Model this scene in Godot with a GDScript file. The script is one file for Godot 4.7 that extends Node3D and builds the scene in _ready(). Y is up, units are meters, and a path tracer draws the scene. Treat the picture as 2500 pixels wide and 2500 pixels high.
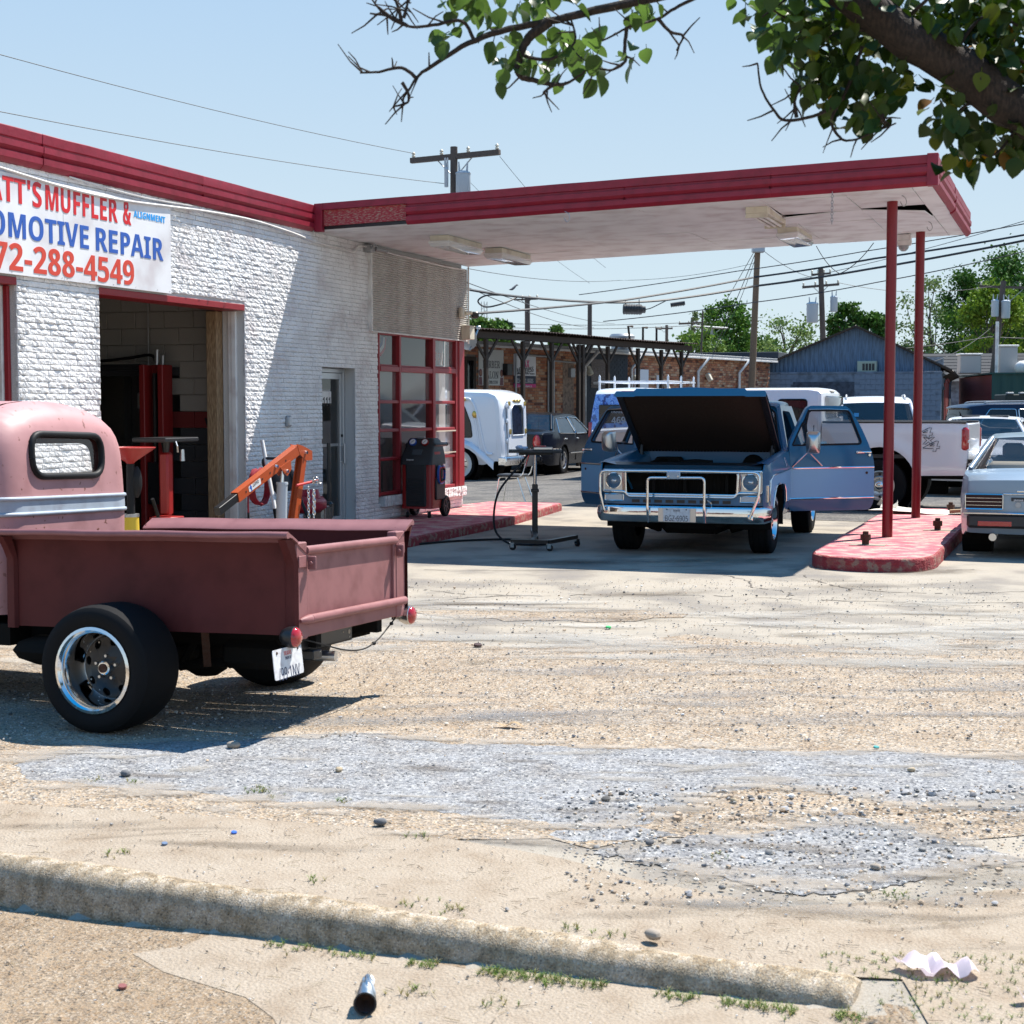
extends Node3D
class MB:
	var v := PackedVector3Array()
	var n := PackedVector3Array()
	var c := PackedColorArray()
	var col := Color(1, 1, 1)
	var xf := Transform3D()
	func tri(a: Vector3, b: Vector3, d: Vector3) -> void:
		a = xf * a; b = xf * b; d = xf * d
		var m := (b - a).cross(d - a)
		if m.length_squared() < 1e-16:
			return
		m = m.normalized()
		v.append(a); v.append(d); v.append(b)
		n.append(m); n.append(m); n.append(m)
		c.append(col); c.append(col); c.append(col)
	func quad(a: Vector3, b: Vector3, d: Vector3, e: Vector3) -> void:
		tri(a, b, d); tri(a, d, e)
	func box(ce: Vector3, s: Vector3, bev := 0.0, ba := Basis()) -> void:
		var h := s * 0.5
		if bev <= 0.0:
			var p := []
			for k in 8:
				p.append(ce + ba * Vector3(h.x * (1 if k & 1 else -1), h.y * (1 if k & 2 else -1), h.z * (1 if k & 4 else -1)))
			quad(p[0], p[2], p[3], p[1]); quad(p[4], p[5], p[7], p[6])
			quad(p[0], p[4], p[6], p[2]); quad(p[1], p[3], p[7], p[5])
			quad(p[0], p[1], p[5], p[4]); quad(p[2], p[6], p[7], p[3])
			return
		var b: float = minf(bev, minf(h.x, minf(h.y, h.z)) * 0.95)
		var old := xf
		xf = xf * Transform3D(ba, ce)
		var P := func(k: int, ax: int) -> Vector3:
			var s3 := Vector3(1 if k & 1 else -1, 1 if k & 2 else -1, 1 if k & 4 else -1)
			var q := Vector3(s3.x * (h.x - b), s3.y * (h.y - b), s3.z * (h.z - b))
			q[ax] = s3[ax] * h[ax]
			return q
		for ax in 3:
			var u := (ax + 1) % 3
			var w := (ax + 2) % 3
			for sg in [0, 1]:
				var k0: int = (1 << ax) if sg else 0
				var a0: Vector3 = P.call(k0, ax); var a1: Vector3 = P.call(k0 | (1 << u), ax)
				var a2: Vector3 = P.call(k0 | (1 << u) | (1 << w), ax); var a3: Vector3 = P.call(k0 | (1 << w), ax)
				if sg: quad(a0, a1, a2, a3)
				else: quad(a0, a3, a2, a1)
			for su in [0, 1]:
				for sw in [0, 1]:
					var k: int = (su << u) | (sw << w)
					var e0: Vector3 = P.call(k, u); var e1: Vector3 = P.call(k, w)
					var e2: Vector3 = P.call(k | (1 << ax), w); var e3: Vector3 = P.call(k | (1 << ax), u)
					if (su == sw): quad(e0, e3, e2, e1) if false else quad(e0, e1, e2, e3) if _out(e0, e1, e2) else quad(e0, e3, e2, e1)
					else: quad(e0, e1, e2, e3) if _out(e0, e1, e2) else quad(e0, e3, e2, e1)
		for k in 8:
			var c0: Vector3 = P.call(k, 0); var c1: Vector3 = P.call(k, 1); var c2: Vector3 = P.call(k, 2)
			if _out(c0, c1, c2): tri(c0, c1, c2)
			else: tri(c0, c2, c1)
		xf = old
	func _out(a: Vector3, b: Vector3, d: Vector3) -> bool:
		return (b - a).cross(d - a).dot(a + b + d) > 0.0
	func box2(a: Vector3, b: Vector3, bev := 0.0) -> void:
		box((a + b) * 0.5, (b - a).abs(), bev)
	func beam(a: Vector3, b: Vector3, w: float, h: float, up := Vector3.UP, bev := 0.0) -> void:
		var d := (b - a)
		var z := d.normalized()
		var x := up.cross(z)
		if x.length() < 1e-4: x = Vector3.RIGHT.cross(z)
		x = x.normalized()
		box((a + b) * 0.5, Vector3(w, h, d.length()), bev, Basis(x, z.cross(x), z))
	func loft(rings: Array, closed := true, cap0 := true, cap1 := true, flip := false) -> void:
		var m: int = rings[0].size()
		for i in rings.size() - 1:
			var r0: PackedVector3Array = rings[i]
			var r1: PackedVector3Array = rings[i + 1]
			for j in (m if closed else m - 1):
				var k := (j + 1) % m
				if flip: quad(r0[j], r1[j], r1[k], r0[k])
				else: quad(r0[j], r0[k], r1[k], r1[j])
		for e in [0, 1]:
			if (e == 0 and not cap0) or (e == 1 and not cap1): continue
			var r: PackedVector3Array = rings[0] if e == 0 else rings[-1]
			var ce := Vector3.ZERO
			for q in r: ce += q
			ce /= m
			for j in (m if closed else m - 1):
				var k := (j + 1) % m
				if (e == 0) != flip: tri(ce, r[k], r[j])
				else: tri(ce, r[j], r[k])
	func ring(ce: Vector3, x: Vector3, y: Vector3, rx: float, ry: float, k: int, ph := 0.0) -> PackedVector3Array:
		var r := PackedVector3Array()
		for i in k:
			var t := TAU * i / k + ph
			r.append(ce + x * (cos(t) * rx) + y * (sin(t) * ry))
		return r
	func cyl(a: Vector3, b: Vector3, r0: float, r1 := -1.0, k := 12, caps := true) -> void:
		if r1 < 0.0: r1 = r0
		var z := (b - a).normalized()
		var x := Vector3.UP.cross(z)
		if x.length() < 1e-3: x = Vector3.RIGHT.cross(z)
		x = x.normalized()
		var y := z.cross(x)
		loft([ring(a, x, y, r0, r0, k), ring(b, x, y, r1, r1, k)], true, caps, caps)
	func pipe(pts: PackedVector3Array, r: float, k := 8, r_end := -1.0, caps := true) -> void:
		var rings := []
		var m := pts.size()
		var x := Vector3.ZERO
		for i in m:
			var t := (pts[mini(i + 1, m - 1)] - pts[maxi(i - 1, 0)]).normalized()
			if i == 0:
				x = Vector3.UP.cross(t)
				if x.length() < 1e-3: x = Vector3.RIGHT.cross(t)
			else:
				x = x - t * x.dot(t)
				if x.length() < 1e-4: x = Vector3.UP.cross(t)
			x = x.normalized()
			var rr := r if r_end < 0.0 else lerpf(r, r_end, float(i) / (m - 1))
			rings.append(ring(pts[i], x, t.cross(x), rr, rr, k))
		loft(rings, true, caps, caps)
	func lathe(prof: PackedVector2Array, a: Vector3, axis: Vector3, k := 24, arc := TAU) -> void:
		var z := axis.normalized()
		var x := Vector3.UP.cross(z)
		if x.length() < 1e-3: x = Vector3.RIGHT.cross(z)
		x = x.normalized()
		var y := z.cross(x)
		for i in prof.size() - 1:
			var p := prof[i]; var q := prof[i + 1]
			for j in k:
				var t0 := arc * j / k; var t1 := arc * (j + 1) / k
				var d0 := x * cos(t0) + y * sin(t0); var d1 := x * cos(t1) + y * sin(t1)
				quad(a + z * p.y + d0 * p.x, a + z * p.y + d1 * p.x, a + z * q.y + d1 * q.x, a + z * q.y + d0 * q.x)
	func ball(ce: Vector3, r: Vector3, k := 10) -> void:
		var rings := []
		for i in range(1, k):
			var t := PI * i / k
			var q := PackedVector3Array()
			for j in k * 2:
				var u := TAU * j / (k * 2)
				q.append(ce + Vector3(sin(t) * cos(u) * r.x, -cos(t) * r.y, -sin(t) * sin(u) * r.z))
			rings.append(q)
		loft(rings)
	func prism(poly: PackedVector2Array, d0: float, d1: float, m := Transform3D()) -> void:
		var old := xf
		xf = xf * m
		if Geometry2D.is_polygon_clockwise(poly):
			poly = poly.duplicate(); poly.reverse()
		var t := Geometry2D.triangulate_polygon(poly)
		for i in range(0, t.size(), 3):
			var a := poly[t[i]]; var b := poly[t[i + 1]]; var d := poly[t[i + 2]]
			if (b - a).cross(d - a) < 0.0:
				var s := b; b = d; d = s
			tri(Vector3(a.x, a.y, d1), Vector3(b.x, b.y, d1), Vector3(d.x, d.y, d1))
			tri(Vector3(a.x, a.y, d0), Vector3(d.x, d.y, d0), Vector3(b.x, b.y, d0))
		for i in poly.size():
			var a := poly[i]; var b := poly[(i + 1) % poly.size()]
			quad(Vector3(a.x, a.y, d0), Vector3(b.x, b.y, d0), Vector3(b.x, b.y, d1), Vector3(a.x, a.y, d1))
		xf = old
	func sheet(poly: PackedVector2Array, holes: Array, cell: float, f: Callable, out_hint: Vector3, t := 0.0) -> void:
		var lo := poly[0]; var hi := poly[0]
		for q in poly:
			lo = lo.min(q); hi = hi.max(q)
		var nx: int = maxi(1, ceili((hi.x - lo.x) / cell)); var ny: int = maxi(1, ceili((hi.y - lo.y) / cell))
		var s := Vector2((hi.x - lo.x) / nx, (hi.y - lo.y) / ny)
		var memo := {}
		var F := func(p: Vector2) -> Vector3:
			p = p.snapped(Vector2(1e-4, 1e-4))
			if not memo.has(p): memo[p] = f.call(p)
			return memo[p]
		var N := func(p: Vector2) -> Vector3:
			var e := 0.004
			var m: Vector3 = (f.call(p + Vector2(e, 0)) - f.call(p - Vector2(e, 0))).cross(f.call(p + Vector2(0, e)) - f.call(p - Vector2(0, e)))
			m = m.normalized()
			return m if m.dot(out_hint) >= 0.0 else -m
		for i in nx:
			for j in ny:
				var o := lo + Vector2(i * s.x, j * s.y)
				var cellp := PackedVector2Array([o, o + Vector2(s.x, 0), o + s, o + Vector2(0, s.y)])
				var parts := Geometry2D.intersect_polygons(poly, cellp)
				for h in holes:
					var nxt: Array[PackedVector2Array] = []
					for q in parts:
						for w in Geometry2D.clip_polygons(q, h):
							if not Geometry2D.is_polygon_clockwise(w): nxt.append(w)
					parts = nxt
				for q in parts:
					if q.size() < 3: continue
					var tr := Geometry2D.triangulate_polygon(q)
					for k in range(0, tr.size(), 3):
						var A: Vector3 = F.call(q[tr[k]]); var B: Vector3 = F.call(q[tr[k + 1]]); var D: Vector3 = F.call(q[tr[k + 2]])
						var up: Vector3 = N.call((q[tr[k]] + q[tr[k + 1]] + q[tr[k + 2]]) / 3.0)
						if (B - A).cross(D - A).dot(up) < 0.0:
							var sw := B; B = D; D = sw
						tri(A, B, D)
						if t > 0.0:
							var nn := up * t
							tri(A - nn, D - nn, B - nn)
		if t > 0.0:
			for loop in [poly] + holes:
				var m: int = loop.size()
				for i in m:
					var a: Vector2 = loop[i]; var b: Vector2 = loop[(i + 1) % m]
					var k: int = maxi(1, ceili(a.distance_to(b) / cell))
					for j in k:
						var p := a.lerp(b, float(j) / k); var q := a.lerp(b, float(j + 1) / k)
						var A: Vector3 = F.call(p); var B: Vector3 = F.call(q)
						var na: Vector3 = N.call(p) * t
						quad(A, B, B - na, A - na)
	func mesh(crease := 0.0) -> ArrayMesh:
		if crease > 0.0:
			var cosc := cos(deg_to_rad(crease))
			var at := {}
			var fn := n.duplicate()
			for i in v.size():
				var key := Vector3i((v[i] * 5000.0).round())
				if at.has(key): at[key].append(i)
				else: at[key] = PackedInt32Array([i])
			for key in at:
				var l: PackedInt32Array = at[key]
				if l.size() < 2: continue
				for i in l:
					var s := Vector3.ZERO
					for j in l:
						if fn[i].dot(fn[j]) >= cosc: s += fn[j]
					if s.length() > 1e-5: n[i] = s.normalized()
		var a := []
		a.resize(Mesh.ARRAY_MAX)
		a[Mesh.ARRAY_VERTEX] = v
		a[Mesh.ARRAY_NORMAL] = n
		a[Mesh.ARRAY_COLOR] = c
		var m := ArrayMesh.new()
		if v.size(): m.add_surface_from_arrays(Mesh.PRIMITIVE_TRIANGLES, a)
		return m
var M := {}
var TX := {}
var used := {}
var rng := RandomNumberGenerator.new()
func lin(r: float, g: float, b: float) -> Color:
	return Color(r, g, b).linear_to_srgb()
func rr(a: float, b: float) -> float:
	return rng.randf_range(a, b)
func numbered(s: String) -> String:
	if not used.has(s):
		used[s] = 0
		return s
	used[s] += 1
	return "%s_%03d" % [s, used[s]]
func put(called: String, mesh: Mesh, mat: Material, parent: Node3D = null) -> MeshInstance3D:
	var o := MeshInstance3D.new()
	o.mesh = mesh
	if mat: o.material_override = mat
	if parent == null:
		o.name = numbered(called)
		add_child(o, true)
	else:
		var k := 0
		var nm := called
		while parent.has_node(nm):
			k += 1
			nm = "%s_%03d" % [called, k]
		o.name = nm
		parent.add_child(o, true)
	return o
func piece(parent: Node3D, called: String, mesh: Mesh, mat: Material, pos: Vector3, k: int) -> MeshInstance3D:
	var o := MeshInstance3D.new()
	o.mesh = mesh
	o.material_override = mat
	o.name = called if k == 0 else "%s_%03d" % [called, k]
	o.position = pos
	parent.add_child(o, true)
	return o
func tag(o: Node3D, label: String, category: String, group := "") -> Node3D:
	o.set_meta("label", label)
	o.set_meta("category", category)
	if group: o.set_meta("group", group)
	return o
func thing(called: String, label: String, category: String, at := Vector3.ZERO, turn := 0.0, group := "") -> Node3D:
	var o := Node3D.new()
	o.name = numbered(called)
	add_child(o, true)
	o.position = at
	o.rotation_degrees.y = turn
	tag(o, label, category, group)
	return o
func kind(o: Node3D, k: String) -> Node3D:
	o.set_meta("kind", k)
	return o
func noise_tex(w: int, freq: float, ramp: Array, typ := FastNoiseLite.TYPE_SIMPLEX_SMOOTH, seedv := 1, oct := 4, cellret := -1, normal := false, bump := 4.0) -> NoiseTexture2D:
	var f := FastNoiseLite.new()
	f.noise_type = typ
	f.seed = seedv
	f.frequency = freq
	f.fractal_octaves = oct
	if cellret >= 0:
		f.fractal_type = FastNoiseLite.FRACTAL_NONE
		f.cellular_return_type = cellret
		f.cellular_jitter = 0.9
	var t := NoiseTexture2D.new()
	t.width = w; t.height = w
	t.seamless = true
	t.seamless_blend_skirt = 0.15
	if normal:
		t.as_normal_map = true
		t.bump_strength = bump
	elif ramp.size():
		var g := Gradient.new()
		g.offsets = PackedFloat32Array(); g.colors = PackedColorArray()
		var off := PackedFloat32Array(); var cs := PackedColorArray()
		for r in ramp:
			off.append(r[0]); cs.append(r[1] if r[1] is Color else Color(r[1], r[1], r[1]))
		g.offsets = off; g.colors = cs
		t.color_ramp = g
	t.noise = f
	return t
func mat(key: String, col: Color, rough: float, metal := 0.0, o := {}) -> StandardMaterial3D:
	var m := StandardMaterial3D.new()
	m.albedo_color = col.linear_to_srgb()
	m.roughness = rough
	m.metallic = metal
	m.resource_name = key
	if o.has("vc"): m.vertex_color_use_as_albedo = true
	if o.has("tex"):
		m.albedo_texture = TX[o.tex]
	if o.has("norm"):
		m.normal_enabled = true
		m.normal_texture = TX[o.norm]
		m.normal_scale = o.get("ns", 1.0)
	if o.has("tex") or o.has("norm") or o.has("rtex"):
		m.uv1_triplanar = true
		m.uv1_world_triplanar = o.get("world", false)
		var s = o.get("scale", 1.0)
		m.uv1_scale = s if s is Vector3 else Vector3.ONE * s
	if o.has("rtex"):
		m.roughness_texture = TX[o.rtex]
	if o.has("detail"):
		m.detail_enabled = true
		m.detail_albedo = TX[o.detail]
		m.detail_blend_mode = BaseMaterial3D.BLEND_MODE_MUL
		m.detail_uv_layer = BaseMaterial3D.DETAIL_UV_2
		m.uv2_triplanar = true
		m.uv2_world_triplanar = o.get("world", false)
		m.uv2_scale = Vector3.ONE * o.get("dscale", 0.2)
	if o.has("coat"):
		m.clearcoat_enabled = true
		m.clearcoat = o.coat
		m.clearcoat_roughness = o.get("cr", 0.05)
	if o.has("spec"): m.metallic_specular = o.spec
	if o.has("alpha"):
		m.transparency = BaseMaterial3D.TRANSPARENCY_ALPHA
		m.albedo_color.a = o.alpha
	if o.has("back"):
		m.backlight_enabled = true
		m.backlight = o.back.linear_to_srgb()
	if o.has("emit"):
		m.emission_enabled = true
		m.emission = o.emit.linear_to_srgb()
		m.emission_energy_multiplier = o.get("ee", 1.0)
	M[key] = m
	return m
func words(parent: Node3D, called: String, txt: String, h: float, m: Material, pos: Vector3, ba := Basis(), wide := 1.0, bold := true, font := "Droid Sans", depth := 0.004, align := HORIZONTAL_ALIGNMENT_CENTER) -> MeshInstance3D:
	var f := SystemFont.new()
	f.font_names = PackedStringArray([font])
	f.font_weight = 700 if bold else 400
	var t := TextMesh.new()
	t.text = txt
	t.font = f
	t.font_size = 64
	t.pixel_size = h / 46.0
	t.depth = depth
	t.curve_step = 2.0
	t.horizontal_alignment = align
	var o := put(called, t, m, parent)
	o.transform = Transform3D(ba * Basis.from_scale(Vector3(wide, 1, 1)), pos)
	return o
func P2(a: Array) -> PackedVector2Array:
	var r := PackedVector2Array()
	for i in range(0, a.size(), 2): r.append(Vector2(a[i], a[i + 1]))
	return r
func P3(a: Array) -> PackedVector3Array:
	var r := PackedVector3Array()
	for i in range(0, a.size(), 3): r.append(Vector3(a[i], a[i + 1], a[i + 2]))
	return r
func round_poly(p: PackedVector2Array, r: float, k := 4) -> PackedVector2Array:
	var o := PackedVector2Array()
	var m := p.size()
	for i in m:
		var a := p[(i + m - 1) % m]; var b := p[i]; var d := p[(i + 1) % m]
		var q := minf(r, minf(a.distance_to(b), b.distance_to(d)) * 0.45)
		var s := b + (a - b).normalized() * q; var e := b + (d - b).normalized() * q
		for j in k + 1:
			var t := float(j) / k
			o.append(s.lerp(b, t).lerp(b.lerp(e, t), t))
	return o
func spline(pts: PackedVector3Array, per := 6) -> PackedVector3Array:
	var o := PackedVector3Array()
	var m := pts.size()
	for i in m - 1:
		for j in per:
			o.append(pts[i].cubic_interpolate(pts[i + 1], pts[maxi(i - 1, 0)], pts[mini(i + 2, m - 1)], float(j) / per))
	o.append(pts[m - 1])
	return o
func tyre_mesh(r: float, w: float, rim: float, grooves := 3, k := 40) -> ArrayMesh:
	var b := MB.new()
	var h := w * 0.5
	var p := PackedVector2Array([Vector2(rim, -h * 0.86), Vector2(rim + (r - rim) * 0.25, -h * 0.98), Vector2(rim + (r - rim) * 0.6, -h), Vector2(r - 0.03, -h * 0.96), Vector2(r - 0.010, -h * 0.86)])
	var n0 := grooves * 2 + 1
	if grooves > 0:
		var e := h * 0.8
		for i in grooves:
			var cx := lerpf(-e, e, (i + 0.5) / grooves)
			p.append(Vector2(r, cx - 0.010 - e / grooves * 0.6)) if i == 0 else null
			p.append(Vector2(r, cx - 0.006)); p.append(Vector2(r - 0.008, cx - 0.005)); p.append(Vector2(r - 0.008, cx + 0.005)); p.append(Vector2(r, cx + 0.006))
		p.append(Vector2(r, e))
	else:
		p.append(Vector2(r, -h * 0.6)); p.append(Vector2(r + 0.002, 0)); p.append(Vector2(r, h * 0.6))
	for q in [Vector2(r - 0.010, h * 0.86), Vector2(r - 0.03, h * 0.96), Vector2(rim + (r - rim) * 0.6, h), Vector2(rim + (r - rim) * 0.25, h * 0.98), Vector2(rim, h * 0.86)]: p.append(q)
	b.lathe(p, Vector3.ZERO, Vector3.RIGHT, k)
	return b.mesh(35)
const UP := Vector3(0, 1, 0)
const RT := Vector3(1, 0, 0)
func V3(x: float, y: float, z: float) -> Vector3: return Vector3(x, y, z)
func V2(x: float, y: float) -> Vector2: return Vector2(x, y)
func A3(a: Array) -> PackedVector3Array: return PackedVector3Array(a)
func mb() -> MB: return MB.new()
# ================================================================ the place
const GO := Vector3(-2.0795, 0, -21.3409)
const GT := -19.6
var G: Node3D
var GX: Transform3D
func _ready() -> void:
	var cam := Camera3D.new()
	cam.name = "camera"
	cam.fov = 35.55
	cam.near = 0.05
	cam.far = 900.0
	add_child(cam)
	cam.position = V3(0, 1.7, 0)
	cam.rotation_degrees = V3(-3.814, 0, 0)
	var ca := CameraAttributesPhysical.new()
	ca.frustum_focal_length = 37.43
	ca.frustum_focus_distance = 17.0
	ca.frustum_near = 0.05
	ca.frustum_far = 900.0
	ca.exposure_aperture = 6.3
	cam.attributes = ca
	cam.fov = 35.55
	var env := Environment.new()
	env.background_mode = Environment.BG_SKY
	var sky := ProceduralSkyMaterial.new()
	sky.sky_top_color = Color(0.10, 0.63, 0.98)
	sky.sky_horizon_color = Color(0.92, 0.985, 1.0)
	sky.sky_curve = 0.36
	sky.sky_energy_multiplier = 1.0
	sky.ground_bottom_color = Color(0.34, 0.30, 0.26)
	sky.ground_horizon_color = Color(0.62, 0.62, 0.60)
	sky.ground_curve = 0.05
	sky.sun_angle_max = 4.0
	sky.sun_curve = 0.05
	env.sky = Sky.new()
	env.sky.sky_material = sky
	env.background_energy_multiplier = 0.48
	env.tonemap_mode = Environment.TONE_MAPPER_LINEAR
	env.tonemap_exposure = 1.9
	env.sdfgi_enabled = true
	env.ssao_enabled = true
	env.ssil_enabled = true
	var we := WorldEnvironment.new()
	we.name = "world"
	we.environment = env
	add_child(we)
	var sun := DirectionalLight3D.new()
	sun.name = "sun"
	sun.light_energy = 1.6
	sun.light_color = Color(1.0, 0.98, 0.945)
	sun.light_angular_distance = 0.5
	sun.shadow_enabled = true
	add_child(sun)
	var gb := Basis(UP, deg_to_rad(GT))
	GX = Transform3D(gb, GO)
	var ld := gb * V3(-0.281, -1.0, 0.53)
	sun.look_at_from_position(V3(0, 50, 0), V3(0, 50, 0) + ld, UP)
	rng.seed = 7
	make_textures()
	make_materials()
	ground()
	garage()
	canopy()
	garage_fittings()
	old_pickup()
	blue_pickup()
	back_lot_cars()
	right_cars()
	brick_shops()
	far_side()
	poles_and_wires()
	far_trees()
	workshop_things()
	near_tree()
	litter()
func make_textures() -> void:
	TX.grain = noise_tex(512, 0.08, [[0.0, 0.72], [0.5, 0.88], [1.0, 1.0]], FastNoiseLite.TYPE_SIMPLEX_SMOOTH, 3, 5)
	TX.fine = noise_tex(512, 0.35, [[0.0, 0.6], [0.45, 0.9], [1.0, 1.0]], FastNoiseLite.TYPE_VALUE, 5, 3)
	TX.blotch = noise_tex(512, 0.012, [[0.0, 0.62], [0.4, 0.86], [0.65, 0.97], [1.0, 1.0]], FastNoiseLite.TYPE_SIMPLEX_SMOOTH, 8, 5)
	TX.stones = noise_tex(1024, 0.07, [[0.0, Color(0.42, 0.41, 0.40)], [0.14, Color(0.70, 0.66, 0.61)], [0.3, Color(0.86, 0.80, 0.73)], [0.45, Color(0.68, 0.65, 0.62)], [0.6, Color(0.95, 0.90, 0.83)], [0.78, Color(0.80, 0.70, 0.58)], [0.9, Color(1, 0.98, 0.95)], [1.0, Color(0.7, 0.68, 0.66)]], FastNoiseLite.TYPE_CELLULAR, 11, 1, FastNoiseLite.RETURN_CELL_VALUE)
	TX.greystones = noise_tex(1024, 0.055, [[0.0, Color(0.42, 0.43, 0.45)], [0.2, Color(0.80, 0.80, 0.80)], [0.38, Color(0.68, 0.68, 0.69)], [0.55, Color(0.92, 0.92, 0.92)], [0.72, Color(0.60, 0.60, 0.62)], [0.88, Color(0.98, 0.97, 0.95)], [1.0, Color(0.75, 0.74, 0.73)]], FastNoiseLite.TYPE_CELLULAR, 12, 1, FastNoiseLite.RETURN_CELL_VALUE)
	TX.n_stones = noise_tex(1024, 0.07, [], FastNoiseLite.TYPE_CELLULAR, 11, 1, FastNoiseLite.RETURN_DISTANCE, true, 7.0)
	TX.n_grain = noise_tex(512, 0.12, [], FastNoiseLite.TYPE_SIMPLEX_SMOOTH, 21, 4, -1, true, 4.0)
	TX.n_soft = noise_tex(512, 0.02, [], FastNoiseLite.TYPE_SIMPLEX_SMOOTH, 22, 3, -1, true, 3.0)
	TX.sand = noise_tex(1024, 0.25, [[0.0, Color(0.70, 0.66, 0.62)], [0.35, Color(0.88, 0.86, 0.83)], [0.7, Color(0.95, 0.94, 0.92)], [1.0, Color(1, 1, 1)]], FastNoiseLite.TYPE_VALUE, 15, 4)
	TX.patches = noise_tex(512, 0.016, [[0.0, Color(0.78, 0.78, 0.80)], [0.36, Color(0.88, 0.87, 0.86)], [0.5, Color(0.965, 0.955, 0.94)], [0.7, Color(1, 0.985, 0.96)], [1.0, Color(1, 1, 1)]], FastNoiseLite.TYPE_SIMPLEX_SMOOTH, 16, 5)
	TX.bumps = noise_tex(512, 0.02, [[0.0, Color(0.88, 0.85, 0.82)], [0.45, Color(0.96, 0.95, 0.94)], [1.0, Color(1, 1, 1)]], FastNoiseLite.TYPE_SIMPLEX_SMOOTH, 17, 6)
	TX.chips = noise_tex(512, 0.03, [[0.0, Color(0.36, 0.27, 0.20)], [0.13, Color(0.62, 0.50, 0.36)], [0.15, Color(1, 1, 1)], [1.0, Color(1, 1, 1)]], FastNoiseLite.TYPE_SIMPLEX_SMOOTH, 31, 5)
	TX.redwear = noise_tex(512, 0.025, [[0.0, Color(0.60, 0.55, 0.48)], [0.30, Color(0.62, 0.50, 0.43)], [0.37, Color(0.60, 0.27, 0.28)], [0.6, Color(0.60, 0.17, 0.20)], [1.0, Color(0.56, 0.12, 0.16)]], FastNoiseLite.TYPE_SIMPLEX_SMOOTH, 33, 6)
	TX.pinkwear = noise_tex(512, 0.022, [[0.0, Color(0.82, 0.72, 0.64)], [0.36, Color(0.80, 0.62, 0.58)], [0.47, Color(0.80, 0.48, 0.50)], [0.65, Color(0.76, 0.40, 0.44)], [1.0, Color(0.70, 0.28, 0.34)]], FastNoiseLite.TYPE_SIMPLEX_SMOOTH, 34, 6)
	TX.rust = noise_tex(512, 0.04, [[0.0, Color(0.16, 0.09, 0.06)], [0.4, Color(0.30, 0.17, 0.10)], [0.62, Color(0.24, 0.18, 0.15)], [1.0, Color(0.42, 0.28, 0.19)]], FastNoiseLite.TYPE_SIMPLEX_SMOOTH, 35, 5)
	TX.vanwrap = noise_tex(512, 0.022, [[0.0, Color(0.02, 0.03, 0.16)], [0.28, Color(0.05, 0.12, 0.42)], [0.42, Color(0.28, 0.48, 0.80)], [0.5, Color(0.75, 0.86, 0.96)], [0.58, Color(0.30, 0.52, 0.85)], [0.72, Color(0.62, 0.78, 0.95)], [1.0, Color(0.16, 0.30, 0.66)]], FastNoiseLite.TYPE_SIMPLEX_SMOOTH, 45, 4)
	TX.collage = noise_tex(256, 0.05, [[0.0, Color(0.05, 0.05, 0.06)], [0.35, Color(0.25, 0.22, 0.24)], [0.5, Color(0.8, 0.78, 0.78)], [0.62, Color(0.45, 0.38, 0.40)], [0.8, Color(0.55, 0.50, 0.20)], [1.0, Color(0.15, 0.13, 0.16)]], FastNoiseLite.TYPE_SIMPLEX_SMOOTH, 46, 4)
	TX.bark = noise_tex(512, 0.03, [[0.0, Color(0.22, 0.19, 0.17)], [0.45, Color(0.42, 0.36, 0.31)], [0.6, Color(0.52, 0.42, 0.36)], [1.0, Color(0.60, 0.55, 0.49)]], FastNoiseLite.TYPE_SIMPLEX_SMOOTH, 36, 5)
	TX.kerb = noise_tex(1024, 0.012, [[0.0, Color(0.66, 0.63, 0.58)], [0.36, Color(0.80, 0.77, 0.72)], [0.52, Color(0.90, 0.88, 0.84)], [0.7, Color(0.97, 0.96, 0.95)], [1.0, Color(1, 1, 1)]], FastNoiseLite.TYPE_SIMPLEX_SMOOTH, 38, 6)
	TX.wood = noise_tex(512, 0.02, [[0.0, Color(0.40, 0.31, 0.23)], [0.5, Color(0.58, 0.48, 0.37)], [1.0, Color(0.74, 0.64, 0.51)]], FastNoiseLite.TYPE_SIMPLEX_SMOOTH, 41, 5)
	TX.fade = noise_tex(512, 0.010, [[0.0, Color(0.86, 0.82, 0.82)], [0.35, Color(0.94, 0.93, 0.93)], [0.6, Color(0.985, 0.98, 0.98)], [1.0, Color(1, 1, 1)]], FastNoiseLite.TYPE_SIMPLEX_SMOOTH, 44, 6)
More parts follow.
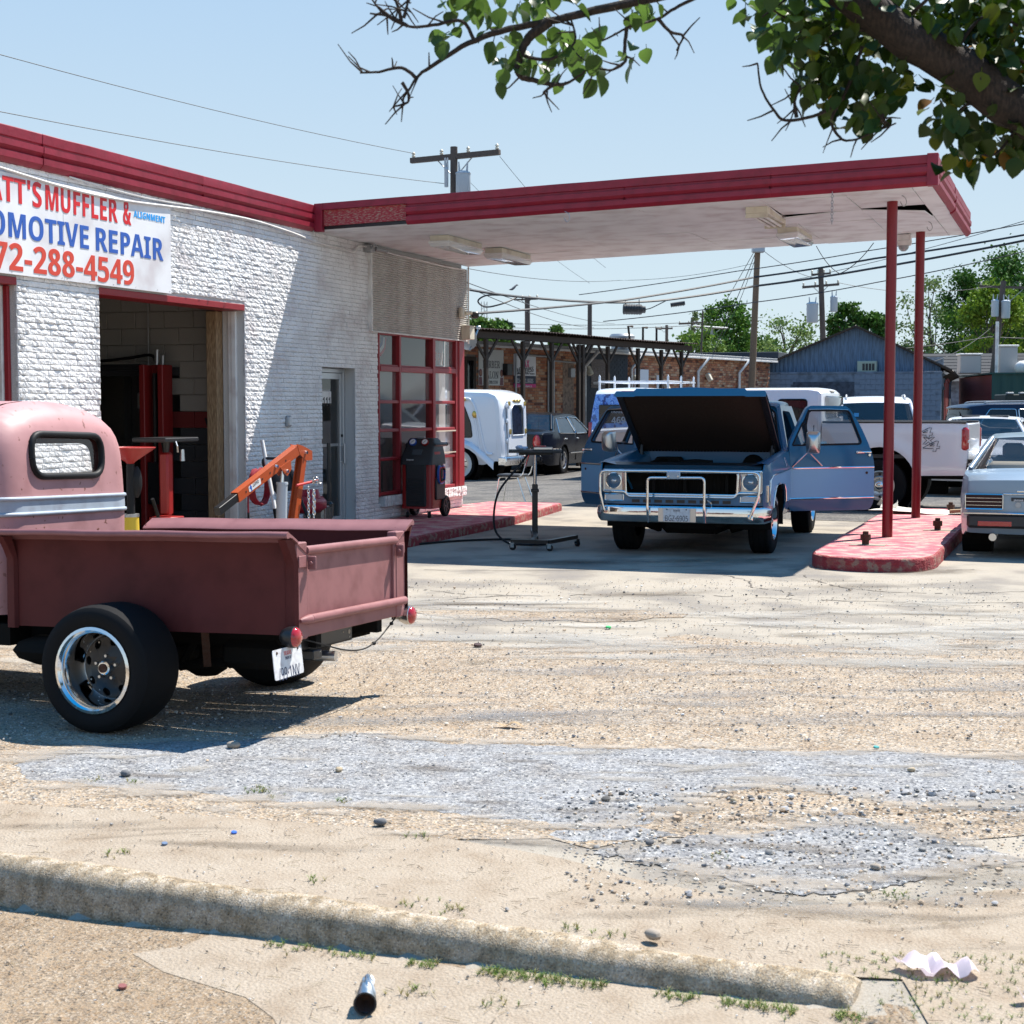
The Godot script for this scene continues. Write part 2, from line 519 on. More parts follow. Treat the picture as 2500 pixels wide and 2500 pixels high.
func make_materials() -> void:
	mat("concrete lot", Color(0.43, 0.405, 0.37), 0.95, 0.0, {"tex": "sand", "scale": 1.3, "norm": "n_grain", "ns": 0.3, "world": true, "detail": "patches", "dscale": 0.11, "spec": 0.3})
	mat("pale asphalt", Color(0.50, 0.505, 0.51), 0.95, 0.0, {"tex": "greystones", "scale": 1.5, "norm": "n_stones", "ns": 1.0, "world": true, "detail": "bumps", "dscale": 0.3, "spec": 0.3})
	mat("gravelly sand", Color(0.56, 0.53, 0.49), 0.95, 0.0, {"tex": "stones", "scale": 1.25, "norm": "n_stones", "ns": 1.0, "world": true, "detail": "bumps", "dscale": 0.25, "spec": 0.3})
	mat("dirt", Color(0.44, 0.385, 0.325), 1.0, 0.0, {"tex": "sand", "scale": 1.0, "norm": "n_grain", "ns": 0.6, "world": true, "detail": "bumps", "dscale": 0.3, "spec": 0.2})
	mat("street concrete", Color(0.45, 0.40, 0.34), 0.95, 0.0, {"tex": "stones", "scale": 2.2, "norm": "n_stones", "ns": 0.8, "world": true, "detail": "bumps", "dscale": 0.5, "spec": 0.3})
	mat("back asphalt", Color(0.255, 0.244, 0.229), 0.95, 0.0, {"tex": "greystones", "scale": 0.9, "world": true, "detail": "patches", "dscale": 0.1, "spec": 0.3})
	mat("kerb concrete", Color(0.70, 0.68, 0.64), 0.95, 0.0, {"tex": "stones", "scale": 3.0, "norm": "n_stones", "ns": 0.8, "detail": "kerb", "dscale": 0.9, "spec": 0.3})
	mat("crack", Color(0.14, 0.12, 0.10), 1.0)
	mat("white brick paint", Color(0.88, 0.878, 0.87), 0.55, 0.0, {"tex": "fade", "scale": 0.3, "norm": "n_grain", "ns": 0.5, "vc": true})
	mat("mortar", Color(0.66, 0.655, 0.635), 0.8, 0.0, {"tex": "grain", "scale": 2.0})
	mat("red paint", Color(0.27, 0.010, 0.030), 0.50, 0.0, {"tex": "fade", "scale": 0.9, "norm": "n_soft", "ns": 0.25})
	mat("red frame", Color(0.36, 0.020, 0.030), 0.42, 0.0, {"tex": "grain", "scale": 1.5})
	mat("red pole", Color(0.26, 0.005, 0.012), 0.35, 0.0, {"tex": "grain", "scale": 2.0, "norm": "n_soft", "ns": 0.3})
	mat("peeling red", Color(1, 1, 1), 0.8, 0.0, {"tex": "redwear", "scale": V3(1.2, 6, 1.2)})
	mat("red kerb", Color(1.0, 0.9, 0.9), 0.85, 0.0, {"tex": "redwear", "scale": 0.55, "norm": "n_grain", "ns": 0.7, "detail": "fine", "dscale": 1.5})
	mat("red top", Color(1.0, 0.95, 0.95), 0.8, 0.0, {"tex": "pinkwear", "scale": 0.28, "norm": "n_grain", "ns": 0.4, "detail": "fine", "dscale": 1.2})
	mat("soffit", Color(0.80, 0.81, 0.82), 0.7, 0.0, {"tex": "fade", "scale": 0.35})
	mat("white paint", Color(0.74, 0.73, 0.70), 0.5, 0.0, {"tex": "fade", "scale": 0.6})
	mat("cream metal", Color(0.66, 0.62, 0.50), 0.45, 0.0, {"tex": "fade", "scale": 0.8})
	mat("siding", Color(0.60, 0.585, 0.55), 0.5, 0.0, {"tex": "fade", "scale": 0.5})
	mat("lens", Color(0.75, 0.75, 0.73), 0.12, 0.0, {"coat": 1.0})
	mat("sign white", Color(0.80, 0.81, 0.83), 0.4, 0.0, {"tex": "fade", "scale": 0.25})
	mat("sign red", Color(0.62, 0.018, 0.022), 0.4)
	mat("sign orange red", Color(0.60, 0.060, 0.035), 0.4)
	mat("sign blue", Color(0.030, 0.105, 0.42), 0.4)
	mat("sign cyan", Color(0.03, 0.36, 0.80), 0.4)
	mat("block wall", Color(0.42, 0.39, 0.35), 0.85, 0.0, {"tex": "grain", "scale": 1.5, "norm": "n_grain", "ns": 0.4})
	mat("block red", Color(0.22, 0.022, 0.020), 0.7, 0.0, {"tex": "grain", "scale": 1.5})
	mat("block dark", Color(0.035, 0.036, 0.04), 0.7)
	mat("dark inside", Color(0.03, 0.03, 0.032), 0.85)
	mat("floor inside", Color(0.10, 0.09, 0.08), 0.8)
	mat("raw timber", Color(0.85, 0.82, 0.75), 0.85, 0.0, {"tex": "wood", "scale": V3(8, 0.7, 8)})
	mat("aluminium", Color(0.56, 0.57, 0.58), 0.38, 0.7)
	mat("glass", Color(0.02, 0.025, 0.025), 0.03, 0.0, {"alpha": 0.22})
	mat("dirty glass", Color(0.50, 0.52, 0.52), 0.08, 0.0, {"alpha": 0.22})
	mat("hazy glass", Color(0.55, 0.57, 0.58), 0.12, 0.0, {"alpha": 0.55})
	mat("car glass", Color(0.012, 0.016, 0.017), 0.03, 0.0, {"alpha": 0.45})
	mat("clear glass", Color(0.05, 0.06, 0.06), 0.02, 0.0, {"alpha": 0.08})
	mat("tinted glass", Color(0.008, 0.009, 0.010), 0.03, 0.0, {"alpha": 0.88})
	mat("chrome", Color(0.78, 0.78, 0.77), 0.09, 1.0, {"norm": "n_soft", "ns": 0.06, "scale": 1.2})
	mat("dull chrome", Color(0.58, 0.58, 0.57), 0.3, 1.0)
	mat("steel", Color(0.42, 0.42, 0.42), 0.4, 0.9)
	mat("galvanised", Color(0.50, 0.51, 0.52), 0.5, 0.6, {"tex": "grain", "scale": 3.0})
	mat("tyre", Color(0.010, 0.010, 0.011), 0.8, 0.0, {"tex": "grain", "scale": 6.0, "spec": 0.3})
	mat("black rubber", Color(0.010, 0.010, 0.011), 0.55, 0.0, {"spec": 0.35})
	mat("black paint", Color(0.012, 0.012, 0.013), 0.35)
	mat("black plastic", Color(0.020, 0.021, 0.023), 0.5, 0.0, {"norm": "n_grain", "ns": 0.3, "scale": 8.0})
	mat("underbody", Color(0.012, 0.011, 0.010), 0.9, 0.0, {"spec": 0.2})
	mat("rust", Color(1, 1, 1), 0.9, 0.0, {"tex": "rust", "scale": 2.0})
	mat("red lens", Color(0.38, 0.008, 0.010), 0.08, 0.0, {"coat": 1.0})
	mat("amber lens", Color(0.55, 0.16, 0.03), 0.12)
	mat("white lens", Color(0.62, 0.60, 0.58), 0.15)
	mat("plate white", Color(0.68, 0.69, 0.70), 0.45, 0.0, {"tex": "fade", "scale": 4.0})
	mat("plate ink", Color(0.02, 0.03, 0.08), 0.5)
	mat("black ink", Color(0.012, 0.012, 0.014), 0.5)
	mat("plate red", Color(0.55, 0.05, 0.05), 0.5)
	mat("shop orange", Color(0.50, 0.085, 0.018), 0.4, 0.0, {"tex": "grain", "scale": 3.0})
	mat("shop red", Color(0.42, 0.018, 0.016), 0.38, 0.0, {"tex": "grain", "scale": 3.0})
	mat("grass", Color(0.13, 0.20, 0.035), 0.8, 0.0, {"back": Color(0.10, 0.16, 0.02)})
	mat("dry grass", Color(0.36, 0.30, 0.13), 0.9)
	mat("gravel", Color(1, 1, 1), 0.9, 0.0, {"vc": true})
func kerb_d(x: float, z: float) -> float:
	return x * -0.4142 + (z + 5.085) * 0.9102
func ground_y(x: float, z: float) -> float:
	var y := -0.055 * exp(-((x + 1.55) ** 2 + (z + 9.95) ** 2) / 0.55)
	var d := kerb_d(x, z)
	var low := clampf(-0.072 + 0.036 * x, -0.19, -0.03)
	if x < 1.04:
		y += low * smoothstep(0.03, 0.11, d)
	else:
		y += low * smoothstep(-0.05, 0.75, d) * 1.0
	if z > -12.0:
		y += 0.006 * sin(x * 5.1 + z * 2.3) * sin(z * 4.7 - x * 1.9) * smoothstep(-12.0, -8.0, z) * (1.0 if d < 0.0 else 0.5)
	return y
func ground_sheet(called: String, poly: PackedVector2Array, cell: float, lift: float, m: Material) -> Node3D:
	var b := mb()
	var k := poly.size()
	b.sheet(poly, [], cell, func(p: Vector2):
		var l := lift
		if called == "asphalt_patch":
			var d := 1.0
			for i in k: d = minf(d, p.distance_to(Geometry2D.get_closest_point_to_segment(p, poly[i], poly[(i + 1) % k])))
			l -= 0.0035 * (1.0 - smoothstep(0.0, 0.05, d))
		return V3(p.x, ground_y(p.x, p.y) + l, p.y), UP)
	var o := put(called, b.mesh(40), m)
	kind(o, "structure")
	return o
func wobble(p: PackedVector2Array, step: float, amp: float) -> PackedVector2Array:
	var o := PackedVector2Array()
	for i in p.size():
		var a := p[i]; var e := p[(i + 1) % p.size()]
		var k := maxi(1, int(a.distance_to(e) / step))
		for j in k:
			o.append(a.lerp(e, float(j) / k) + V2(rr(-amp, amp), rr(-amp, amp)))
	return o
func ground() -> void:
	var b := mb()
	var big := P2([-400, -420, 400, -420, 400, 60, -400, 60])
	var near := P2([-5, -13, 6, -13, 6, 0, -5, 0])
	b.sheet(big, [near], 40.0, func(p: Vector2): return V3(p.x, 0.0, p.y), UP)
	b.sheet(near, [], 0.11, func(p: Vector2): return V3(p.x, ground_y(p.x, p.y) - 0.0005, p.y), UP)
	kind(put("ground", b.mesh(40), M["concrete lot"]), "structure")
	ground_sheet("gravel_belt", wobble(P2([-5, -13.3, -2.5, -12.6, -1.2, -11.6, 0.3, -11.2, 1.4, -11.8, 2.2, -11.0, 3.3, -11.6, 4.5, -11.2, 6, -11.6, 6, -7.0, 2.0, -6.2, 0, -6.1, -2.6, -6.6, -5, -6.9]), 0.2, 0.10), 0.3, 0.0035, M["gravelly sand"])
	ground_sheet("gravel_belt", wobble(P2([-0.9, -13.1, 0.6, -13.4, 1.5, -12.9, 0.9, -12.5, -0.3, -12.6]), 0.15, 0.08), 0.3, 0.0040, M["gravelly sand"])
	ground_sheet("asphalt_patch", wobble(P2([-2.34, -7.45, -2.27, -7.81, -1.96, -7.96, -1.55, -7.99, -1.16, -8.11, -0.75, -8.21, -0.53, -8.11, -0.31, -7.96, 0.0, -7.91, 0.51, -7.81, 1.11, -7.8, 1.71, -7.77, 2.09, -7.68, 2.6, -7.59, 3.6, -7.5, 3.5, -6.5, 2.14, -6.58, 1.89, -6.61, 1.67, -6.75, 1.45, -6.86, 1.19, -7.05, 0.9, -6.93, 0.78, -6.82, 0.79, -6.72, 0.66, -6.55, 0.51, -6.35, 0.33, -6.29, 0.0, -6.45, -0.43, -6.61, -0.61, -6.65, -0.87, -6.72, -1.15, -6.79, -1.44, -6.93, -1.73, -7.01, -2.03, -7.09, -2.23, -7.2]), 0.035, 0.018), 0.12, 0.0075, M["pale asphalt"])
	ground_sheet("asphalt_patch", wobble(P2([0.30, -5.98, 0.60, -6.07, 0.72, -6.20, 1.14, -6.33, 1.36, -6.50, 1.56, -6.37, 1.8, -6.05, 1.95, -5.86, 1.57, -5.70, 1.31, -5.52, 1.08, -5.46, 0.93, -5.44, 0.74, -5.66, 0.53, -5.80]), 0.035, 0.025), 0.12, 0.0075, M["pale asphalt"])
	ground_sheet("asphalt_patch", wobble(P2([0.0, -6.36, 0.3, -6.30, 0.5, -6.37, 0.66, -6.2, 0.5, -6.12, 0.2, -6.15]), 0.06, 0.02), 0.2, 0.0070, M["pale asphalt"])
	ground_sheet("dirt_strip", wobble(P2([-5, -6.95, -2.4, -6.72, -1.6, -6.62, -0.9, -6.42, -0.3, -6.22, 0.2, -5.86, 0.9, -5.30, 1.6, -5.45, 2.2, -5.62, 3.4, -5.6, 6, -5.7, 6, -0.3, 1.15, -0.3, 1.15, -4.6, 1.0, -4.62, -0.5, -5.30, -2.0, -5.98, -5, -7.35 + 0.03]), 0.25, 0.02), 0.14, 0.0052, M["dirt"])
	ground_sheet("street", P2([-5, -7.22, -1.9, -5.79, 1.12, -4.42, 1.3, -0.2, -5, -0.2]), 0.12, 0.0030, M["street concrete"])
	ground_sheet("silt", wobble(P2([-1.0, -5.38, 0.2, -4.82, 1.12, -4.42, 1.35, -0.3, -0.2, -0.3, -0.45, -3.6, -0.6, -4.35, -0.85, -4.72, -1.25, -5.15]), 0.15, 0.04), 0.12, 0.0046, M["dirt"])
	ground_sheet("back_lot", wobble(P2([-60, -26.0, -3, -26.4, 0.9, -27.0, 2.8, -26.3, 4.2, -23.9, 5.2, -23.2, 8, -22.9, 60, -22.5, 60, -70, -60, -70]), 1.5, 0.12), 8.0, 0.0045, M["back asphalt"])
	var cracks := [[-2.0, -15.35, -1.3, -15.0, -0.95, -14.85, -0.6, -14.45, 0.1, -14.2, 0.9, -14.3, 1.8, -14.2, 2.6, -13.9, 3.4, -13.75, 4.8, -13.7], [2.1, -16.0, 2.3, -15.4, 2.25, -14.9, 2.5, -14.5, 2.45, -14.0], [-1.8, -13.5, -1.0, -13.7, -0.3, -14.1, 0.1, -14.25], [2.9, -16.3, 3.0, -15.2, 3.3, -14.6, 4.0, -14.4, 4.9, -14.6],
		[-1.9, -16.6, 0.0, -16.4, 1.6, -16.5, 2.4, -16.35, 3.1, -16.55], [3.15, -16.5, 4.0, -16.4, 4.8, -16.5]]
	for cr in cracks:
		var cb := mb()
		var pts := PackedVector3Array()
		for i in range(0, cr.size(), 2): pts.append(V3(cr[i], 0, cr[i + 1]))
		pts = spline(pts, 9)
		for i in pts.size() - 1:
			pts[i] += V3(rr(-0.03, 0.03), 0, rr(-0.035, 0.035))
		for i in pts.size() - 1:
			var w := rr(0.004, 0.014)
			if rng.randf() < 0.22: continue
			var a := pts[i] + V3(0, 0.004, 0); var e := pts[i + 1] + V3(0, 0.004, 0)
			var sd := (e - a).cross(UP).normalized() * w
			cb.quad(a - sd, a + sd, e + sd, e - sd)
		kind(put("crack", cb.mesh(), M["crack"]), "structure")
	kerb()
	drifts()
	scatter_gravel()
func soft_tex(sd: int, rough: float) -> ImageTexture:
	var im := Image.create_empty(160, 160, false, Image.FORMAT_RGBA8)
	var f := FastNoiseLite.new(); f.seed = sd; f.frequency = 0.03; f.fractal_octaves = 5
	var g := FastNoiseLite.new(); g.seed = sd + 5; g.frequency = 0.35; g.fractal_octaves = 2
	for i in 160:
		for j in 160:
			var d := V2(i - 79.5, j - 79.5).length() / 79.5
			var a := smoothstep(0.98, 0.25, d + 0.45 * f.get_noise_2d(i, j)) * (1.0 if d < 0.99 else 0.0)
			a *= clampf(1.0 - rough * 0.5 + rough * 1.6 * g.get_noise_2d(i, j), 0.0, 1.0)
			im.set_pixel(i, j, Color(1, 1, 1, a))
	return ImageTexture.create_from_image(im)
func drift_mat(key: String, tex: Texture2D, alpha: float) -> StandardMaterial3D:
	var m := mat(key, Color(1, 1, 1, alpha), 1.0, 0.0, {"spec": 0.1, "vc": true})
	m.transparency = BaseMaterial3D.TRANSPARENCY_ALPHA
	m.albedo_texture = tex
	m.albedo_color = Color(1, 1, 1, alpha)
	return m
func drifts() -> void:
	var pm := PlaneMesh.new(); pm.size = V2(1, 1)
	var sets := {"dust": [], "grit": [], "stain": []}
	var edge := [-2.34, -7.45, -2.27, -7.81, -1.96, -7.96, -1.16, -8.11, -0.53, -8.11, 0.0, -7.91, 1.11, -7.8, 2.09, -7.68, 2.6, -7.59, 2.14, -6.58, 1.67, -6.75, 1.19, -7.05, 0.78, -6.82, 0.66, -6.55, 0.33, -6.29, -0.43, -6.61, -0.87, -6.72, -1.44, -6.93, -2.03, -7.09, 0.45, -5.9, 0.74, -5.66, 1.08, -5.5, 1.57, -5.7, 1.9, -5.95, 1.36, -6.5, 0.72, -6.2]
	for i in range(0, edge.size() - 2, 2):
		for k in 6: sets.dust.append([lerpf(edge[i], edge[i + 2], k / 6.0) + rr(-0.05, 0.05), lerpf(edge[i + 1], edge[i + 3], k / 6.0) + rr(-0.07, 0.07), rr(0.16, 0.5), rr(0.08, 0.20), Color(0.41, 0.36, 0.305)])
	for i in 26: sets.dust.append([rr(-2.2, 2.6), rr(-7.9, -6.7), rr(0.2, 0.7), rr(0.05, 0.14), Color(0.38, 0.345, 0.30)])
	for i in 60: sets.dust.append([rr(-4, 5.5), rr(-13.8, -10.2), rr(0.8, 2.4), rr(0.25, 0.7), Color(0.43, 0.405, 0.365)])
	for i in 70: sets.grit.append([rr(-3.5, 5.5), -8.4 - absf(rng.randfn()) * 2.2, rr(0.6, 2.4), rr(0.12, 0.45), Color(0.25, 0.25, 0.255)])
	for i in 16: sets.grit.append([rr(0.3, 2.3), rr(-6.9, -5.2), rr(0.3, 0.8), rr(0.08, 0.2), Color(0.22, 0.22, 0.22)])
	for i in 40: sets.grit.append([rr(-2.6, 2.6), rr(-6.6, -4.9) , rr(0.5, 1.6), rr(0.05, 0.16), Color(0.20, 0.165, 0.13)])
	for q in [[-0.35, -7.35, 0.5, 0.16], [-0.1, -6.72, 0.35, 0.13], [0.05, -7.5, 0.3, 0.1], [1.2, -14.3, 1.6, 0.5], [-0.4, -13.6, 1.0, 0.3], [2.3, -17.4, 1.8, 1.0], [0.6, -17.2, 2.4, 0.8], [1.9, -19.6, 1.6, 1.8], [3.2, -14.9, 1.4, 0.4], [-1.6, -7.2, 0.5, 0.1], [-1.0, -6.05, 1.3, 0.12], [-1.9, -6.2, 0.9, 0.1], [0.9, -12.6, 1.2, 0.25], [4.2, -16.2, 1.6, 0.6]]: sets.stain.append([q[0], q[1], q[2], q[3], Color(0.11, 0.085, 0.065)])
	for i in 24: sets.stain.append([rr(-3, 5), rr(-18, -10), rr(0.3, 1.3), rr(0.1, 0.35), Color(0.15, 0.125, 0.10)])
	for key in sets:
		var xs: Array[Transform3D] = []; var cs := PackedColorArray()
		for q in sets[key]:
			if kerb_d(q[0], q[1]) > -0.25: continue
			xs.append(Transform3D(Basis(UP, rr(-0.25, 0.25)) * Basis.from_scale(V3(q[2], 1, q[3])), V3(q[0], ground_y(q[0], q[1]) + rr(0.0095, 0.0125), q[1])))
			cs.append(q[4] * rr(0.9, 1.1))
		tag(stuff(key, pm, drift_mat("%s smudge" % key, soft_tex(61 + key.length() * 3, 1.6 if key == "grit" else 0.5), {"dust": 0.6, "grit": 0.6, "stain": 0.4}[key]), xs, cs), {"dust": "pale dust drifted over the patch edges", "grit": "bands of dark grit across the lot", "stain": "faint dark stains on the concrete"}[key], key)
func kerb() -> void:
	var b := mb()
	var dir := V3(0.9102, 0, 0.4142); var out := V3(-0.4142, 0, 0.9102)
	var rings := []
	var n := 170
	for i in n + 1:
		var t := lerpf(-3.4, 1.135, float(i) / n)
		var o := V3(0, 0, -5.085) + dir * t
		var drop := ground_y(o.x - 0.1, o.z + 0.24) - 0.03
		var r := PackedVector3Array()
		var e := 1.0 if i < n - 1 else 0.9
		for q in [[0.0, -0.15], [0.0, -0.012], [0.012, 0.006], [0.05, 0.014], [0.095, 0.012], [0.122, 0.000], [0.142, -0.022], [0.153, -0.055], [0.160, -0.09], [0.166, -0.13], [0.172, -0.3]]:
			var w := V3(rr(-0.002, 0.002), rr(-0.0025, 0.0025), 0)
			var yy: float = q[1] + 0.012 + w.y + 0.004 * sin(t * 7.0 + q[0] * 30.0)
			if i == n: yy -= 0.012
			r.append(o + out * (q[0] + w.x + 0.004 * sin(t * 3.1)) + V3(0, yy, 0))
		rings.append(r)
	b.loft(rings, false, false, false, true)
	var last: PackedVector3Array = rings[-1]
	var ce := Vector3.ZERO
	for p in last: ce += p
	ce /= last.size()
	for j in last.size() - 1: b.tri(ce + dir * 0.02, last[j + 1], last[j])
	kind(put("kerb", b.mesh(50), M["kerb concrete"]), "structure")
func scatter_gravel() -> void:
	for s in 3:
		var b := mb()
		var rings := []
		for i in range(1, 4):
			var q := PackedVector3Array()
			for j in 6:
				var u := TAU * j / 6.0
				var k := sin(PI * i / 4.0) * rr(0.75, 1.15)
				q.append(V3(cos(u) * k, -cos(PI * i / 4.0) * 0.62 * rr(0.85, 1.1), -sin(u) * k * 0.8))
			rings.append(q)
		b.loft(rings)
		var xs: Array[Transform3D] = []
		var cs := PackedColorArray()
		var tones := [Color(0.50, 0.45, 0.38), Color(0.58, 0.53, 0.46), Color(0.40, 0.30, 0.21), Color(0.24, 0.23, 0.22), Color(0.16, 0.16, 0.17), Color(0.62, 0.60, 0.57), Color(0.48, 0.36, 0.25), Color(0.34, 0.33, 0.33), Color(0.10, 0.095, 0.09)]
		var k := 0
		while k < 15000:
			k += 1
			var x := rr(-3.2, 4.4); var z := -exp(rr(log(3.2), log(15.5)))
			var d := kerb_d(x, z)
			var p := 0.35
			var sz := 0.0036
			if d > 0.0:
				if d < 0.18 and x < 1.08: continue
				p = 0.16
			elif z > -6.2 - 0.25 * x and z < -5.0:
				p = 0.22
			elif z < -11.5: p = 0.5; sz = 0.006
			elif z < -8.0: p = 0.9; sz = 0.0052
			if x > 0.2 and z > -7.0 and z < -5.3: p = 1.0; sz = 0.0065
			if V2((x - 1.3) / 1.1, (z + 6.7) / 0.35).length() < 1.0: p = 1.0; sz = 0.0085
			if rng.randf() > p: continue
			sz *= 0.6 + 0.9 * rng.randf() ** 2.5 + (1.6 * rng.randf() if rng.randf() < 0.05 else 0.0)
			var ba := Basis(UP, rr(0, TAU)) * Basis(RT, rr(-0.4, 0.4)) * Basis.from_scale(Vector3.ONE * sz)
			xs.append(Transform3D(ba, V3(x, ground_y(x, z) + 0.009 + sz * 0.30, z)))
			cs.append(tones[rng.randi() % tones.size()] * rr(0.8, 1.12))
		tag(stuff("gravel", b.mesh(60), M["gravel"], xs, cs), "loose pebbles strewn over the lot and dirt", "gravel", "loose pebbles")
func stuff(called: String, mesh: Mesh, m: Material, xs: Array[Transform3D], cs: PackedColorArray, parent: Node3D = null) -> MultiMeshInstance3D:
	var mm := MultiMesh.new()
	mm.transform_format = MultiMesh.TRANSFORM_3D
	mm.use_colors = cs.size() > 0
	mm.mesh = mesh
	mm.instance_count = xs.size()
	for i in xs.size():
		mm.set_instance_transform(i, xs[i])
		if cs.size(): mm.set_instance_color(i, cs[i])
	var o := MultiMeshInstance3D.new()
	o.multimesh = mm
	o.material_override = m
	if parent == null:
		o.name = numbered(called)
		add_child(o, true)
	else:
		o.name = called
		parent.add_child(o, true)
	kind(o, "stuff")
	return o
# ================================================================ the garage (local: x out of the wall, y up, z towards the road along the wall)
func split_brick(k: int) -> ArrayMesh:
	var b := mb()
	var nz := 8; var ny := 3; var h := 0.0475
	var f := []
	var ph := rr(0, 6)
	for i in nz + 1:
		var row := PackedVector3Array()
		for j in ny + 1:
			var edge := (i == 0 or i == nz)
			var x := 0.006 + (0.0 if edge else 0.003 + 0.003 * sin(i * 1.1 + ph) + rr(-0.003, 0.005)) * (1.0 if j > 0 else 0.35)
			if j == ny: x *= 0.72
			var y := -h * 0.5 + h * j / ny + (rr(-0.005, 0.004) if j == 1 else rr(-0.0025, 0.0025))
			row.append(V3(x, y, (float(i) / nz - 0.5) + (0.0 if edge else rr(-0.03, 0.03))))
		f.append(row)
	for i in nz:
		for j in ny:
			b.quad(f[i][j], f[i][j + 1], f[i + 1][j + 1], f[i + 1][j])
	for i in nz:
		for j in [0, ny]:
			var a: Vector3 = f[i][j]; var e: Vector3 = f[i + 1][j]
			var a0 := V3(-0.02, a.y, a.z); var e0 := V3(-0.02, e.y, e.z)
			if j == 0: b.quad(a, e, e0, a0)
			else: b.quad(a, a0, e0, e)
	for i in [0, nz]:
		for j in ny:
			var a: Vector3 = f[i][j]; var e: Vector3 = f[i][j + 1]
			var a0 := V3(-0.02, a.y, a.z); var e0 := V3(-0.02, e.y, e.z)
			if i == 0: b.quad(a, a0, e0, e)
			else: b.quad(a, e, e0, a0)
	return b.mesh(0)
func append_mesh(b: MB, m: ArrayMesh, t: Transform3D, col := Color.WHITE) -> void:
	var a := m.surface_get_arrays(0)
	var vs: PackedVector3Array = a[Mesh.ARRAY_VERTEX]; var ns: PackedVector3Array = a[Mesh.ARRAY_NORMAL]
	var nb := t.basis.inverse().transposed()
	for i in vs.size():
		b.v.append(t * vs[i]); b.n.append((nb * ns[i]).normalized()); b.c.append(col)
func garage() -> void:
	G = thing("garage_building", "white painted split-face brick garage with red stepped fascia and open bays", "building", GO, GT)
	var core := mb()
	var t := 0.28
	var fx := -0.004
	var W := func(z0: float, z1: float, y0: float, y1: float): core.box2(V3(fx - t, y0, z0), V3(fx, y1, z1))
	W.call(-0.70, 0.03, -0.1, 4.1)
	W.call(0.03, 1.02, 2.19, 4.1)
	W.call(1.02, 3.00, -0.1, 4.1)
	W.call(3.00, 5.90, 2.86, 4.1)
	W.call(5.90, 7.19, -0.1, 4.1)
	W.call(7.19, 10.10, 2.86, 4.1)
	W.call(10.10, 11.2, -0.1, 4.1)
	W.call(-3.87, -0.70, 2.72, 4.1)
	W.call(-3.88, -0.70, -0.1, 0.30)
	put("wall", core.mesh(), M["mortar"], G)
	var side := mb()
	side.box2(V3(-8.0, -0.1, -3.88), V3(fx - t, 4.1, -3.62))
	side.box2(V3(-8.0, -0.1, 10.95), V3(fx - t, 4.1, 11.2))
	side.box2(V3(-8.25, -0.1, -3.88), V3(-8.0, 4.1, 11.2))
	put("wall", side.mesh(), M["mortar"], G)
	var roof := mb()
	roof.box2(V3(-8.3, 4.102, -3.95), V3(-0.02, 4.175, 11.3))
	put("roof", roof.mesh(), M["galvanised"], G)
	var fl := mb()
	fl.box2(V3(-7.99, -0.05, -3.6), V3(-0.29, 0.03, 10.9))
	fl.box2(V3(-0.285, -0.05, 3.0), V3(0.0, 0.025, 5.9))
	put("floor", fl.mesh(), M["floor inside"], G)
	var ce := mb()
	ce.box2(V3(-7.99, 3.55, -3.6), V3(-0.29, 3.62, 10.9))
	put("ceiling", ce.mesh(), M["dark inside"], G)
	var shapes := []
	for k in 14: shapes.append(split_brick(k))
	var found := []
	var ch := 0.0541
	var row := 0
	var y := 0.135
	while y < 3.90:
		var holes := []
		if y < 2.19: holes.append([0.03, 1.02])
		if y < 2.86: holes.append([3.00, 5.90]); holes.append([7.19, 10.1])
		if y > 2.70: holes.append([-9.0, -0.44])
		elif y > 0.30: holes.append([-9.0, -0.70])
		var z := 8.6 + rr(0, 0.06) + (0.155 if row % 2 else 0.0)
		while z > -3.9:
			var l := 0.312 if rng.randf() > 0.08 else 0.2
			var spans := [[maxf(z - l + 0.006, -3.88), z]]
			for h in holes:
				var nxt := []
				for s in spans:
					if s[1] <= h[0] or s[0] >= h[1]: nxt.append(s)
					else:
						if s[0] < h[0] - 0.02: nxt.append([s[0], h[0]])
						if s[1] > h[1] + 0.02: nxt.append([h[1], s[1]])
				spans = nxt
			for s in spans:
				if s[1] - s[0] > 0.025 and not (y > 2.90 and y < 3.75 and s[0] > 4.66): found.append([(s[0] + s[1]) * 0.5, y + ch * 0.5, s[1] - s[0]])
			z -= l
		y += ch
		row += 1
	var eye := GX.affine_inverse() * V3(0, 1.7, 0)
	found.sort_custom(func(a, b): return eye.distance_squared_to(V3(0, a[1], a[0])) - (4.0 if a[1] > 1.3 else 0.0) < eye.distance_squared_to(V3(0, b[1], b[0])) - (4.0 if b[1] > 1.3 else 0.0))
	var rest := mb()
	var wallnode := Node3D.new()
	wallnode.name = "brick_facing"
	G.add_child(wallnode, true)
	for i in found.size():
		var q = found[i]
		var m: ArrayMesh = shapes[rng.randi() % shapes.size()]
		var ba := Basis.from_scale(V3(rr(0.6, 1.35), 1, q[2]))
		var at := V3(0, q[1], q[0])
		if i < 300:
			var o := piece(wallnode, "brick", m, M["white brick paint"], at, i)
			o.basis = ba
		else:
			append_mesh(rest, m, Transform3D(ba, at), Color.WHITE * rr(0.93, 1.0))
	kind(put("bricks", rest.mesh(), M["white brick paint"], wallnode), "stuff")
	for i in 44:
		var o := piece(wallnode, "sill_brick", shapes[i % 14], M["white brick paint"], V3(0.075 + rr(-0.006, 0.006), 0.375, -0.79 - i * 0.0705), i)
		o.transform.basis = Basis(RT, PI / 2) * Basis.from_scale(V3(1.2, 1.28, 0.145))
	var sb := mb()
	sb.box2(V3(-0.28, 0.301, -3.88), V3(0.068, 0.44, -0.75), 0.004)
	put("sill", sb.mesh(), M["mortar"], G)
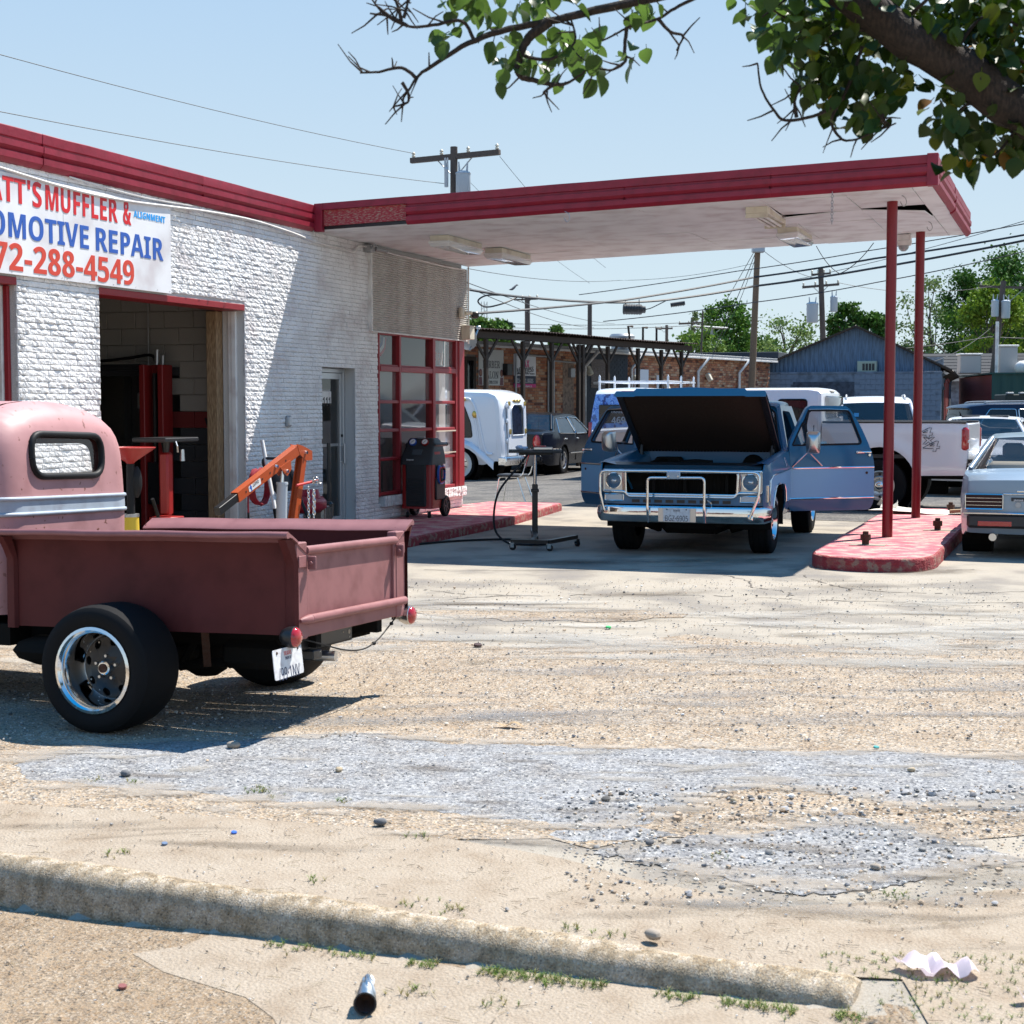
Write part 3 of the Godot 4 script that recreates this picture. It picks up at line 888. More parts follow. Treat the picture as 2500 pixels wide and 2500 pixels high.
	var prof := [[0.0, 0.325], [0.062, 0.325], [0.066, 0.318], [0.062, 0.235], [0.050, 0.225], [0.050, 0.212], [0.078, 0.205], [0.078, 0.150], [0.046, 0.112], [0.046, 0.104], [0.070, 0.100], [0.070, 0.045], [0.030, 0.004], [0.0, 0.0]]
	var joints := [-1.20 + 2.49, 3.99, 6.83, 9.6, 11.2]
	for k in joints.size() - 1:
		fascia_run(G, "fascia_board", prof, V3(0, 3.865, joints[k]), V3(0, 3.865, joints[k + 1] + 0.012), RT, M["red paint"], 0.005 * (k % 2))
	var tb := mb()
	tb.box2(V3(-0.3, 4.10, 1.29), V3(0.0, 4.185, 11.2))
	put("fascia_backing", tb.mesh(), M["red paint"], G)
	var p := mb()
	p.pipe(spline(P3([0.05, 3.835, 8.2, 0.05, 3.80, 7.42, 0.05, 3.765, 6.83, 0.055, 3.74, 6.19, 0.055, 3.745, 5.49, 0.05, 3.785, 4.65, 0.045, 3.82, 3.9, 0.045, 3.838, 3.0, 0.045, 3.82, 2.4, 0.045, 3.785, 1.78, 0.045, 3.745, 1.30, 0.045, 3.72, 0.4, 0.045, 3.715, 0.15, 0.05, 3.80, -0.02, 0.06, 3.83, -0.40]), 4), 0.014, 6)
	p.pipe(spline(P3([0.06, 3.86, -0.40, 0.07, 3.80, -0.9, 0.07, 3.79, -2.2, 0.07, 3.78, -3.0, 0.06, 3.80, -3.85]), 4), 0.011, 6)
	p.pipe(spline(P3([0.04, 3.86, 6.4, 0.05, 3.83, 5.6, 0.055, 3.82, 5.0, 0.05, 3.845, 4.2]), 4), 0.009, 5)
	put("conduit", p.mesh(40), M["white paint"], G)
	var jb := mb()
	jb.box(V3(0.07, 3.80, -0.30), V3(0.11, 0.10, 0.13), 0.008)
	jb.cyl(V3(0.13, 3.80, -0.38), V3(0.24, 3.78, -0.52), 0.03, 0.022, 10)
	jb.cyl(V3(0.13, 3.80, -0.24), V3(0.22, 3.83, -0.14), 0.02, 0.02, 8)
	put("junction_box", jb.mesh(40), M["galvanised"], G)
	var cp := mb()
	var rows := []
	var n := 36 * 6
	for i in n + 1:
		var yy := 2.715 + (3.81 - 2.715) * i / n
		var x := 0.044 + 0.012 * cos(TAU * i / 6.0)
		rows.append(A3([V3(x, yy, -0.42), V3(x, yy, -4.0), V3(-0.0, yy, -4.0)]))
	cp.loft(rows, false, false, false)
	put("corrugated_panel", cp.mesh(70), M["siding"], G)
	var tr := mb()
	tr.box2(V3(0.0, 2.70, -0.42), V3(0.062, 3.83, -0.385), 0.004)
	tr.box2(V3(0.0, 2.695, -4.01), V3(0.060, 2.714, -0.43), 0.003)
	tr.cyl(V3(0.065, 2.66, -3.99), V3(0.065, 3.86, -3.99), 0.013)
	put("panel_trim", tr.mesh(40), M["white paint"], G)
	garage_window()
	garage_door()
	garage_bays()
func fascia_run(parent: Node3D, called: String, prof: Array, a: Vector3, b: Vector3, out: Vector3, m: Material, push := 0.0) -> MeshInstance3D:
	var mb := mb()
	var k := maxi(1, int(a.distance_to(b) / 0.35))
	var rings := []
	for i in k + 1:
		var o := a.lerp(b, float(i) / k)
		var j := V3(0, rr(-0.0025, 0.0025), 0) if i > 0 and i < k else Vector3.ZERO
		var r := PackedVector3Array()
		for q in prof: r.append(o + out * (q[0] + push * float(q[0] > 0.0) + rr(-0.0015, 0.0015)) + V3(0, q[1], 0) + j)
		rings.append(r)
	var fl := (b - a).cross(UP).dot(out) > 0.0
	mb.loft(rings, true, true, true, not fl)
	return put(called, mb.mesh(25), m, parent)
func garage_window() -> void:
	var w := mb()
	var zs := [-0.70, -1.415, -2.663, -3.60]
	var ys := [[2.70, 2.21, 1.752, 1.355, 0.955, 0.475], [2.70, 2.21, 1.752, 1.355, 0.955, 0.475], [2.70, 2.225, 1.748, 1.347, 0.934, 0.47]]
	var frame := Node3D.new(); frame.name = "shop_window"; G.add_child(frame, true)
	for q in [[-0.70, -0.74, 0.02], [-1.385, -1.447, 0.03], [-2.613, -2.713, 0.035], [-3.545, -3.62, 0.03]]:
		var b := mb()
		b.box2(V3(-0.09, 0.44, q[1]), V3(q[2], 2.705, q[0]), 0.006)
		put("post", b.mesh(), M["red frame"], frame)
	var cb := mb()
	cb.box2(V3(-0.16, 0.44, -3.865), V3(0.05, 2.70, -3.625), 0.02)
	put("corner_post", cb.mesh(40), M["red frame"], frame)
	for c in 3:
		var z0: float = [-0.74, -1.447, -2.713][c]; var z1: float = [-1.385, -2.613, -3.545][c]
		for k in 6:
			var yy: float = ys[c][k]
			var b := mb()
			var h := 0.046 if (k > 1 and k < 5) else (0.075 if k == 1 else 0.05)
			b.box2(V3(-0.07, yy - h * 0.5, z1), V3(0.018 + (0.012 if k == 1 else 0.0), yy + h * 0.5, z0), 0.007)
			if k == 1: b.box2(V3(-0.07, yy + 0.039, z1), V3(0.012, yy + 0.06, z0), 0.004)
			put("glazing_bar", b.mesh(), M["red frame"], frame)
		for k in 5:
			var b := mb()
			var y1: float = ys[c][k] - 0.02; var y0: float = ys[c][k + 1] + 0.02
			b.quad(V3(-0.03, y0, z0 + 0.004), V3(-0.03 + rr(-0.003, 0.003), y0, z1 - 0.004), V3(-0.03 + rr(-0.003, 0.003), y1, z1 - 0.004), V3(-0.03, y1, z0 + 0.004))
			put("pane", b.mesh(), M["hazy glass" if (c == 2 and k in [1, 3, 4]) else ("dirty glass" if (c == 2 or k == 1) else "glass")], frame)
	var sb := mb()
	frame_box(sb, V3(0.02, 0.98, -2.72), V3(0.028, 1.325, -3.57), 0.018)
	put("glazing_bead", sb.mesh(), M["cream metal"], frame)
	var inb := mb()
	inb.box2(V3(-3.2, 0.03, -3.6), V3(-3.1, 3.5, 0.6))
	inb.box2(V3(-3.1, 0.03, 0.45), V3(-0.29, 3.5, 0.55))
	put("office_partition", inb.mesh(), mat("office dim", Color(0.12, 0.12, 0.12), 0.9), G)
	tag(words(self, "open_sign", "OPEN", 0.20, mat("neon red", Color(0.35, 0.10, 0.06), 0.4), GX * V3(-0.11, 2.40, -3.13), GX.basis * Basis(V3(0, 0, -1), UP, RT), 0.72, false), "unlit neon OPEN sign hanging in the top right window pane", "sign")
	var os: Node3D = get_node("open_sign")
	var rim := mb()
	var loop := round_poly(P2([-0.36, -0.10, 0.36, -0.10, 0.36, 0.30, -0.36, 0.30]), 0.06)
	var l3 := PackedVector3Array()
	for q in loop: l3.append(V3(q.x, q.y, 0))
	l3.append(l3[0])
	rim.pipe(l3, 0.010, 6)
	put("tube_border", rim.mesh(50), mat("neon blue", Color(0.10, 0.28, 0.30), 0.3), os)
	var cup := thing("counter", "pale service counter standing inside behind the shop window", "counter", GX * V3(-1.5, 0.03, -2.0), GT)
	var k := mb()
	k.box2(V3(-0.35, 0, -0.8), V3(0.35, 1.0, 0.9))
	put("body", k.mesh(), M["block wall"], cup)
	k = mb()
	k.box2(V3(-0.42, 1.002, -0.85), V3(0.42, 1.04, 0.95), 0.008)
	put("top", k.mesh(), M["white paint"], cup)
	var st := mb()
	st.pipe(spline(P3([-0.3, 2.62, -1.92, -0.28, 2.50, -1.95, -0.29, 2.36, -2.03, -0.27, 2.24, -2.06])), 0.024, 6)
	tag(put("yellow_cord", st.mesh(50), mat("yellow", Color(0.62, 0.42, 0.03), 0.6)), "yellow cord hanging inside the top middle window pane", "cord")
	var last: Node3D = get_node("yellow_cord"); last.transform = GX
	var bt := mb()
	for i in 5:
		for s in 3:
			bt.col = [Color(0.02, 0.03, 0.16), Color(0.55, 0.55, 0.55), Color(0.42, 0.03, 0.04)][s]
			var a := PI * (i + 0.0) / 5.0 + PI; var e := PI * (i + 1.0) / 5.0 + PI
			var r0 := 0.12 + s * 0.055; var r1 := r0 + 0.055
			var f := func(an: float, ra: float): return V3(-0.16 + 0.012 * sin(an * 9.0), 2.66 + sin(an) * ra, -1.05 + cos(an) * ra * 1.15)
			bt.quad(f.call(a, r0), f.call(e, r0), f.call(e, r1), f.call(a, r1))
	var bo := tag(put("bunting", bt.mesh(), mat("bunting cloth", Color.WHITE, 0.9, 0.0, {"vc": true})), "striped red white and blue bunting fan in the top left pane", "bunting")
	bo.transform = GX
func frame_box(b: MB, lo: Vector3, hi: Vector3, w: float) -> void:
	b.box2(V3(lo.x, lo.y, lo.z), V3(hi.x, lo.y + w, hi.z))
	b.box2(V3(lo.x, hi.y - w, lo.z), V3(hi.x, hi.y, hi.z))
	var s := signf(hi.z - lo.z)
	b.box2(V3(lo.x, lo.y + w, lo.z), V3(hi.x, hi.y - w, lo.z + s * w))
	b.box2(V3(lo.x, lo.y + w, hi.z - s * w), V3(hi.x, hi.y - w, hi.z))
func garage_door() -> void:
	var d := Node3D.new(); d.name = "glass_door"; G.add_child(d, true)
	var al: Material = M["aluminium"]
	var x0 := -0.20; var x1 := -0.155
	var b := mb()
	b.box2(V3(x0 - 0.05, 0.10, 0.034), V3(x1 + 0.01, 2.186, 0.085), 0.004)
	b.box2(V3(x0 - 0.05, 0.10, 0.965), V3(x1 + 0.01, 2.186, 1.016), 0.004)
	b.box2(V3(x0 - 0.05, 2.13, 0.086), V3(x1 + 0.01, 2.186, 0.964), 0.004)
	put("door_frame", b.mesh(), al, d)
	b = mb()
	b.box2(V3(x0, 0.13, 0.088), V3(x1, 2.126, 0.165), 0.004)
	b.box2(V3(x0, 0.13, 0.885), V3(x1, 2.126, 0.962), 0.004)
	b.box2(V3(x0, 2.045, 0.166), V3(x1, 2.126, 0.884), 0.004)
	b.box2(V3(x0, 0.13, 0.166), V3(x1, 0.235, 0.884), 0.004)
	put("door_leaf", b.mesh(), al, d)
	b = mb()
	b.quad(V3(-0.178, 0.236, 0.884), V3(-0.178, 0.236, 0.166), V3(-0.178, 2.044, 0.166), V3(-0.178, 2.044, 0.884))
	put("pane", b.mesh(), M["glass"], d)
	b = mb()
	b.box2(V3(-0.195, 1.16, 0.166), V3(-0.185, 1.20, 0.884), 0.003)
	put("push_bar", b.mesh(), al, d)
	b = mb()
	b.box2(V3(-0.12, 0.93, 0.10), V3(-0.10, 1.20, 0.15), 0.006)
	b.box2(V3(-0.155, 0.95, 0.115), V3(-0.12, 0.97, 0.135))
	b.box2(V3(-0.155, 1.16, 0.115), V3(-0.12, 1.18, 0.135))
	put("pull_handle", b.mesh(), al, d)
	b = mb()
	b.cyl(V3(-0.155, 1.30, 0.125), V3(-0.14, 1.30, 0.125), 0.02, 0.018, 14)
	put("lock", b.mesh(40), M["black paint"], d)
	b = mb()
	b.box2(V3(-0.174, 1.73, 0.40), V3(-0.170, 1.885, 0.66))
	var pl := put("number_plate", b.mesh(), M["white paint"], d)
	for i in 3:
		words(pl, "numeral", "1", 0.115, M["black ink"], V3(-0.169, 1.75, 0.615 - i * 0.085), Basis(V3(0, 0, -1), UP, RT), 0.85, true, "Droid Sans", 0.002)
	b = mb()
	b.box2(V3(-0.3, 0.02, 0.03), V3(0.0, 0.128, 1.02))
	put("threshold", b.mesh(), M["mortar"], G)
func garage_bays() -> void:
	for z0 in [3.0, 7.19]:
		var b := mb()
		b.box2(V3(-0.30, 2.79, z0 + 0.002), V3(0.010, 2.858, z0 + 2.90 - 0.002), 0.004)
		put("lintel", b.mesh(), M["red frame"], G)
	for q in [[3.0, 1.0], [10.1, -1.0]]:
		var s: float = q[1]
		var b := mb()
		b.box2(V3(-0.42, 0.03, q[0] + s * 0.003), V3(-0.285, 2.785, q[0] + s * 0.145), 0.006)
		put("timber_post", b.mesh(), M["raw timber"], G)
		b = mb()
		b.box2(V3(-0.150, 0.03, q[0] + s * 0.003), V3(-0.094, 2.785, q[0] + s * 0.045), 0.004)
		b.box2(V3(-0.200, 0.03, q[0] + s * 0.003), V3(-0.152, 2.785, q[0] + s * 0.030), 0.004)
		put("casing", b.mesh(), M["white paint"], G)
	var rp := mb()
	rp.box2(V3(-0.115, 0.03, 7.195), V3(-0.067, 2.785, 7.235), 0.004)
	put("door_track", rp.mesh(), M["red frame"], G)
	rp = mb()
	rp.box2(V3(-0.175, 0.03, 7.195), V3(-0.118, 2.785, 7.26), 0.004)
	put("casing", rp.mesh(), M["white paint"], G)
	rp = mb()
	rp.box2(V3(-0.30, 0.03, 7.195), V3(-0.18, 2.785, 7.32), 0.004)
	put("timber_post", rp.mesh(), M["raw timber"], G)
	var hold := Node3D.new(); hold.name = "block_partition"; G.add_child(hold, true)
	var core := mb()
	core.box2(V3(-7.9, 2.16, 2.36), V3(-0.30, 3.54, 2.56))
	core.box2(V3(-1.12, 0.03, 2.36), V3(-0.30, 2.16, 2.56))
	core.box2(V3(-7.9, 0.03, 2.36), V3(-2.9, 2.16, 2.56))
	put("core", core.mesh(), M["block wall"], hold)
	var m := mb()
	m.box(Vector3.ZERO, V3(0.392, 0.194, 0.03), 0.004)
	var bm := m.mesh()
	var k := 0
	for r in 17:
		for c in 18:
			var x := -0.32 - 0.2 - c * 0.4 - (0.2 if r % 2 else 0.0)
			var y := 0.13 + r * 0.2
			if x < -4.4: continue
			if y < 2.16 and x < -1.15: continue
			var wd := 1.0
			piece(hold, "block", bm, M["block dark" if y < 1.45 else ("block red" if y < 1.65 else "block wall")], V3(x, y, 2.575), k)
			k += 1
	var inner := mb()
	inner.box2(V3(-5.0, 0.03, -0.6), V3(-0.3, 3.5, -0.5))
	put("inner_wall", inner.mesh(), M["block wall"], G)
	var head := mb()
	head.box2(V3(-2.9, 2.06, 2.30), V3(-1.12, 2.16, 2.60))
	head.box2(V3(-1.62, 0.03, 2.30), V3(-1.52, 2.06, 2.60))
	put("doorway_frame", head.mesh(), M["block dark"], G)
	var lift := thing("vehicle_lift", "dark red two-post lift column standing inside the open bay", "lift", GX * V3(-1.22, 0.03, 2.95), GT)
	var b := mb()
	b.box2(V3(-0.16, 0, -0.11), V3(-0.09, 2.15, 0.11), 0.006)
	b.box2(V3(0.09, 0, -0.11), V3(0.16, 2.15, 0.11), 0.006)
	b.box2(V3(-0.09, 0, -0.11), V3(0.09, 2.15, -0.06))
	b.box2(V3(-0.20, 0, -0.2), V3(0.20, 0.025, 0.2))
	put("column", b.mesh(), mat("lift red", Color(0.20, 0.012, 0.012), 0.45), lift)
	b = mb()
	b.box2(V3(-0.085, 0.5, -0.05), V3(0.085, 1.0, 0.08), 0.01)
	b.cyl(V3(0, 1.0, 0.02), V3(0, 2.05, 0.02), 0.03, 0.03, 10)
	put("carriage", b.mesh(30), M["black paint"], lift)
	b = mb()
	b.cyl(V3(0.02, 2.15, 0), V3(0.02, 2.33, 0), 0.028, 0.028, 12)
	b.cyl(V3(0.10, 2.15, 0), V3(0.10, 2.26, 0), 0.02, 0.02, 10)
	put("valve", b.mesh(40), M["steel"], lift)
	b = mb()
	b.box2(V3(-1.6, 2.09, -0.08), V3(-0.17, 2.16, 0.06), 0.01)
	put("cross_beam", b.mesh(), M["black paint"], lift)
	var hz := mb()
	hz.pipe(spline(P3([-3.0, 2.28, 2.75, -2.2, 2.24, 2.75, -1.7, 2.27, 2.78, -1.35, 2.30, 2.85, -1.22, 2.22, 2.95])), 0.018, 7)
	var ho := tag(put("hydraulic_hose", hz.mesh(50), M["black rubber"]), "black hose arching over to the top of the lift column", "hose")
	ho.transform = GX
	hz = mb()
	hz.pipe(spline(P3([-1.52, 3.54, 2.62, -1.515, 2.6, 2.63, -1.50, 2.1, 2.66, -1.47, 1.92, 2.68, -1.46, 1.86, 2.69, -1.50, 1.80, 2.70])), 0.007, 6)
	ho = tag(put("hanging_cord", hz.mesh(50), M["steel"]), "thin pull cord hanging in front of the block wall", "cord")
	ho.transform = GX
	hz = mb()
	hz.pipe(spline(P3([-0.75, 1.55, 2.62, -0.62, 1.2, 2.63, -0.45, 0.95, 2.62, -0.36, 0.7, 2.62, -0.5, 0.5, 2.62, -0.66, 0.75, 2.62, -0.6, 1.05, 2.62])), 0.012, 6)
	ho = tag(put("air_hose", hz.mesh(50), M["black rubber"]), "black air hose looped on the dark lower block wall", "hose")
	ho.transform = GX
	var tb := thing("thermostat_box", "small grey box with a green face on the far wall", "box", GX * V3(-1.86, 1.76, 2.2), GT)
	var q := mb(); q.box(Vector3.ZERO, V3(0.17, 0.2, 0.06), 0.01)
	put("case", q.mesh(), M["galvanised"], tb)
	q = mb(); q.box(V3(0, 0, 0.032), V3(0.11, 0.12, 0.006))
	put("face", q.mesh(), mat("box face", Color(0.20, 0.26, 0.16), 0.5), tb)
	var wb := thing("work_bench", "dark workbench with clutter deep inside the garage", "bench", GX * V3(-3.6, 0.03, 1.0), GT)
	q = mb(); q.box2(V3(-0.9, 0.85, -0.4), V3(0.9, 0.92, 0.4)); put("top", q.mesh(), M["rust"], wb)
	q = mb()
	for sx in [-0.82, 0.82]:
		for sz in [-0.33, 0.33]: q.box2(V3(sx - 0.04, 0, sz - 0.04), V3(sx + 0.04, 0.85, sz + 0.04))
	put("legs", q.mesh(), M["rust"], wb)
func soffit_y(x: float) -> float:
	return 3.88 + 0.03 * x
func canopy() -> void:
	var c := thing("canopy", "flat white canopy with red stepped fascia reaching out from the garage", "canopy", GO, GT)
	var z0 := 1.25; var z1 := -4.15; var xr := 7.52
	var pf := [[0.0, 0.335], [0.055, 0.335], [0.060, 0.328], [0.056, 0.245], [0.040, 0.236], [0.040, 0.212], [0.072, 0.205], [0.072, 0.150], [0.036, 0.110], [0.036, 0.096], [0.066, 0.092], [0.066, 0.040], [0.022, 0.0], [0.0, 0.0]]
	var xs := [1.30, 4.05, 5.75, 7.47]
	for k in 3:
		fascia_run(c, "fascia_board", pf, V3(xs[k], soffit_y(xs[k]) - 0.012, z0), V3(xs[k + 1] + 0.01, soffit_y(xs[k + 1]) - 0.012, z0), V3(0, 0, 1), M["red paint"], 0.004 * (k % 2))
	var b := mb()
	b.prism(P2([0.17, soffit_y(0.17) + 0.045, 1.30, soffit_y(1.3) + 0.045, 1.30, soffit_y(1.3) + 0.24, 0.17, soffit_y(0.17) + 0.24]), z0 - 0.02, z0 + 0.018)
	put("bare_board", b.mesh(), M["peeling red"], c)
	b = mb()
	b.prism(P2([0.17, soffit_y(0.17) + 0.005, 1.30, soffit_y(1.3) + 0.0, 1.30, soffit_y(1.3) + 0.044, 0.17, soffit_y(0.17) + 0.044]), z0 - 0.02, z0 - 0.004)
	put("charred_batten", b.mesh(), M["black paint"], c)
	b = mb()
	b.prism(P2([0.06, soffit_y(0.06) + 0.242, 1.31, soffit_y(1.3) + 0.242, 1.31, soffit_y(1.3) + 0.324, 0.06, soffit_y(0.06) + 0.324]), z0 - 0.02, z0 + 0.056)
	put("fascia_cap", b.mesh(), M["red paint"], c)
	b = mb()
	b.box2(V3(0.06, soffit_y(0) - 0.02, z0 - 0.02), V3(0.165, soffit_y(0) + 0.325, z0 + 0.07), 0.004)
	put("corner_flashing", b.mesh(), M["red paint"], c)
	b = mb()
	b.box2(V3(xr - 0.05, soffit_y(xr) - 0.015, z0 - 0.05), V3(xr + 0.07, soffit_y(xr) + 0.335, z0 + 0.075), 0.006)
	put("corner_flashing", b.mesh(), M["red paint"], c)
	var zs := [z0 - 0.05, -1.3, z1]
	for k in 2:
		fascia_run(c, "fascia_board", pf, V3(xr, soffit_y(xr) - 0.010 - 0.02 * k, zs[k]), V3(xr, soffit_y(xr) - 0.010 - 0.02 * k, zs[k + 1]), RT, M["red paint"], 0.005 * k)
	b = mb()
	b.prism(P2([-0.02, soffit_y(0), xr, soffit_y(xr), xr, soffit_y(xr) + 0.32, -0.02, soffit_y(0) + 0.32]), z1, z1 + 0.03)
	put("fascia_back", b.mesh(), M["red paint"], c)
	b = mb()
	b.prism(P2([-0.0, soffit_y(0) + 0.05, xr, soffit_y(xr) + 0.05, xr, soffit_y(xr) + 0.30, 0.0, soffit_y(0) + 0.30]), z1 + 0.03, z0 - 0.021)
	put("deck", b.mesh(), M["underbody"], c)
	var cx := [0.0, 1.25, 2.7, 4.15, 5.6, 6.55, 7.30, 7.52]
	var cz := [1.232, 0.93, -0.40, -1.55, -2.9, -4.12]
	for i in cx.size() - 1:
		for j in cz.size() - 1:
			b = mb()
			var g := 0.004
			var x0: float = cx[i] + g; var x1: float = cx[i + 1] - g; var za: float = cz[j] - g; var zb: float = cz[j + 1] + g
			var nn := 5
			var dr := [rr(0, 0.012), rr(0, 0.012), rr(0, 0.012), rr(0, 0.012)]
			if i == 5 and j in [1]: dr[3] = 0.0
			if i == 4 and j == 2: dr = [0.05, 0.01, 0.0, 0.0]
			if i == 5 and j == 2: dr = [0.02, 0.085, 0.03, 0.0]
			if i == 3 and j == 1: dr = [0.0, 0.0, 0.045, 0.02]
			var f := func(u: float, w: float) -> Vector3:
				var x := lerpf(x0, x1, u); var z := lerpf(za, zb, w)
				var sag: float = lerpf(lerpf(dr[0], dr[1], u), lerpf(dr[3], dr[2], u), w) * (1.0 - 0.6 * sin(PI * u) * sin(PI * w))
				return V3(x, soffit_y(x) - sag, z)
			for u in nn:
				for w in nn:
					var a0: Vector3 = f.call(u / 5.0, w / 5.0); var a1: Vector3 = f.call((u + 1) / 5.0, w / 5.0); var a2: Vector3 = f.call((u + 1) / 5.0, (w + 1) / 5.0); var a3: Vector3 = f.call(u / 5.0, (w + 1) / 5.0)
					b.quad(a0, a3, a2, a1)
			var cs := [f.call(0.0, 0.0), f.call(1.0, 0.0), f.call(1.0, 1.0), f.call(0.0, 1.0)]
			for q in 4:
				var e0: Vector3 = cs[q]; var e1: Vector3 = cs[(q + 1) % 4]
				b.quad(e0, e1, e1 + V3(0, 0.012, 0), e0 + V3(0, 0.012, 0))
			put("soffit_panel", b.mesh(30), M["soffit"], c)
	for z in [0.075, -3.40]:
		b = mb()
		b.cyl(V3(6.97, 0.10, z), V3(6.97, soffit_y(6.97) + 0.04, z), 0.062, 0.062, 22)
		put("post", b.mesh(40), M["red pole"], c)
	var spots := [[6.45, -1.30 + 2.6, 0.0], [7.15, 0.55, 0.0], [3.36, 1.30, 0.0], [7.2, -2.2, 0.0]]
	for s in 4:
		b = mb()
		var o := V3(spots[s][0], soffit_y(spots[s][0]), spots[s][1] if s != 0 else 1.30)
		if s == 0:
			for k in 11: chain_link(b, o + V3(0, -0.02 - k * 0.032, 0), UP, 0.021, k % 2 == 1, 0.0035)
			put("chain", b.mesh(50), M["galvanised"], c)
		else:
			b.pipe(spline(P3([o.x - 0.03, o.y, o.z, o.x + 0.015, o.y - 0.03, o.z, o.x + 0.03, o.y - 0.09, o.z, o.x + 0.0, o.y - 0.125, o.z, o.x - 0.03, o.y - 0.09, o.z, o.x - 0.035, o.y - 0.07, o.z])), 0.0055, 6)
			put("hook", b.mesh(50), M["steel"], c)
func chain_link(b: MB, at: Vector3, up: Vector3, h: float, turned: bool, r: float) -> void:
	var z := up.normalized()
	var x := z.cross(Vector3.FORWARD if turned else RT)
	if x.length() < 0.1: x = z.cross(UP)
	x = x.normalized()
	var p := PackedVector3Array()
	for i in 9:
		var t := TAU * i / 8.0
		p.append(at + z * (sin(t) * h) + x * (cos(t) * h * 0.6))
	b.pipe(p, r, 4, -1.0, false)
func lettering(parent: Node3D, txt: String, m: Material, za: float, zb: float, y0: float, y1: float, x: float) -> void:
	var o := words(parent, "lettering", txt, y1 - y0, m, Vector3.ZERO, Basis(), 1.0, true, "Droid Sans", 0.004, HORIZONTAL_ALIGNMENT_LEFT)
	var bb := o.mesh.get_aabb()
	var sx := absf(za - zb) / bb.size.x; var sy := (y1 - y0) / bb.size.y
	o.transform = Transform3D(Basis(V3(0, 0, -1) * sx, UP * sy, RT), V3(x, y0 - bb.position.y * sy, za + bb.position.x * sx))
func garage_fittings() -> void:
	var s := thing("shop_sign", "long white sign board over the bay doors with red and blue lettering", "sign", GO, GT)
	for q in [[4.625, 6.512], [6.516, 8.41], [8.414, 10.3]]:
		var b := mb()
		b.box2(V3(0.027, 2.876, q[0]), V3(0.041, 3.775, q[1]), 0.002)
		put("board", b.mesh(), M["sign white"], s)
	lettering(s, "ATT'S", M["sign red"], 7.62, 6.845, 3.513, 3.745, 0.043)
	lettering(s, "MUFFLER", M["sign red"], 6.785, 5.612, 3.513, 3.743, 0.043)
	lettering(s, "&", M["sign red"], 5.512, 5.37, 3.513, 3.747, 0.043)
	lettering(s, "ALIGNMENT", M["sign cyan"], 5.322, 4.733, 3.602, 3.668, 0.043)
	lettering(s, "AUTOMOTIVE", M["sign blue"], 8.27, 6.11, 3.207, 3.431, 0.043)
	lettering(s, "REPAIR", M["sign blue"], 5.99, 4.78, 3.208, 3.434, 0.043)
	lettering(s, "972-288-4549", M["sign orange red"], 7.78, 5.335, 2.907, 3.16, 0.043)
	var sc := mb()
	for z in [4.66, 4.9, 5.3, 5.7, 6.1, 6.47, 6.55, 6.9, 7.3, 7.7]:
		for y in [2.90, 3.75]: sc.cyl(V3(0.040, y, z), V3(0.044, y, z), 0.006, 0.005, 8)
	put("screws", sc.mesh(), M["dull chrome"], s)
	var b := mb()
	for q in [[4.57, 3.70], [4.5, 3.66], [4.36, 3.63], [4.28, 3.62], [4.1, 3.585], [3.97, 3.58], [3.75, 3.545], [3.55, 3.52], [4.50, 3.43], [4.33, 3.08], [4.2, 3.06], [3.93, 3.05], [3.75, 3.03], [3.4, 3.0]]:
		b.pipe(spline(P3([0.015, q[1], q[0], 0.06, q[1] - 0.005, q[0] - 0.01, 0.055, q[1] - 0.04, q[0] - 0.012, 0.03, q[1] - 0.045, q[0] - 0.01]), 4), 0.005, 5)
	put("wall_hooks", b.mesh(50), M["white paint"], G)
	var sw := thing("switch_box", "small grey outdoor switch box on the shaded white wall", "switch box", GX * V3(0.02, 1.51, 2.0), GT)
	b = mb(); b.box(V3(0.015, 0, 0), V3(0.05, 0.135, 0.085), 0.012)
	put("case", b.mesh(40), M["galvanised"], sw)
	b = mb(); b.box(V3(0.043, 0.005, 0), V3(0.008, 0.10, 0.055), 0.004)
	put("cover", b.mesh(), M["white paint"], sw)
	var spots := [[1.20, -0.62, 0.15, 1.25], [1.28, -2.45, 0.15, 1.2], [5.46, -0.05, 0.15, 1.25], [5.42, -2.35, 0.16, 1.3]]
	var lab := ["cream fluorescent light box under the canopy nearest the wall corner", "second cream light box from the wall, half behind the canopy edge", "open cream light fitting under the middle of the canopy", "tilted plastic-lensed light box near the canopy back edge"]
	for k in 4:
		var f := thing("canopy_light", lab[k], "light fitting", GX * V3(spots[k][0], soffit_y(spots[k][0]) - 0.004, spots[k][1]), GT, "light boxes under the canopy")
		if k == 3: f.rotation_degrees.z = 4.0
		b = mb()
		b.box2(V3(-0.13, -0.085, -0.62), V3(0.13, -0.003, 0.62), 0.006)
		put("housing", b.mesh(), M["cream metal"], f)
		if k != 2:
			b = mb()
			var rings := []
			for q in [[0.145, 0.64, -0.075], [0.150, 0.645, -0.10], [0.125, 0.61, -0.145], [0.10, 0.58, -0.15]]:
				var r := PackedVector3Array()
				for w in round_poly(P2([-q[0], -q[1], q[0], -q[1], q[0], q[1], -q[0], q[1]]), 0.02, 2): r.append(V3(w.x, q[2], w.y))
				rings.append(r)
			b.loft(rings, true, false, true)
			put("lens", b.mesh(30), M["lens"], f)
		else:
			for t in [-0.07, 0.0, 0.07]:
				b = mb()
				b.cyl(V3(t, -0.105, -0.6), V3(t, -0.105, 0.6), 0.018, 0.018, 10)
				put("tube", b.mesh(40), M["white paint"], f)
			b = mb()
			for z in [-0.605, 0.605]: b.box2(V3(-0.13, -0.135, z - 0.012), V3(0.13, -0.086, z + 0.012))
			put("end_plate", b.mesh(), M["cream metal"], f)
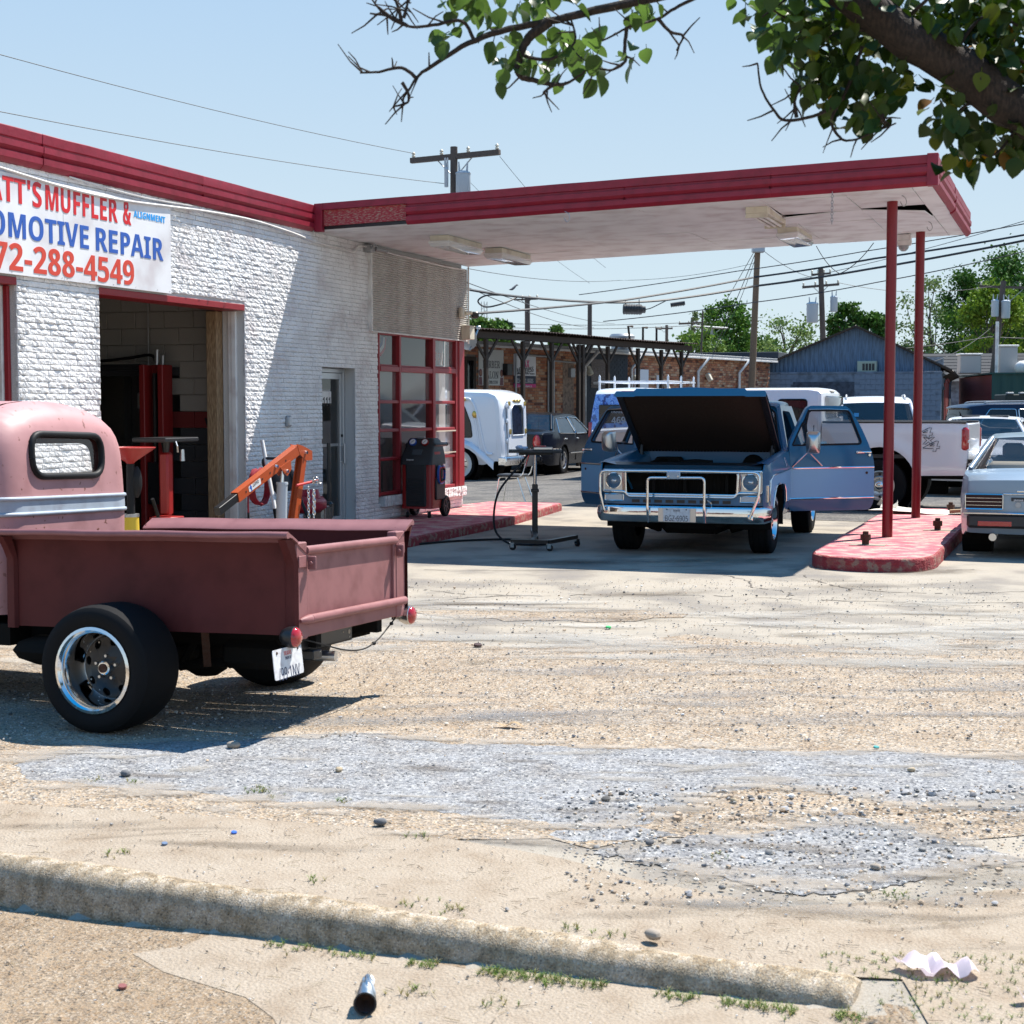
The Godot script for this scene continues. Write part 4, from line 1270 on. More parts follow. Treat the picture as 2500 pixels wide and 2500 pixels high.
	var cd := thing("camera_dome", "white dome camera hanging from the canopy behind the near post", "camera", GX * V3(6.73, soffit_y(6.73) - 0.01, -3.55), GT)
	b = mb(); b.box2(V3(-0.10, -0.09, -0.1), V3(0.10, 0, 0.1), 0.01); b.cyl(V3(0, -0.15, 0), V3(0, -0.09, 0), 0.10, 0.115, 18)
	put("housing", b.mesh(40), M["white paint"], cd)
	b = mb(); b.ball(V3(0, -0.15, 0), V3(0.075, 0.085, 0.075), 8)
	put("dome", b.mesh(60), M["galvanised"], cd)
	var fl := thing("flood_light", "cream twin floodlight at the end of the corrugated panel", "floodlight", GX * V3(0.08, 3.10, -3.62), GT)
	b = mb(); b.box(V3(0.02, 0.02, 0), V3(0.07, 0.17, 0.14), 0.02); b.cyl(V3(0.05, 0.02, -0.05), V3(0.12, 0.03, -0.15), 0.03, 0.028, 10)
	put("base", b.mesh(40), M["cream metal"], fl)
	b = mb(); b.box(V3(0.13, 0.0, -0.26), V3(0.12, 0.10, 0.16), 0.02, Basis(UP, 0.5))
	put("head", b.mesh(40), M["black paint"], fl)
	var mb2 := thing("meter_box", "cream metal box at the lower corner of the corrugated panel", "meter box", GX * V3(0.12, 2.82, -3.82), GT)
	b = mb(); b.box(Vector3.ZERO, V3(0.15, 0.20, 0.2), 0.008)
	put("case", b.mesh(), M["cream metal"], mb2)
	b = mb(); b.box(V3(0, 0.105, 0), V3(0.17, 0.012, 0.22), 0.004)
	put("lid", b.mesh(), M["cream metal"], mb2)
	var wk := mb()
	var out := round_poly(P2([-0.29, 1.9, 1.55, 1.9, 1.53, -1.9, 1.30, -4.35, 1.2, -5.3, -0.1, -5.3, -0.29, -3.9]), 0.12, 4)
	slab(wk, out, 0.118)
	var wo := put("walkway", wk.mesh(30), M["red kerb"]); wo.transform = GX; kind(wo, "structure")
	kind(put("walkway_top", slab_top.mesh(), M["red top"], wo), "structure")
	var isl := mb()
	slab(isl, round_poly(P2([6.42, 2.3, 6.55, 2.72, 7.05, 2.93, 7.55, 2.80, 7.72, 2.35, 7.74, -3.4, 7.76, -4.1, 6.38, -4.1]), 0.28, 6), 0.142)
	var io := put("pump_island", isl.mesh(30), M["red kerb"]); io.transform = GX; kind(io, "structure")
	kind(put("island_top", slab_top.mesh(), M["red top"], io), "structure")
	isl = mb()
	slab(isl, round_poly(P2([6.5, -4.16, 7.78, -4.16, 7.78, -5.6, 6.5, -5.6]), 0.05, 3), 0.135)
	io = put("pump_island", isl.mesh(30), M["red kerb"]); io.transform = GX; kind(io, "structure")
	kind(put("island_top", slab_top.mesh(), M["red top"], io), "structure")
	var st := [[6.87, 1.30, "rusty pipe stub in a bare patch before the near post"], [7.45, -0.85 - 0.3, "capped pipe stub between the two red posts"], [7.35, -4.6, "far capped pipe stub by the cardboard"]]
	for q in st:
		var p := thing("pipe_stub", q[2], "pipe stub", GX * V3(q[0], 0.142, q[1]), GT)
		b = mb()
		b.cyl(Vector3.ZERO, V3(0, 0.09, 0), 0.04, 0.04, 14)
		b.cyl(V3(0, 0.055, 0), V3(0, 0.12, 0), 0.058, 0.058, 8)
		b.box2(V3(-0.03, 0.12, -0.03), V3(0.03, 0.155, 0.03), 0.004)
		put("pipe", b.mesh(40), M["rust"], p)
		b = mb()
		b.box2(V3(-0.17, 0.001, -0.10), V3(0.22, 0.006, 0.10))
		put("bare_patch", b.mesh(), M["concrete lot"], p)
var slab_top: MB
func slab(b: MB, poly: PackedVector2Array, h: float) -> void:
	if Geometry2D.is_polygon_clockwise(poly): poly.reverse()
	var r0 := PackedVector3Array(); var rings := []
	var lev := [[0.0, -0.06], [0.0, h - 0.03], [-0.010, h - 0.010], [-0.03, h]]
	var dense := PackedVector2Array()
	for i in poly.size():
		var a := poly[i]; var e := poly[(i + 1) % poly.size()]
		var k := maxi(1, int(a.distance_to(e) / 0.12))
		for j in k: dense.append(a.lerp(e, float(j) / k))
	var m := dense.size()
	var nrm := PackedVector2Array()
	for i in m:
		var t := (dense[(i + 1) % m] - dense[(i + m - 1) % m]).normalized()
		nrm.append(V2(t.y, -t.x))
	var jit := PackedFloat32Array()
	for i in m: jit.append(rr(-0.005, 0.006))
	for l in lev:
		var r := PackedVector3Array()
		for i in m:
			var q: Vector2 = dense[i] + nrm[i] * (l[0] + jit[i] * (1.0 if l[1] > 0.0 else 0.0))
			r.append(V3(q.x, l[1] + (rr(-0.003, 0.003) if l[1] > 0.0 else 0.0), q.y))
		rings.append(r)
	b.loft(rings, true, false, false, true)
	var top: PackedVector3Array = rings[3]
	var p2 := PackedVector2Array()
	for q in top: p2.append(V2(q.x, q.z))
	var tr := Geometry2D.triangulate_polygon(p2)
	slab_top = mb()
	for i in range(0, tr.size(), 3):
		var a := top[tr[i]]; var e := top[tr[i + 1]]; var d := top[tr[i + 2]]
		if (e - a).cross(d - a).y < 0.0: slab_top.tri(a, d, e)
		else: slab_top.tri(a, e, d)
# ================================================================ vehicles
func vehicle(called: String, label: String, cat: String, at: Vector3, turn: float, group := "") -> Node3D:
	return thing(called, label, cat, at, turn, group)
func circle2(c: Vector2, r: float, k := 28, flat := 1.0) -> PackedVector2Array:
	var p := PackedVector2Array()
	for i in k:
		var t := TAU * i / k
		p.append(c + V2(cos(t) * r, sin(t) * r * flat))
	return p
func body_shell(v: Node3D, path: PackedVector2Array, segs: Array, bottom: PackedVector2Array, arches: Array, wf: Callable, crown: float, paint: Material, windows: Array, rnd := 0.05, cell := 0.22) -> void:
	var m := path.size()
	var ins := PackedVector2Array()
	for i in m:
		var t := (path[mini(i + 1, m - 1)] - path[maxi(i - 1, 0)]).normalized()
		var nrm := V2(t.y, -t.x)
		ins.append(path[i] + nrm * rnd)
	var centre := V2((path[0].x + path[m - 1].x) * 0.5, path[0].y + 0.3)
	if ins[m / 2].y > path[m / 2].y:
		for i in m: ins[i] = path[i] * 2.0 - ins[i]
	for s in segs:
		var b := mb()
		var rings := []
		for i in range(s[0], s[1] + 1):
			var w: float = wf.call(ins[i].y, ins[i].x)
			var t := (path[mini(i + 1, m - 1)] - path[maxi(i - 1, 0)]).normalized()
			var up := (path[i] - ins[i]) / rnd
			var r := PackedVector3Array()
			var half := []
			for q in [[0.0, 1.0], [0.293, 0.293], [1.0, 0.0]]:
				var p: Vector2 = path[i] - up * rnd * q[1]
				half.append(V3(w - rnd * 0.9 * q[0], p.y, p.x))
			for k in [0.75, 0.5, 0.25, 0.0]:
				var p: Vector2 = path[i] + up * crown * (1.0 - k * k)
				half.append(V3((w - rnd * 0.9) * k, p.y, p.x))
			for k in half.size(): r.append(V3(-half[k].x, half[k].y, half[k].z))
			for k in range(half.size() - 2, -1, -1): r.append(half[k])
			rings.append(r)
		b.loft(rings, false, false, false, true)
		put(s[2], b.mesh(38), s[3], v)
	var poly := ins.duplicate()
	for q in bottom: poly.append(q)
	var parts: Array[PackedVector2Array] = [poly]
	for a in arches:
		var nxt: Array[PackedVector2Array] = []
		for q in parts:
			for w in Geometry2D.clip_polygons(q, a):
				if not Geometry2D.is_polygon_clockwise(w): nxt.append(w)
		parts = nxt
	for sx in [-1.0, 1.0]:
		var b := mb()
		var f := func(p: Vector2) -> Vector3: return V3(sx * wf.call(p.y, p.x), p.y, p.x)
		var holes := []
		for w in windows:
			holes.append(w.poly)
		for q in parts: b.sheet(q, holes, cell, f, V3(sx, 0, 0), 0.02)
		put("body_side", b.mesh(38), paint, v)
		for w in windows:
			var g := mb()
			g.sheet(w.poly, [], 0.3, func(p: Vector2) -> Vector3: return V3(sx * (wf.call(p.y, p.x) - 0.012), p.y, p.x), V3(sx, 0, 0))
			put("side_window", g.mesh(40), w.get("mat", M["car glass"]), v)
			if w.has("trim"):
				var tb := mb()
				var l := PackedVector3Array()
				for q in w.poly: l.append(f.call(q) + V3(sx * 0.004, 0, 0))
				l.append(l[0])
				tb.pipe(l, 0.011, 5, -1.0, false)
				put("window_trim", tb.mesh(50), w.trim, v)
	var fl := mb()
	var lo := 9.0
	for q in bottom: lo = minf(lo, q.y)
	var z0 := path[0].x; var z1 := path[m - 1].x
	fl.box2(V3(-0.62, lo + 0.04, minf(z0, z1) + 0.1), V3(0.62, lo + 0.10, maxf(z0, z1) - 0.1))
	for a in arches:
		var ce := Vector2.ZERO
		for q in a: ce += q
		ce /= a.size()
		for sx in [-1.0, 1.0]:
			var r := []
			for e in [0, 1]:
				var pr := PackedVector3Array()
				for q in a: pr.append(V3(sx * ((wf.call(0.6, ce.x) - 0.02) if e else 0.55), ce.y + (q.y - ce.y) * 1.0, ce.x + (q.x - ce.x) * 1.0))
				r.append(pr)
			fl.loft(r, true, true, false)
	put("underbody", fl.mesh(), M["underbody"], v)
func wheel(v: Node3D, x: float, y: float, z: float, r: float, w: float, rim: float, style: String, steer := 0.0) -> Node3D:
	var k := Node3D.new()
	var i := 0
	var nm := "wheel"
	while v.has_node(nm):
		i += 1
		nm = "wheel_%03d" % i
	k.name = nm
	v.add_child(k, true)
	k.position = V3(x, y, z)
	k.rotation_degrees.y = (180.0 if x < 0.0 else 0.0) + steer
	put("tyre", tyre_mesh(r, w, rim, 0 if style == "slick" else 3), M["tyre"], k)
	var h := w * 0.5
	var b := mb()
	match style:
		"slick":
			b.lathe(PackedVector2Array([V2(rim + 0.012, h * 0.86), V2(rim + 0.012, h * 0.97), V2(rim - 0.004, h * 1.0), V2(rim - 0.012, h * 0.94), V2(rim - 0.022, h * 0.86), V2(rim - 0.028, h * 0.3), V2(rim - 0.040, -h * 0.05), V2(rim - 0.05, -h * 0.1)]), Vector3.ZERO, RT, 44)
			put("rim", b.mesh(50), M["chrome"], k)
			b = mb()
			var d := -h * 0.08
			b.sheet(circle2(Vector2.ZERO, rim - 0.045, 40), _ring_holes(8, rim * 0.64, 0.024), 0.06, func(p: Vector2) -> Vector3: return V3(d + 0.03 * smoothstep(0.10, 0.02, absf(p.length() - 0.075)) + (0.02 if p.length() < 0.075 else 0.0), p.y, p.x), RT, 0.01)
			put("wheel_centre", b.mesh(40), M["black paint"], k)
			b = mb()
			b.cyl(V3(d - 0.05, 0, 0), V3(d - 0.02, 0, 0), rim - 0.05, -1.0, 24)
			put("brake_drum", b.mesh(40), M["underbody"], k)
			b = mb()
			for a in 5:
				var t := TAU * a / 5.0 + 0.35
				b.cyl(V3(d + 0.03, sin(t) * 0.062, cos(t) * 0.062), V3(d + 0.062, sin(t) * 0.062, cos(t) * 0.062), 0.0105, 0.008, 8)
			for a in 12:
				var t := TAU * a / 12.0
				b.cyl(V3(d, sin(t) * (rim - 0.07), cos(t) * (rim - 0.07)), V3(d + 0.010, sin(t) * (rim - 0.07), cos(t) * (rim - 0.07)), 0.005, 0.004, 6)
			put("lug_nut", b.mesh(40), M["dull chrome"], k)
			b = mb()
			b.lathe(PackedVector2Array([V2(0.036, d + 0.03), V2(0.036, d + 0.075), V2(0.030, d + 0.082), V2(0.0, d + 0.083)]), Vector3.ZERO, RT, 24)
			put("hub_cap", b.mesh(40), M["chrome"], k)
			b = mb()
			b.lathe(PackedVector2Array([V2(0.024, d + 0.083), V2(0.024, d + 0.088), V2(0.0, d + 0.088)]), Vector3.ZERO, RT, 18)
			put("hub_badge", b.mesh(40), M["rust"], k)
		"rally":
			b.lathe(PackedVector2Array([V2(rim + 0.006, h * 0.86), V2(rim + 0.006, h * 0.97), V2(rim - 0.006, h * 0.99), V2(rim - 0.016, h * 0.9), V2(rim - 0.03, h * 0.5), V2(rim - 0.05, h * 0.28), V2(rim - 0.09, h * 0.42), V2(0.07, h * 0.40), V2(0.06, h * 0.75), V2(0.04, h * 0.85), V2(0.0, h * 0.86)]), Vector3.ZERO, RT, 36)
			put("rim", b.mesh(45), M["chrome"], k)
			b = mb()
			for a in 5:
				var t := TAU * a / 5.0
				b.box(V3(h * 0.41, sin(t) * rim * 0.58, cos(t) * rim * 0.58), V3(0.012, 0.05, 0.03), 0.01, Basis(RT, -t))
			put("rim_slot", b.mesh(), M["black paint"], k)
		"steel":
			b.lathe(PackedVector2Array([V2(rim + 0.006, h * 0.86), V2(rim + 0.004, h * 0.97), V2(rim - 0.01, h * 0.98), V2(rim - 0.02, h * 0.7), V2(rim - 0.05, h * 0.60), V2(rim * 0.60, h * 0.86), V2(rim * 0.45, h * 0.80), V2(rim * 0.40, h * 0.5), V2(0.0, h * 0.5)]), Vector3.ZERO, RT, 36)
			put("rim", b.mesh(40), M["dull chrome"], k)
			b = mb()
			for a in 8:
				var t := TAU * a / 8.0
				b.ball(V3(h * 0.72, sin(t) * rim * 0.74, cos(t) * rim * 0.74), V3(0.008, 0.022, 0.022), 6)
			put("rim_hole", b.mesh(50), M["black paint"], k)
			b = mb()
			b.lathe(PackedVector2Array([V2(rim * 0.30, h * 0.5), V2(rim * 0.28, h * 1.0), V2(rim * 0.2, h * 1.1), V2(0.0, h * 1.12)]), Vector3.ZERO, RT, 20)
			put("hub_cap", b.mesh(40), M["chrome"], k)
			b = mb()
			for a in 8:
				var t := TAU * a / 8.0
				b.cyl(V3(h * 0.75, sin(t) * rim * 0.44, cos(t) * rim * 0.44), V3(h * 0.98, sin(t) * rim * 0.44, cos(t) * rim * 0.44), 0.014, 0.012, 8)
			put("lug_nut", b.mesh(40), M["chrome"], k)
		_:
			b.lathe(PackedVector2Array([V2(rim + 0.006, h * 0.86), V2(rim + 0.004, h * 0.97), V2(rim - 0.01, h * 0.98), V2(rim - 0.03, h * 0.8), V2(rim * 0.5, h * 0.95), V2(0.0, h * 0.98)]), Vector3.ZERO, RT, 32)
			put("rim", b.mesh(40), M["dull chrome"], k)
			b = mb()
			for a in 9:
				var t := TAU * a / 9.0
				b.box(V3(h * 0.90, sin(t) * rim * 0.68, cos(t) * rim * 0.68), V3(0.02, 0.018, rim * 0.36), 0.005, Basis(RT, -t))
			put("rim_slot", b.mesh(), M["black paint"], k)
	return k
func _ring_holes(k: int, rad: float, r: float) -> Array:
	var o := []
	for i in k: o.append(circle2(V2(cos(TAU * i / k + 0.2), sin(TAU * i / k + 0.2)) * rad, r, 12))
	return o
func plate(v: Node3D, called: String, at: Vector3, ba: Basis, top: String, mid: String, num: String, ink: Material, topink: Material) -> void:
	var b := mb()
	var o := round_poly(P2([-0.152, -0.076, 0.152, -0.076, 0.152, 0.076, -0.152, 0.076]), 0.014)
	b.prism(o, -0.002, 0.001)
	for q in [[-0.10, 0.062], [0.10, 0.062]]: pass
	var p := put(called, b.mesh(), M["plate white"], v)
	p.transform = Transform3D(ba, at)
	words(p, "lettering", top, 0.020, topink, V3(0, 0.047, 0.0015), Basis(), 1.0, true, "Droid Sans", 0.001)
	if mid: words(p, "lettering", mid, 0.014, topink if mid == "" else M["plate ink"], V3(0, 0.022, 0.0015), Basis(), 1.0, true, "Droid Sans", 0.001)
	words(p, "number", num, 0.062, ink, V3(0, -0.053 if mid else -0.042, 0.0015), Basis(), 0.72, false, "Droid Sans", 0.001)
	var s := mb()
	for q in [[-0.11, 0.058], [0.11, 0.058]]: s.cyl(V3(q[0], q[1], 0.001), V3(q[0], q[1], 0.005), 0.008, 0.006, 10)
	put("screw", s.mesh(40), M["black paint"] if mid == "" else M["rust"], p)
func old_pickup() -> void:
	mat("oxide sunlit", Color(0.29, 0.125, 0.125), 0.55, 0.0, {"spec": 0.4, "tex": "fade", "scale": 0.9})  # faded bed paint, lightened to put sunlight on tailgate and rails
	mat("oxide paint", Color(0.105, 0.023, 0.021), 0.6, 0.0, {"spec": 0.3, "tex": "fade", "scale": 0.7, "norm": "n_soft", "ns": 0.12})  # same paint, darkened to put shade on the bed sides
	mat("oxide chipped", Color(0.46, 0.235, 0.235), 0.55, 0.0, {"tex": "chips", "scale": 0.8, "norm": "n_soft", "ns": 0.12, "detail": "fade", "dscale": 0.6})
	mat("pale belt", Color(0.36, 0.42, 0.48), 0.5, 0.0, {"tex": "fade", "scale": 1.2})
	var v := vehicle("old_pickup", "faded oxide red vintage pickup with open step bed and wide bare rear tyres", "pickup truck", Vector3.ZERO, 0)
	var Rt := V3(0.350515, -0.026169, -0.936191); var Up := V3(-0.0071756, 0.9995052, -0.0306254); var Bk := V3(0.9365295, 0.0174524, 0.3501540)
	v.transform = Transform3D(Basis(Rt, Up, Bk), V3(-2.135, 0.002, -8.149) + Rt * 1.06)
	var paint: Material = M["oxide paint"]
	var xl := 0.68; var z0 := -0.83; var z1 := 0.955
	for sx in [-1.0, 1.0]:
		var b := mb()
		var arc := V2(0.02, 0.33)
		b.sheet(P2([z0, 0.505, z1 - 0.05, 0.505, z1 - 0.05, 0.985, z0, 0.985]), [], 0.09, func(p: Vector2) -> Vector3:
			var r := (p - arc).length()
			var bulge := 0.014 * smoothstep(0.50, 0.44, r) + 0.006 * exp(-((r - 0.50) / 0.03) ** 2)
			return V3(sx * (xl + bulge + 0.003 * sin(p.x * 5.0) * sin(p.y * 7.0)), p.y, p.x), V3(sx, 0, 0), 0.006)
		put("bed_side", b.mesh(40), paint, v)
		b = mb()
		var rings := []
		for i in 13:
			var z := lerpf(z0 - 0.03, z1 + 0.01, i / 12.0)
			var r := PackedVector3Array()
			for q in [[0.0, 0.985], [0.012, 0.998], [0.06, 1.022], [0.095, 1.038], [0.108, 1.046], [0.122, 1.040], [0.128, 1.027], [0.122, 1.014], [0.108, 1.010], [0.098, 1.016], [0.06, 1.010], [0.004, 0.980]]:
				r.append(V3(sx * (xl - 0.012 + q[0]), q[1] + 0.002 * sin(z * 9.0), z))
			rings.append(r)
		b.loft(rings, true, true, true, sx > 0)
		put("bed_rail", b.mesh(50), M["oxide sunlit"], v)
		for e in [0, 1]:
			b = mb()
			var zz := z0 if e == 0 else z1 - 0.045
			rings = []
			for i in 9:
				var t := i / 8.0
				var y := lerpf(0.495, 1.005, t)
				var fl := 0.09 * smoothstep(0.72, 1.0, t) ** 1.4
				var wd := 0.055 if e == 0 else 0.06
				rings.append(A3([V3(sx * (xl + 0.002), y, zz - 0.02), V3(sx * (xl + 0.020 + fl), y, zz), V3(sx * (xl + 0.022 + fl), y, zz + wd * 0.75), V3(sx * (xl + 0.002 + fl * 0.6), y, zz + wd)]))
			b.loft(rings, false, false, false, sx < 0)
			put("stake_pressing", b.mesh(50), paint, v)
		b = mb()
		b.box2(V3(sx * (xl - 0.004), 0.478, z1 - 0.06), V3(sx * (xl - 0.125), 0.985, z1), 0.006)
		b.prism(P2([sx * (xl - 0.002), 0.984, sx * (xl + 0.095), 1.028, sx * (xl + 0.075), 1.036, sx * (xl - 0.122), 0.92]), z1 - 0.012, z1 + 0.004)
		put("tail_post", b.mesh(), M["oxide sunlit"], v)
		b = mb()
		b.box2(V3(sx * (xl - 0.10), 0.855, z1), V3(sx * (xl - 0.02), 0.915, z1 + 0.008), 0.002)
		b.box2(V3(sx * (xl - 0.135), 0.84, z1 + 0.002), V3(sx * (xl - 0.120), 0.91, z1 + 0.05), 0.004)
		b.cyl(V3(sx * (xl - 0.155), 0.875, z1 + 0.03), V3(sx * (xl - 0.10), 0.875, z1 + 0.03), 0.009, 0.009, 8)
		put("latch", b.mesh(40), M["oxide sunlit"], v)
	var b := mb()
	for i in 7:
		var o := mb()
		o.box2(V3(-0.66 + i * 0.1886, 0.545, z0 + 0.01), V3(-0.66 + (i + 1) * 0.1886 - 0.012, 0.565, z1 - 0.03), 0.002)
		put("floor_board", o.mesh(), M["rust"], v)
	b.box2(V3(-0.66, 0.50, z0 - 0.01), V3(0.66, 0.97, z0 + 0.012), 0.003)
	put("front_panel", b.mesh(), paint, v)
	b = mb()
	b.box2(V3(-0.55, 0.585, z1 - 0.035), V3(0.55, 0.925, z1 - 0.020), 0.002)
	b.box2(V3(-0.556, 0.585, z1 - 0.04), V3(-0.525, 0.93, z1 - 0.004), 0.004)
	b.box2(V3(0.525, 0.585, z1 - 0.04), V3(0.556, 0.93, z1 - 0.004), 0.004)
	put("tailgate", b.mesh(), M["oxide sunlit"], v)
	b = mb()
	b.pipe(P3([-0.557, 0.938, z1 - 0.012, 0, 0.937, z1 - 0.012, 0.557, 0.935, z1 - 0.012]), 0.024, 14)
	put("tailgate_roll", b.mesh(50), M["oxide sunlit"], v)
	b = mb()
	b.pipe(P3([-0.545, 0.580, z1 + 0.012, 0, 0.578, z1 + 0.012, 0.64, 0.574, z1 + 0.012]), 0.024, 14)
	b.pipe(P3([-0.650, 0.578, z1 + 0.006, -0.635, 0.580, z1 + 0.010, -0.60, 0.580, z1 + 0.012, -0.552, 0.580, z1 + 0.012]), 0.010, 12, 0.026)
	put("hinge_roll", b.mesh(50), M["oxide sunlit"], v)
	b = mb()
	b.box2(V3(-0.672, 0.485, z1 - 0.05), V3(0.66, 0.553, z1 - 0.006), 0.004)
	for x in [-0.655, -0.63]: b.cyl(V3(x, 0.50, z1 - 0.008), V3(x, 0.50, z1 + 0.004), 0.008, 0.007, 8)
	put("rear_sill", b.mesh(), M["oxide sunlit"], v)
	for s in [[-0.745, 0.505, "left"], [0.70, 0.478, "right"]]:
		var o := mb()
		var c := V3(s[0], s[1], z1 - 0.06)
		o.lathe(PackedVector2Array([V2(0.0, 0.0), V2(0.022, 0.004), V2(0.042, 0.02), V2(0.054, 0.05), V2(0.056, 0.085), V2(0.052, 0.088)]), c, V3(0, 0, 1), 22)
		o.box2(c + V3(0.02, -0.02, 0.0) , c + V3(0.09 if s[0] < 0 else -0.09, 0.03, 0.012))
		var l := put("tail_lamp", o.mesh(45), M["black paint"] if s[0] < 0 else M["dull chrome"], v)
		o = mb()
		o.lathe(PackedVector2Array([V2(0.052, 0.086), V2(0.048, 0.100), V2(0.03, 0.112), V2(0.0, 0.116)]), c, V3(0, 0, 1), 22)
		put("lens", o.mesh(60), M["red lens"], l)
	plate(v, "licence_plate", V3(-0.775, 0.382, z1 + 0.0), Basis(V3(0, 0, 1), deg_to_rad(1.0)) * Basis(RT, -0.10), "TEXAS", "TRUCK", "/99·1NV", M["plate ink"], M["plate red"])
	b = mb()
	b.box2(V3(-0.56, 0.395, z1 - 0.09), V3(0.11, 0.478, z1 - 0.075))
	b.box2(V3(-0.56, 0.395, z1 - 0.18), V3(0.11, 0.405, z1 - 0.075))
	b.box2(V3(-0.46, 0.35, z1 - 0.16), V3(-0.36, 0.40, z1 - 0.02), 0.006)
	put("hitch_bar", b.mesh(), M["black paint"], v)
	b = mb()
	for q in [[0.075, 0.445, 0.013], [0.0, 0.45, 0.005], [0.08, 0.415, 0.006]]: b.cyl(V3(q[0], q[1], z1 - 0.076), V3(q[0], q[1], z1 - 0.073), q[2], q[2], 12)
	put("bolt_hole", b.mesh(), M["concrete lot"], v)
	b = mb()
	b.cyl(V3(-0.30, 0.355, z1 - 0.25), V3(-0.26, 0.35, z1 + 0.01), 0.028, 0.028, 14)
	put("tail_pipe", b.mesh(40), M["dull chrome"], v)
	b = mb()
	for sx in [-0.38, 0.38]:
		b.box2(V3(sx - 0.03, 0.41, -3.1), V3(sx + 0.03, 0.50, z1 - 0.03))
		b.pipe(P3([sx, 0.40, -0.75, sx, 0.30, -0.2, sx, 0.28, 0.1, sx, 0.33, 0.5, sx, 0.42, 0.85]), 0.03, 6)
		b.cyl(V3(sx, 0.26, 0.06), V3(sx * 1.0, 0.52, 0.22), 0.022, 0.03, 8)
	b.cyl(V3(-0.85, 0.325, 0), V3(0.85, 0.325, 0), 0.045, 0.045, 12)
	b.ball(V3(0, 0.32, 0), V3(0.15, 0.16, 0.17), 8)
	b.cyl(V3(0, 0.33, -0.1), V3(0, 0.38, -2.6), 0.04, 0.04, 10)
	b.box2(V3(-0.45, 0.28, 0.35), V3(-0.15, 0.44, 0.72), 0.04)
	b.box2(V3(-0.6, 0.38, -3.4), V3(0.6, 0.50, -0.9))
	b.ball(V3(-0.55, 0.36, -0.62), V3(0.16, 0.09, 0.28), 6)
	b.pipe(P3([-0.72, 0.44, -0.45, -0.55, 0.30, -0.40, -0.40, 0.26, -0.36]), 0.03, 6)
	put("chassis", b.mesh(40), M["underbody"], v)
	b = mb()
	b.beam(V3(-0.60, 0.50, 0.36), V3(-0.48, 0.30, 0.30), 0.04, 0.02)
	put("strut", b.mesh(), M["rust"], v)
	b = mb()
	b.pipe(spline(P3([-0.62, 0.485, z1 - 0.02, -0.40, 0.43, z1 + 0.0, -0.15, 0.37, z1 + 0.01, 0.1, 0.345, z1 + 0.0, 0.28, 0.375, z1, 0.45, 0.43, z1 - 0.01, 0.60, 0.485, z1 - 0.02])), 0.0045, 5)
	b.ball(V3(0.24, 0.362, z1), V3(0.02, 0.012, 0.012), 5)
	b.ball(V3(0.50, 0.448, z1 - 0.01), V3(0.015, 0.012, 0.012), 5)
	put("lamp_wire", b.mesh(50), M["black rubber"], v)
	for sx in [-1.0, 1.0]:
		wheel(v, sx * 0.893, 0.333, -0.035, 0.335, 0.340, 0.214, "slick")
		wheel(v, sx * 0.74, 0.325, -2.95, 0.325, 0.19, 0.20, "rally")
	var cz := -0.895; var rc := 0.20
	var half := [[0.0, 1.772], [0.15, 1.768], [0.30, 1.750], [0.44, 1.716], [0.55, 1.662], [0.622, 1.585], [0.655, 1.49], [0.668, 1.36], [0.672, 1.22], [0.672, 1.05], [0.665, 0.85], [0.65, 0.60], [0.645, 0.55]]
	var outl := PackedVector2Array()
	for i in range(half.size() - 1, 0, -1): outl.append(V2(-half[i][0], half[i][1]))
	for q in half: outl.append(V2(q[0], q[1]))
	var skin := func(p: Vector2) -> Vector3:
		var d := 9.0
		for i in outl.size() - 1:
			d = minf(d, p.distance_to(Geometry2D.get_closest_point_to_segment(p, outl[i], outl[i + 1])))
		var k := clampf(1.0 - d / rc, 0.0, 1.0)
		return V3(p.x, p.y, cz - rc * (1.0 - sqrt(maxf(0.0, 1.0 - k * k))) - 0.05 * maxf(0.0, p.y - 1.15) - 0.02 * p.x * p.x)
	var win := round_poly(P2([-0.365, 1.325, 0.305, 1.325, 0.312, 1.565, -0.375, 1.572]), 0.105, 6)
	b = mb()
	b.sheet(outl, [win], 0.055, skin, V3(0, 0.2, 1))
	put("cab_back", b.mesh(50), M["oxide chipped"], v)
	b = mb()
	var wl := PackedVector3Array()
	for q in win: wl.append(skin.call(q) + V3(0, 0, 0.004))
	wl.append(wl[0])
	b.pipe(wl, 0.021, 8, -1.0, false)
	put("window_seal", b.mesh(60), M["black rubber"], v)
	b = mb()
	b.sheet(win, [], 0.2, func(p: Vector2) -> Vector3: return skin.call(p) - V3(0, 0, 0.012), V3(0, 0, 1))
	put("rear_window", b.mesh(50), M["clear glass"], v)
	b = mb()
	b.sheet(P2([-0.669, 1.112, 0.669, 1.112, 0.669, 1.198, -0.669, 1.198]), [], 0.04, func(p: Vector2) -> Vector3: return skin.call(p) + V3(0, 0, 0.004), V3(0, 0, 1), 0.004)
	put("belt_band", b.mesh(50), M["pale belt"], v)
	for y in [1.112, 1.200]:
		b = mb()
		wl = PackedVector3Array()
		for i in 41: wl.append(skin.call(V2(lerpf(-0.668, 0.668, i / 40.0), y)) + V3(0, 0, 0.005))
		b.pipe(wl, 0.0125, 8)
		put("belt_bead", b.mesh(60), M["pale belt"], v)
	var zf := -2.02
	b = mb()
	var rings := []
	for i in 8:
		var t := i / 7.0
		var z := lerpf(cz - rc - 0.03, zf, t)
		var r := PackedVector3Array()
		for q in outl:
			if q.y > 1.56: r.append(V3(q.x * (1.0 + 0.03 * t), q.y + 0.01 * sin(PI * t) - 0.05 * t * t, z - 0.05 * maxf(0.0, q.y - 1.15) * (1.0 - t) - 0.02 * q.x * q.x))
		rings.append(r)
	b.loft(rings, false, false, false, true)
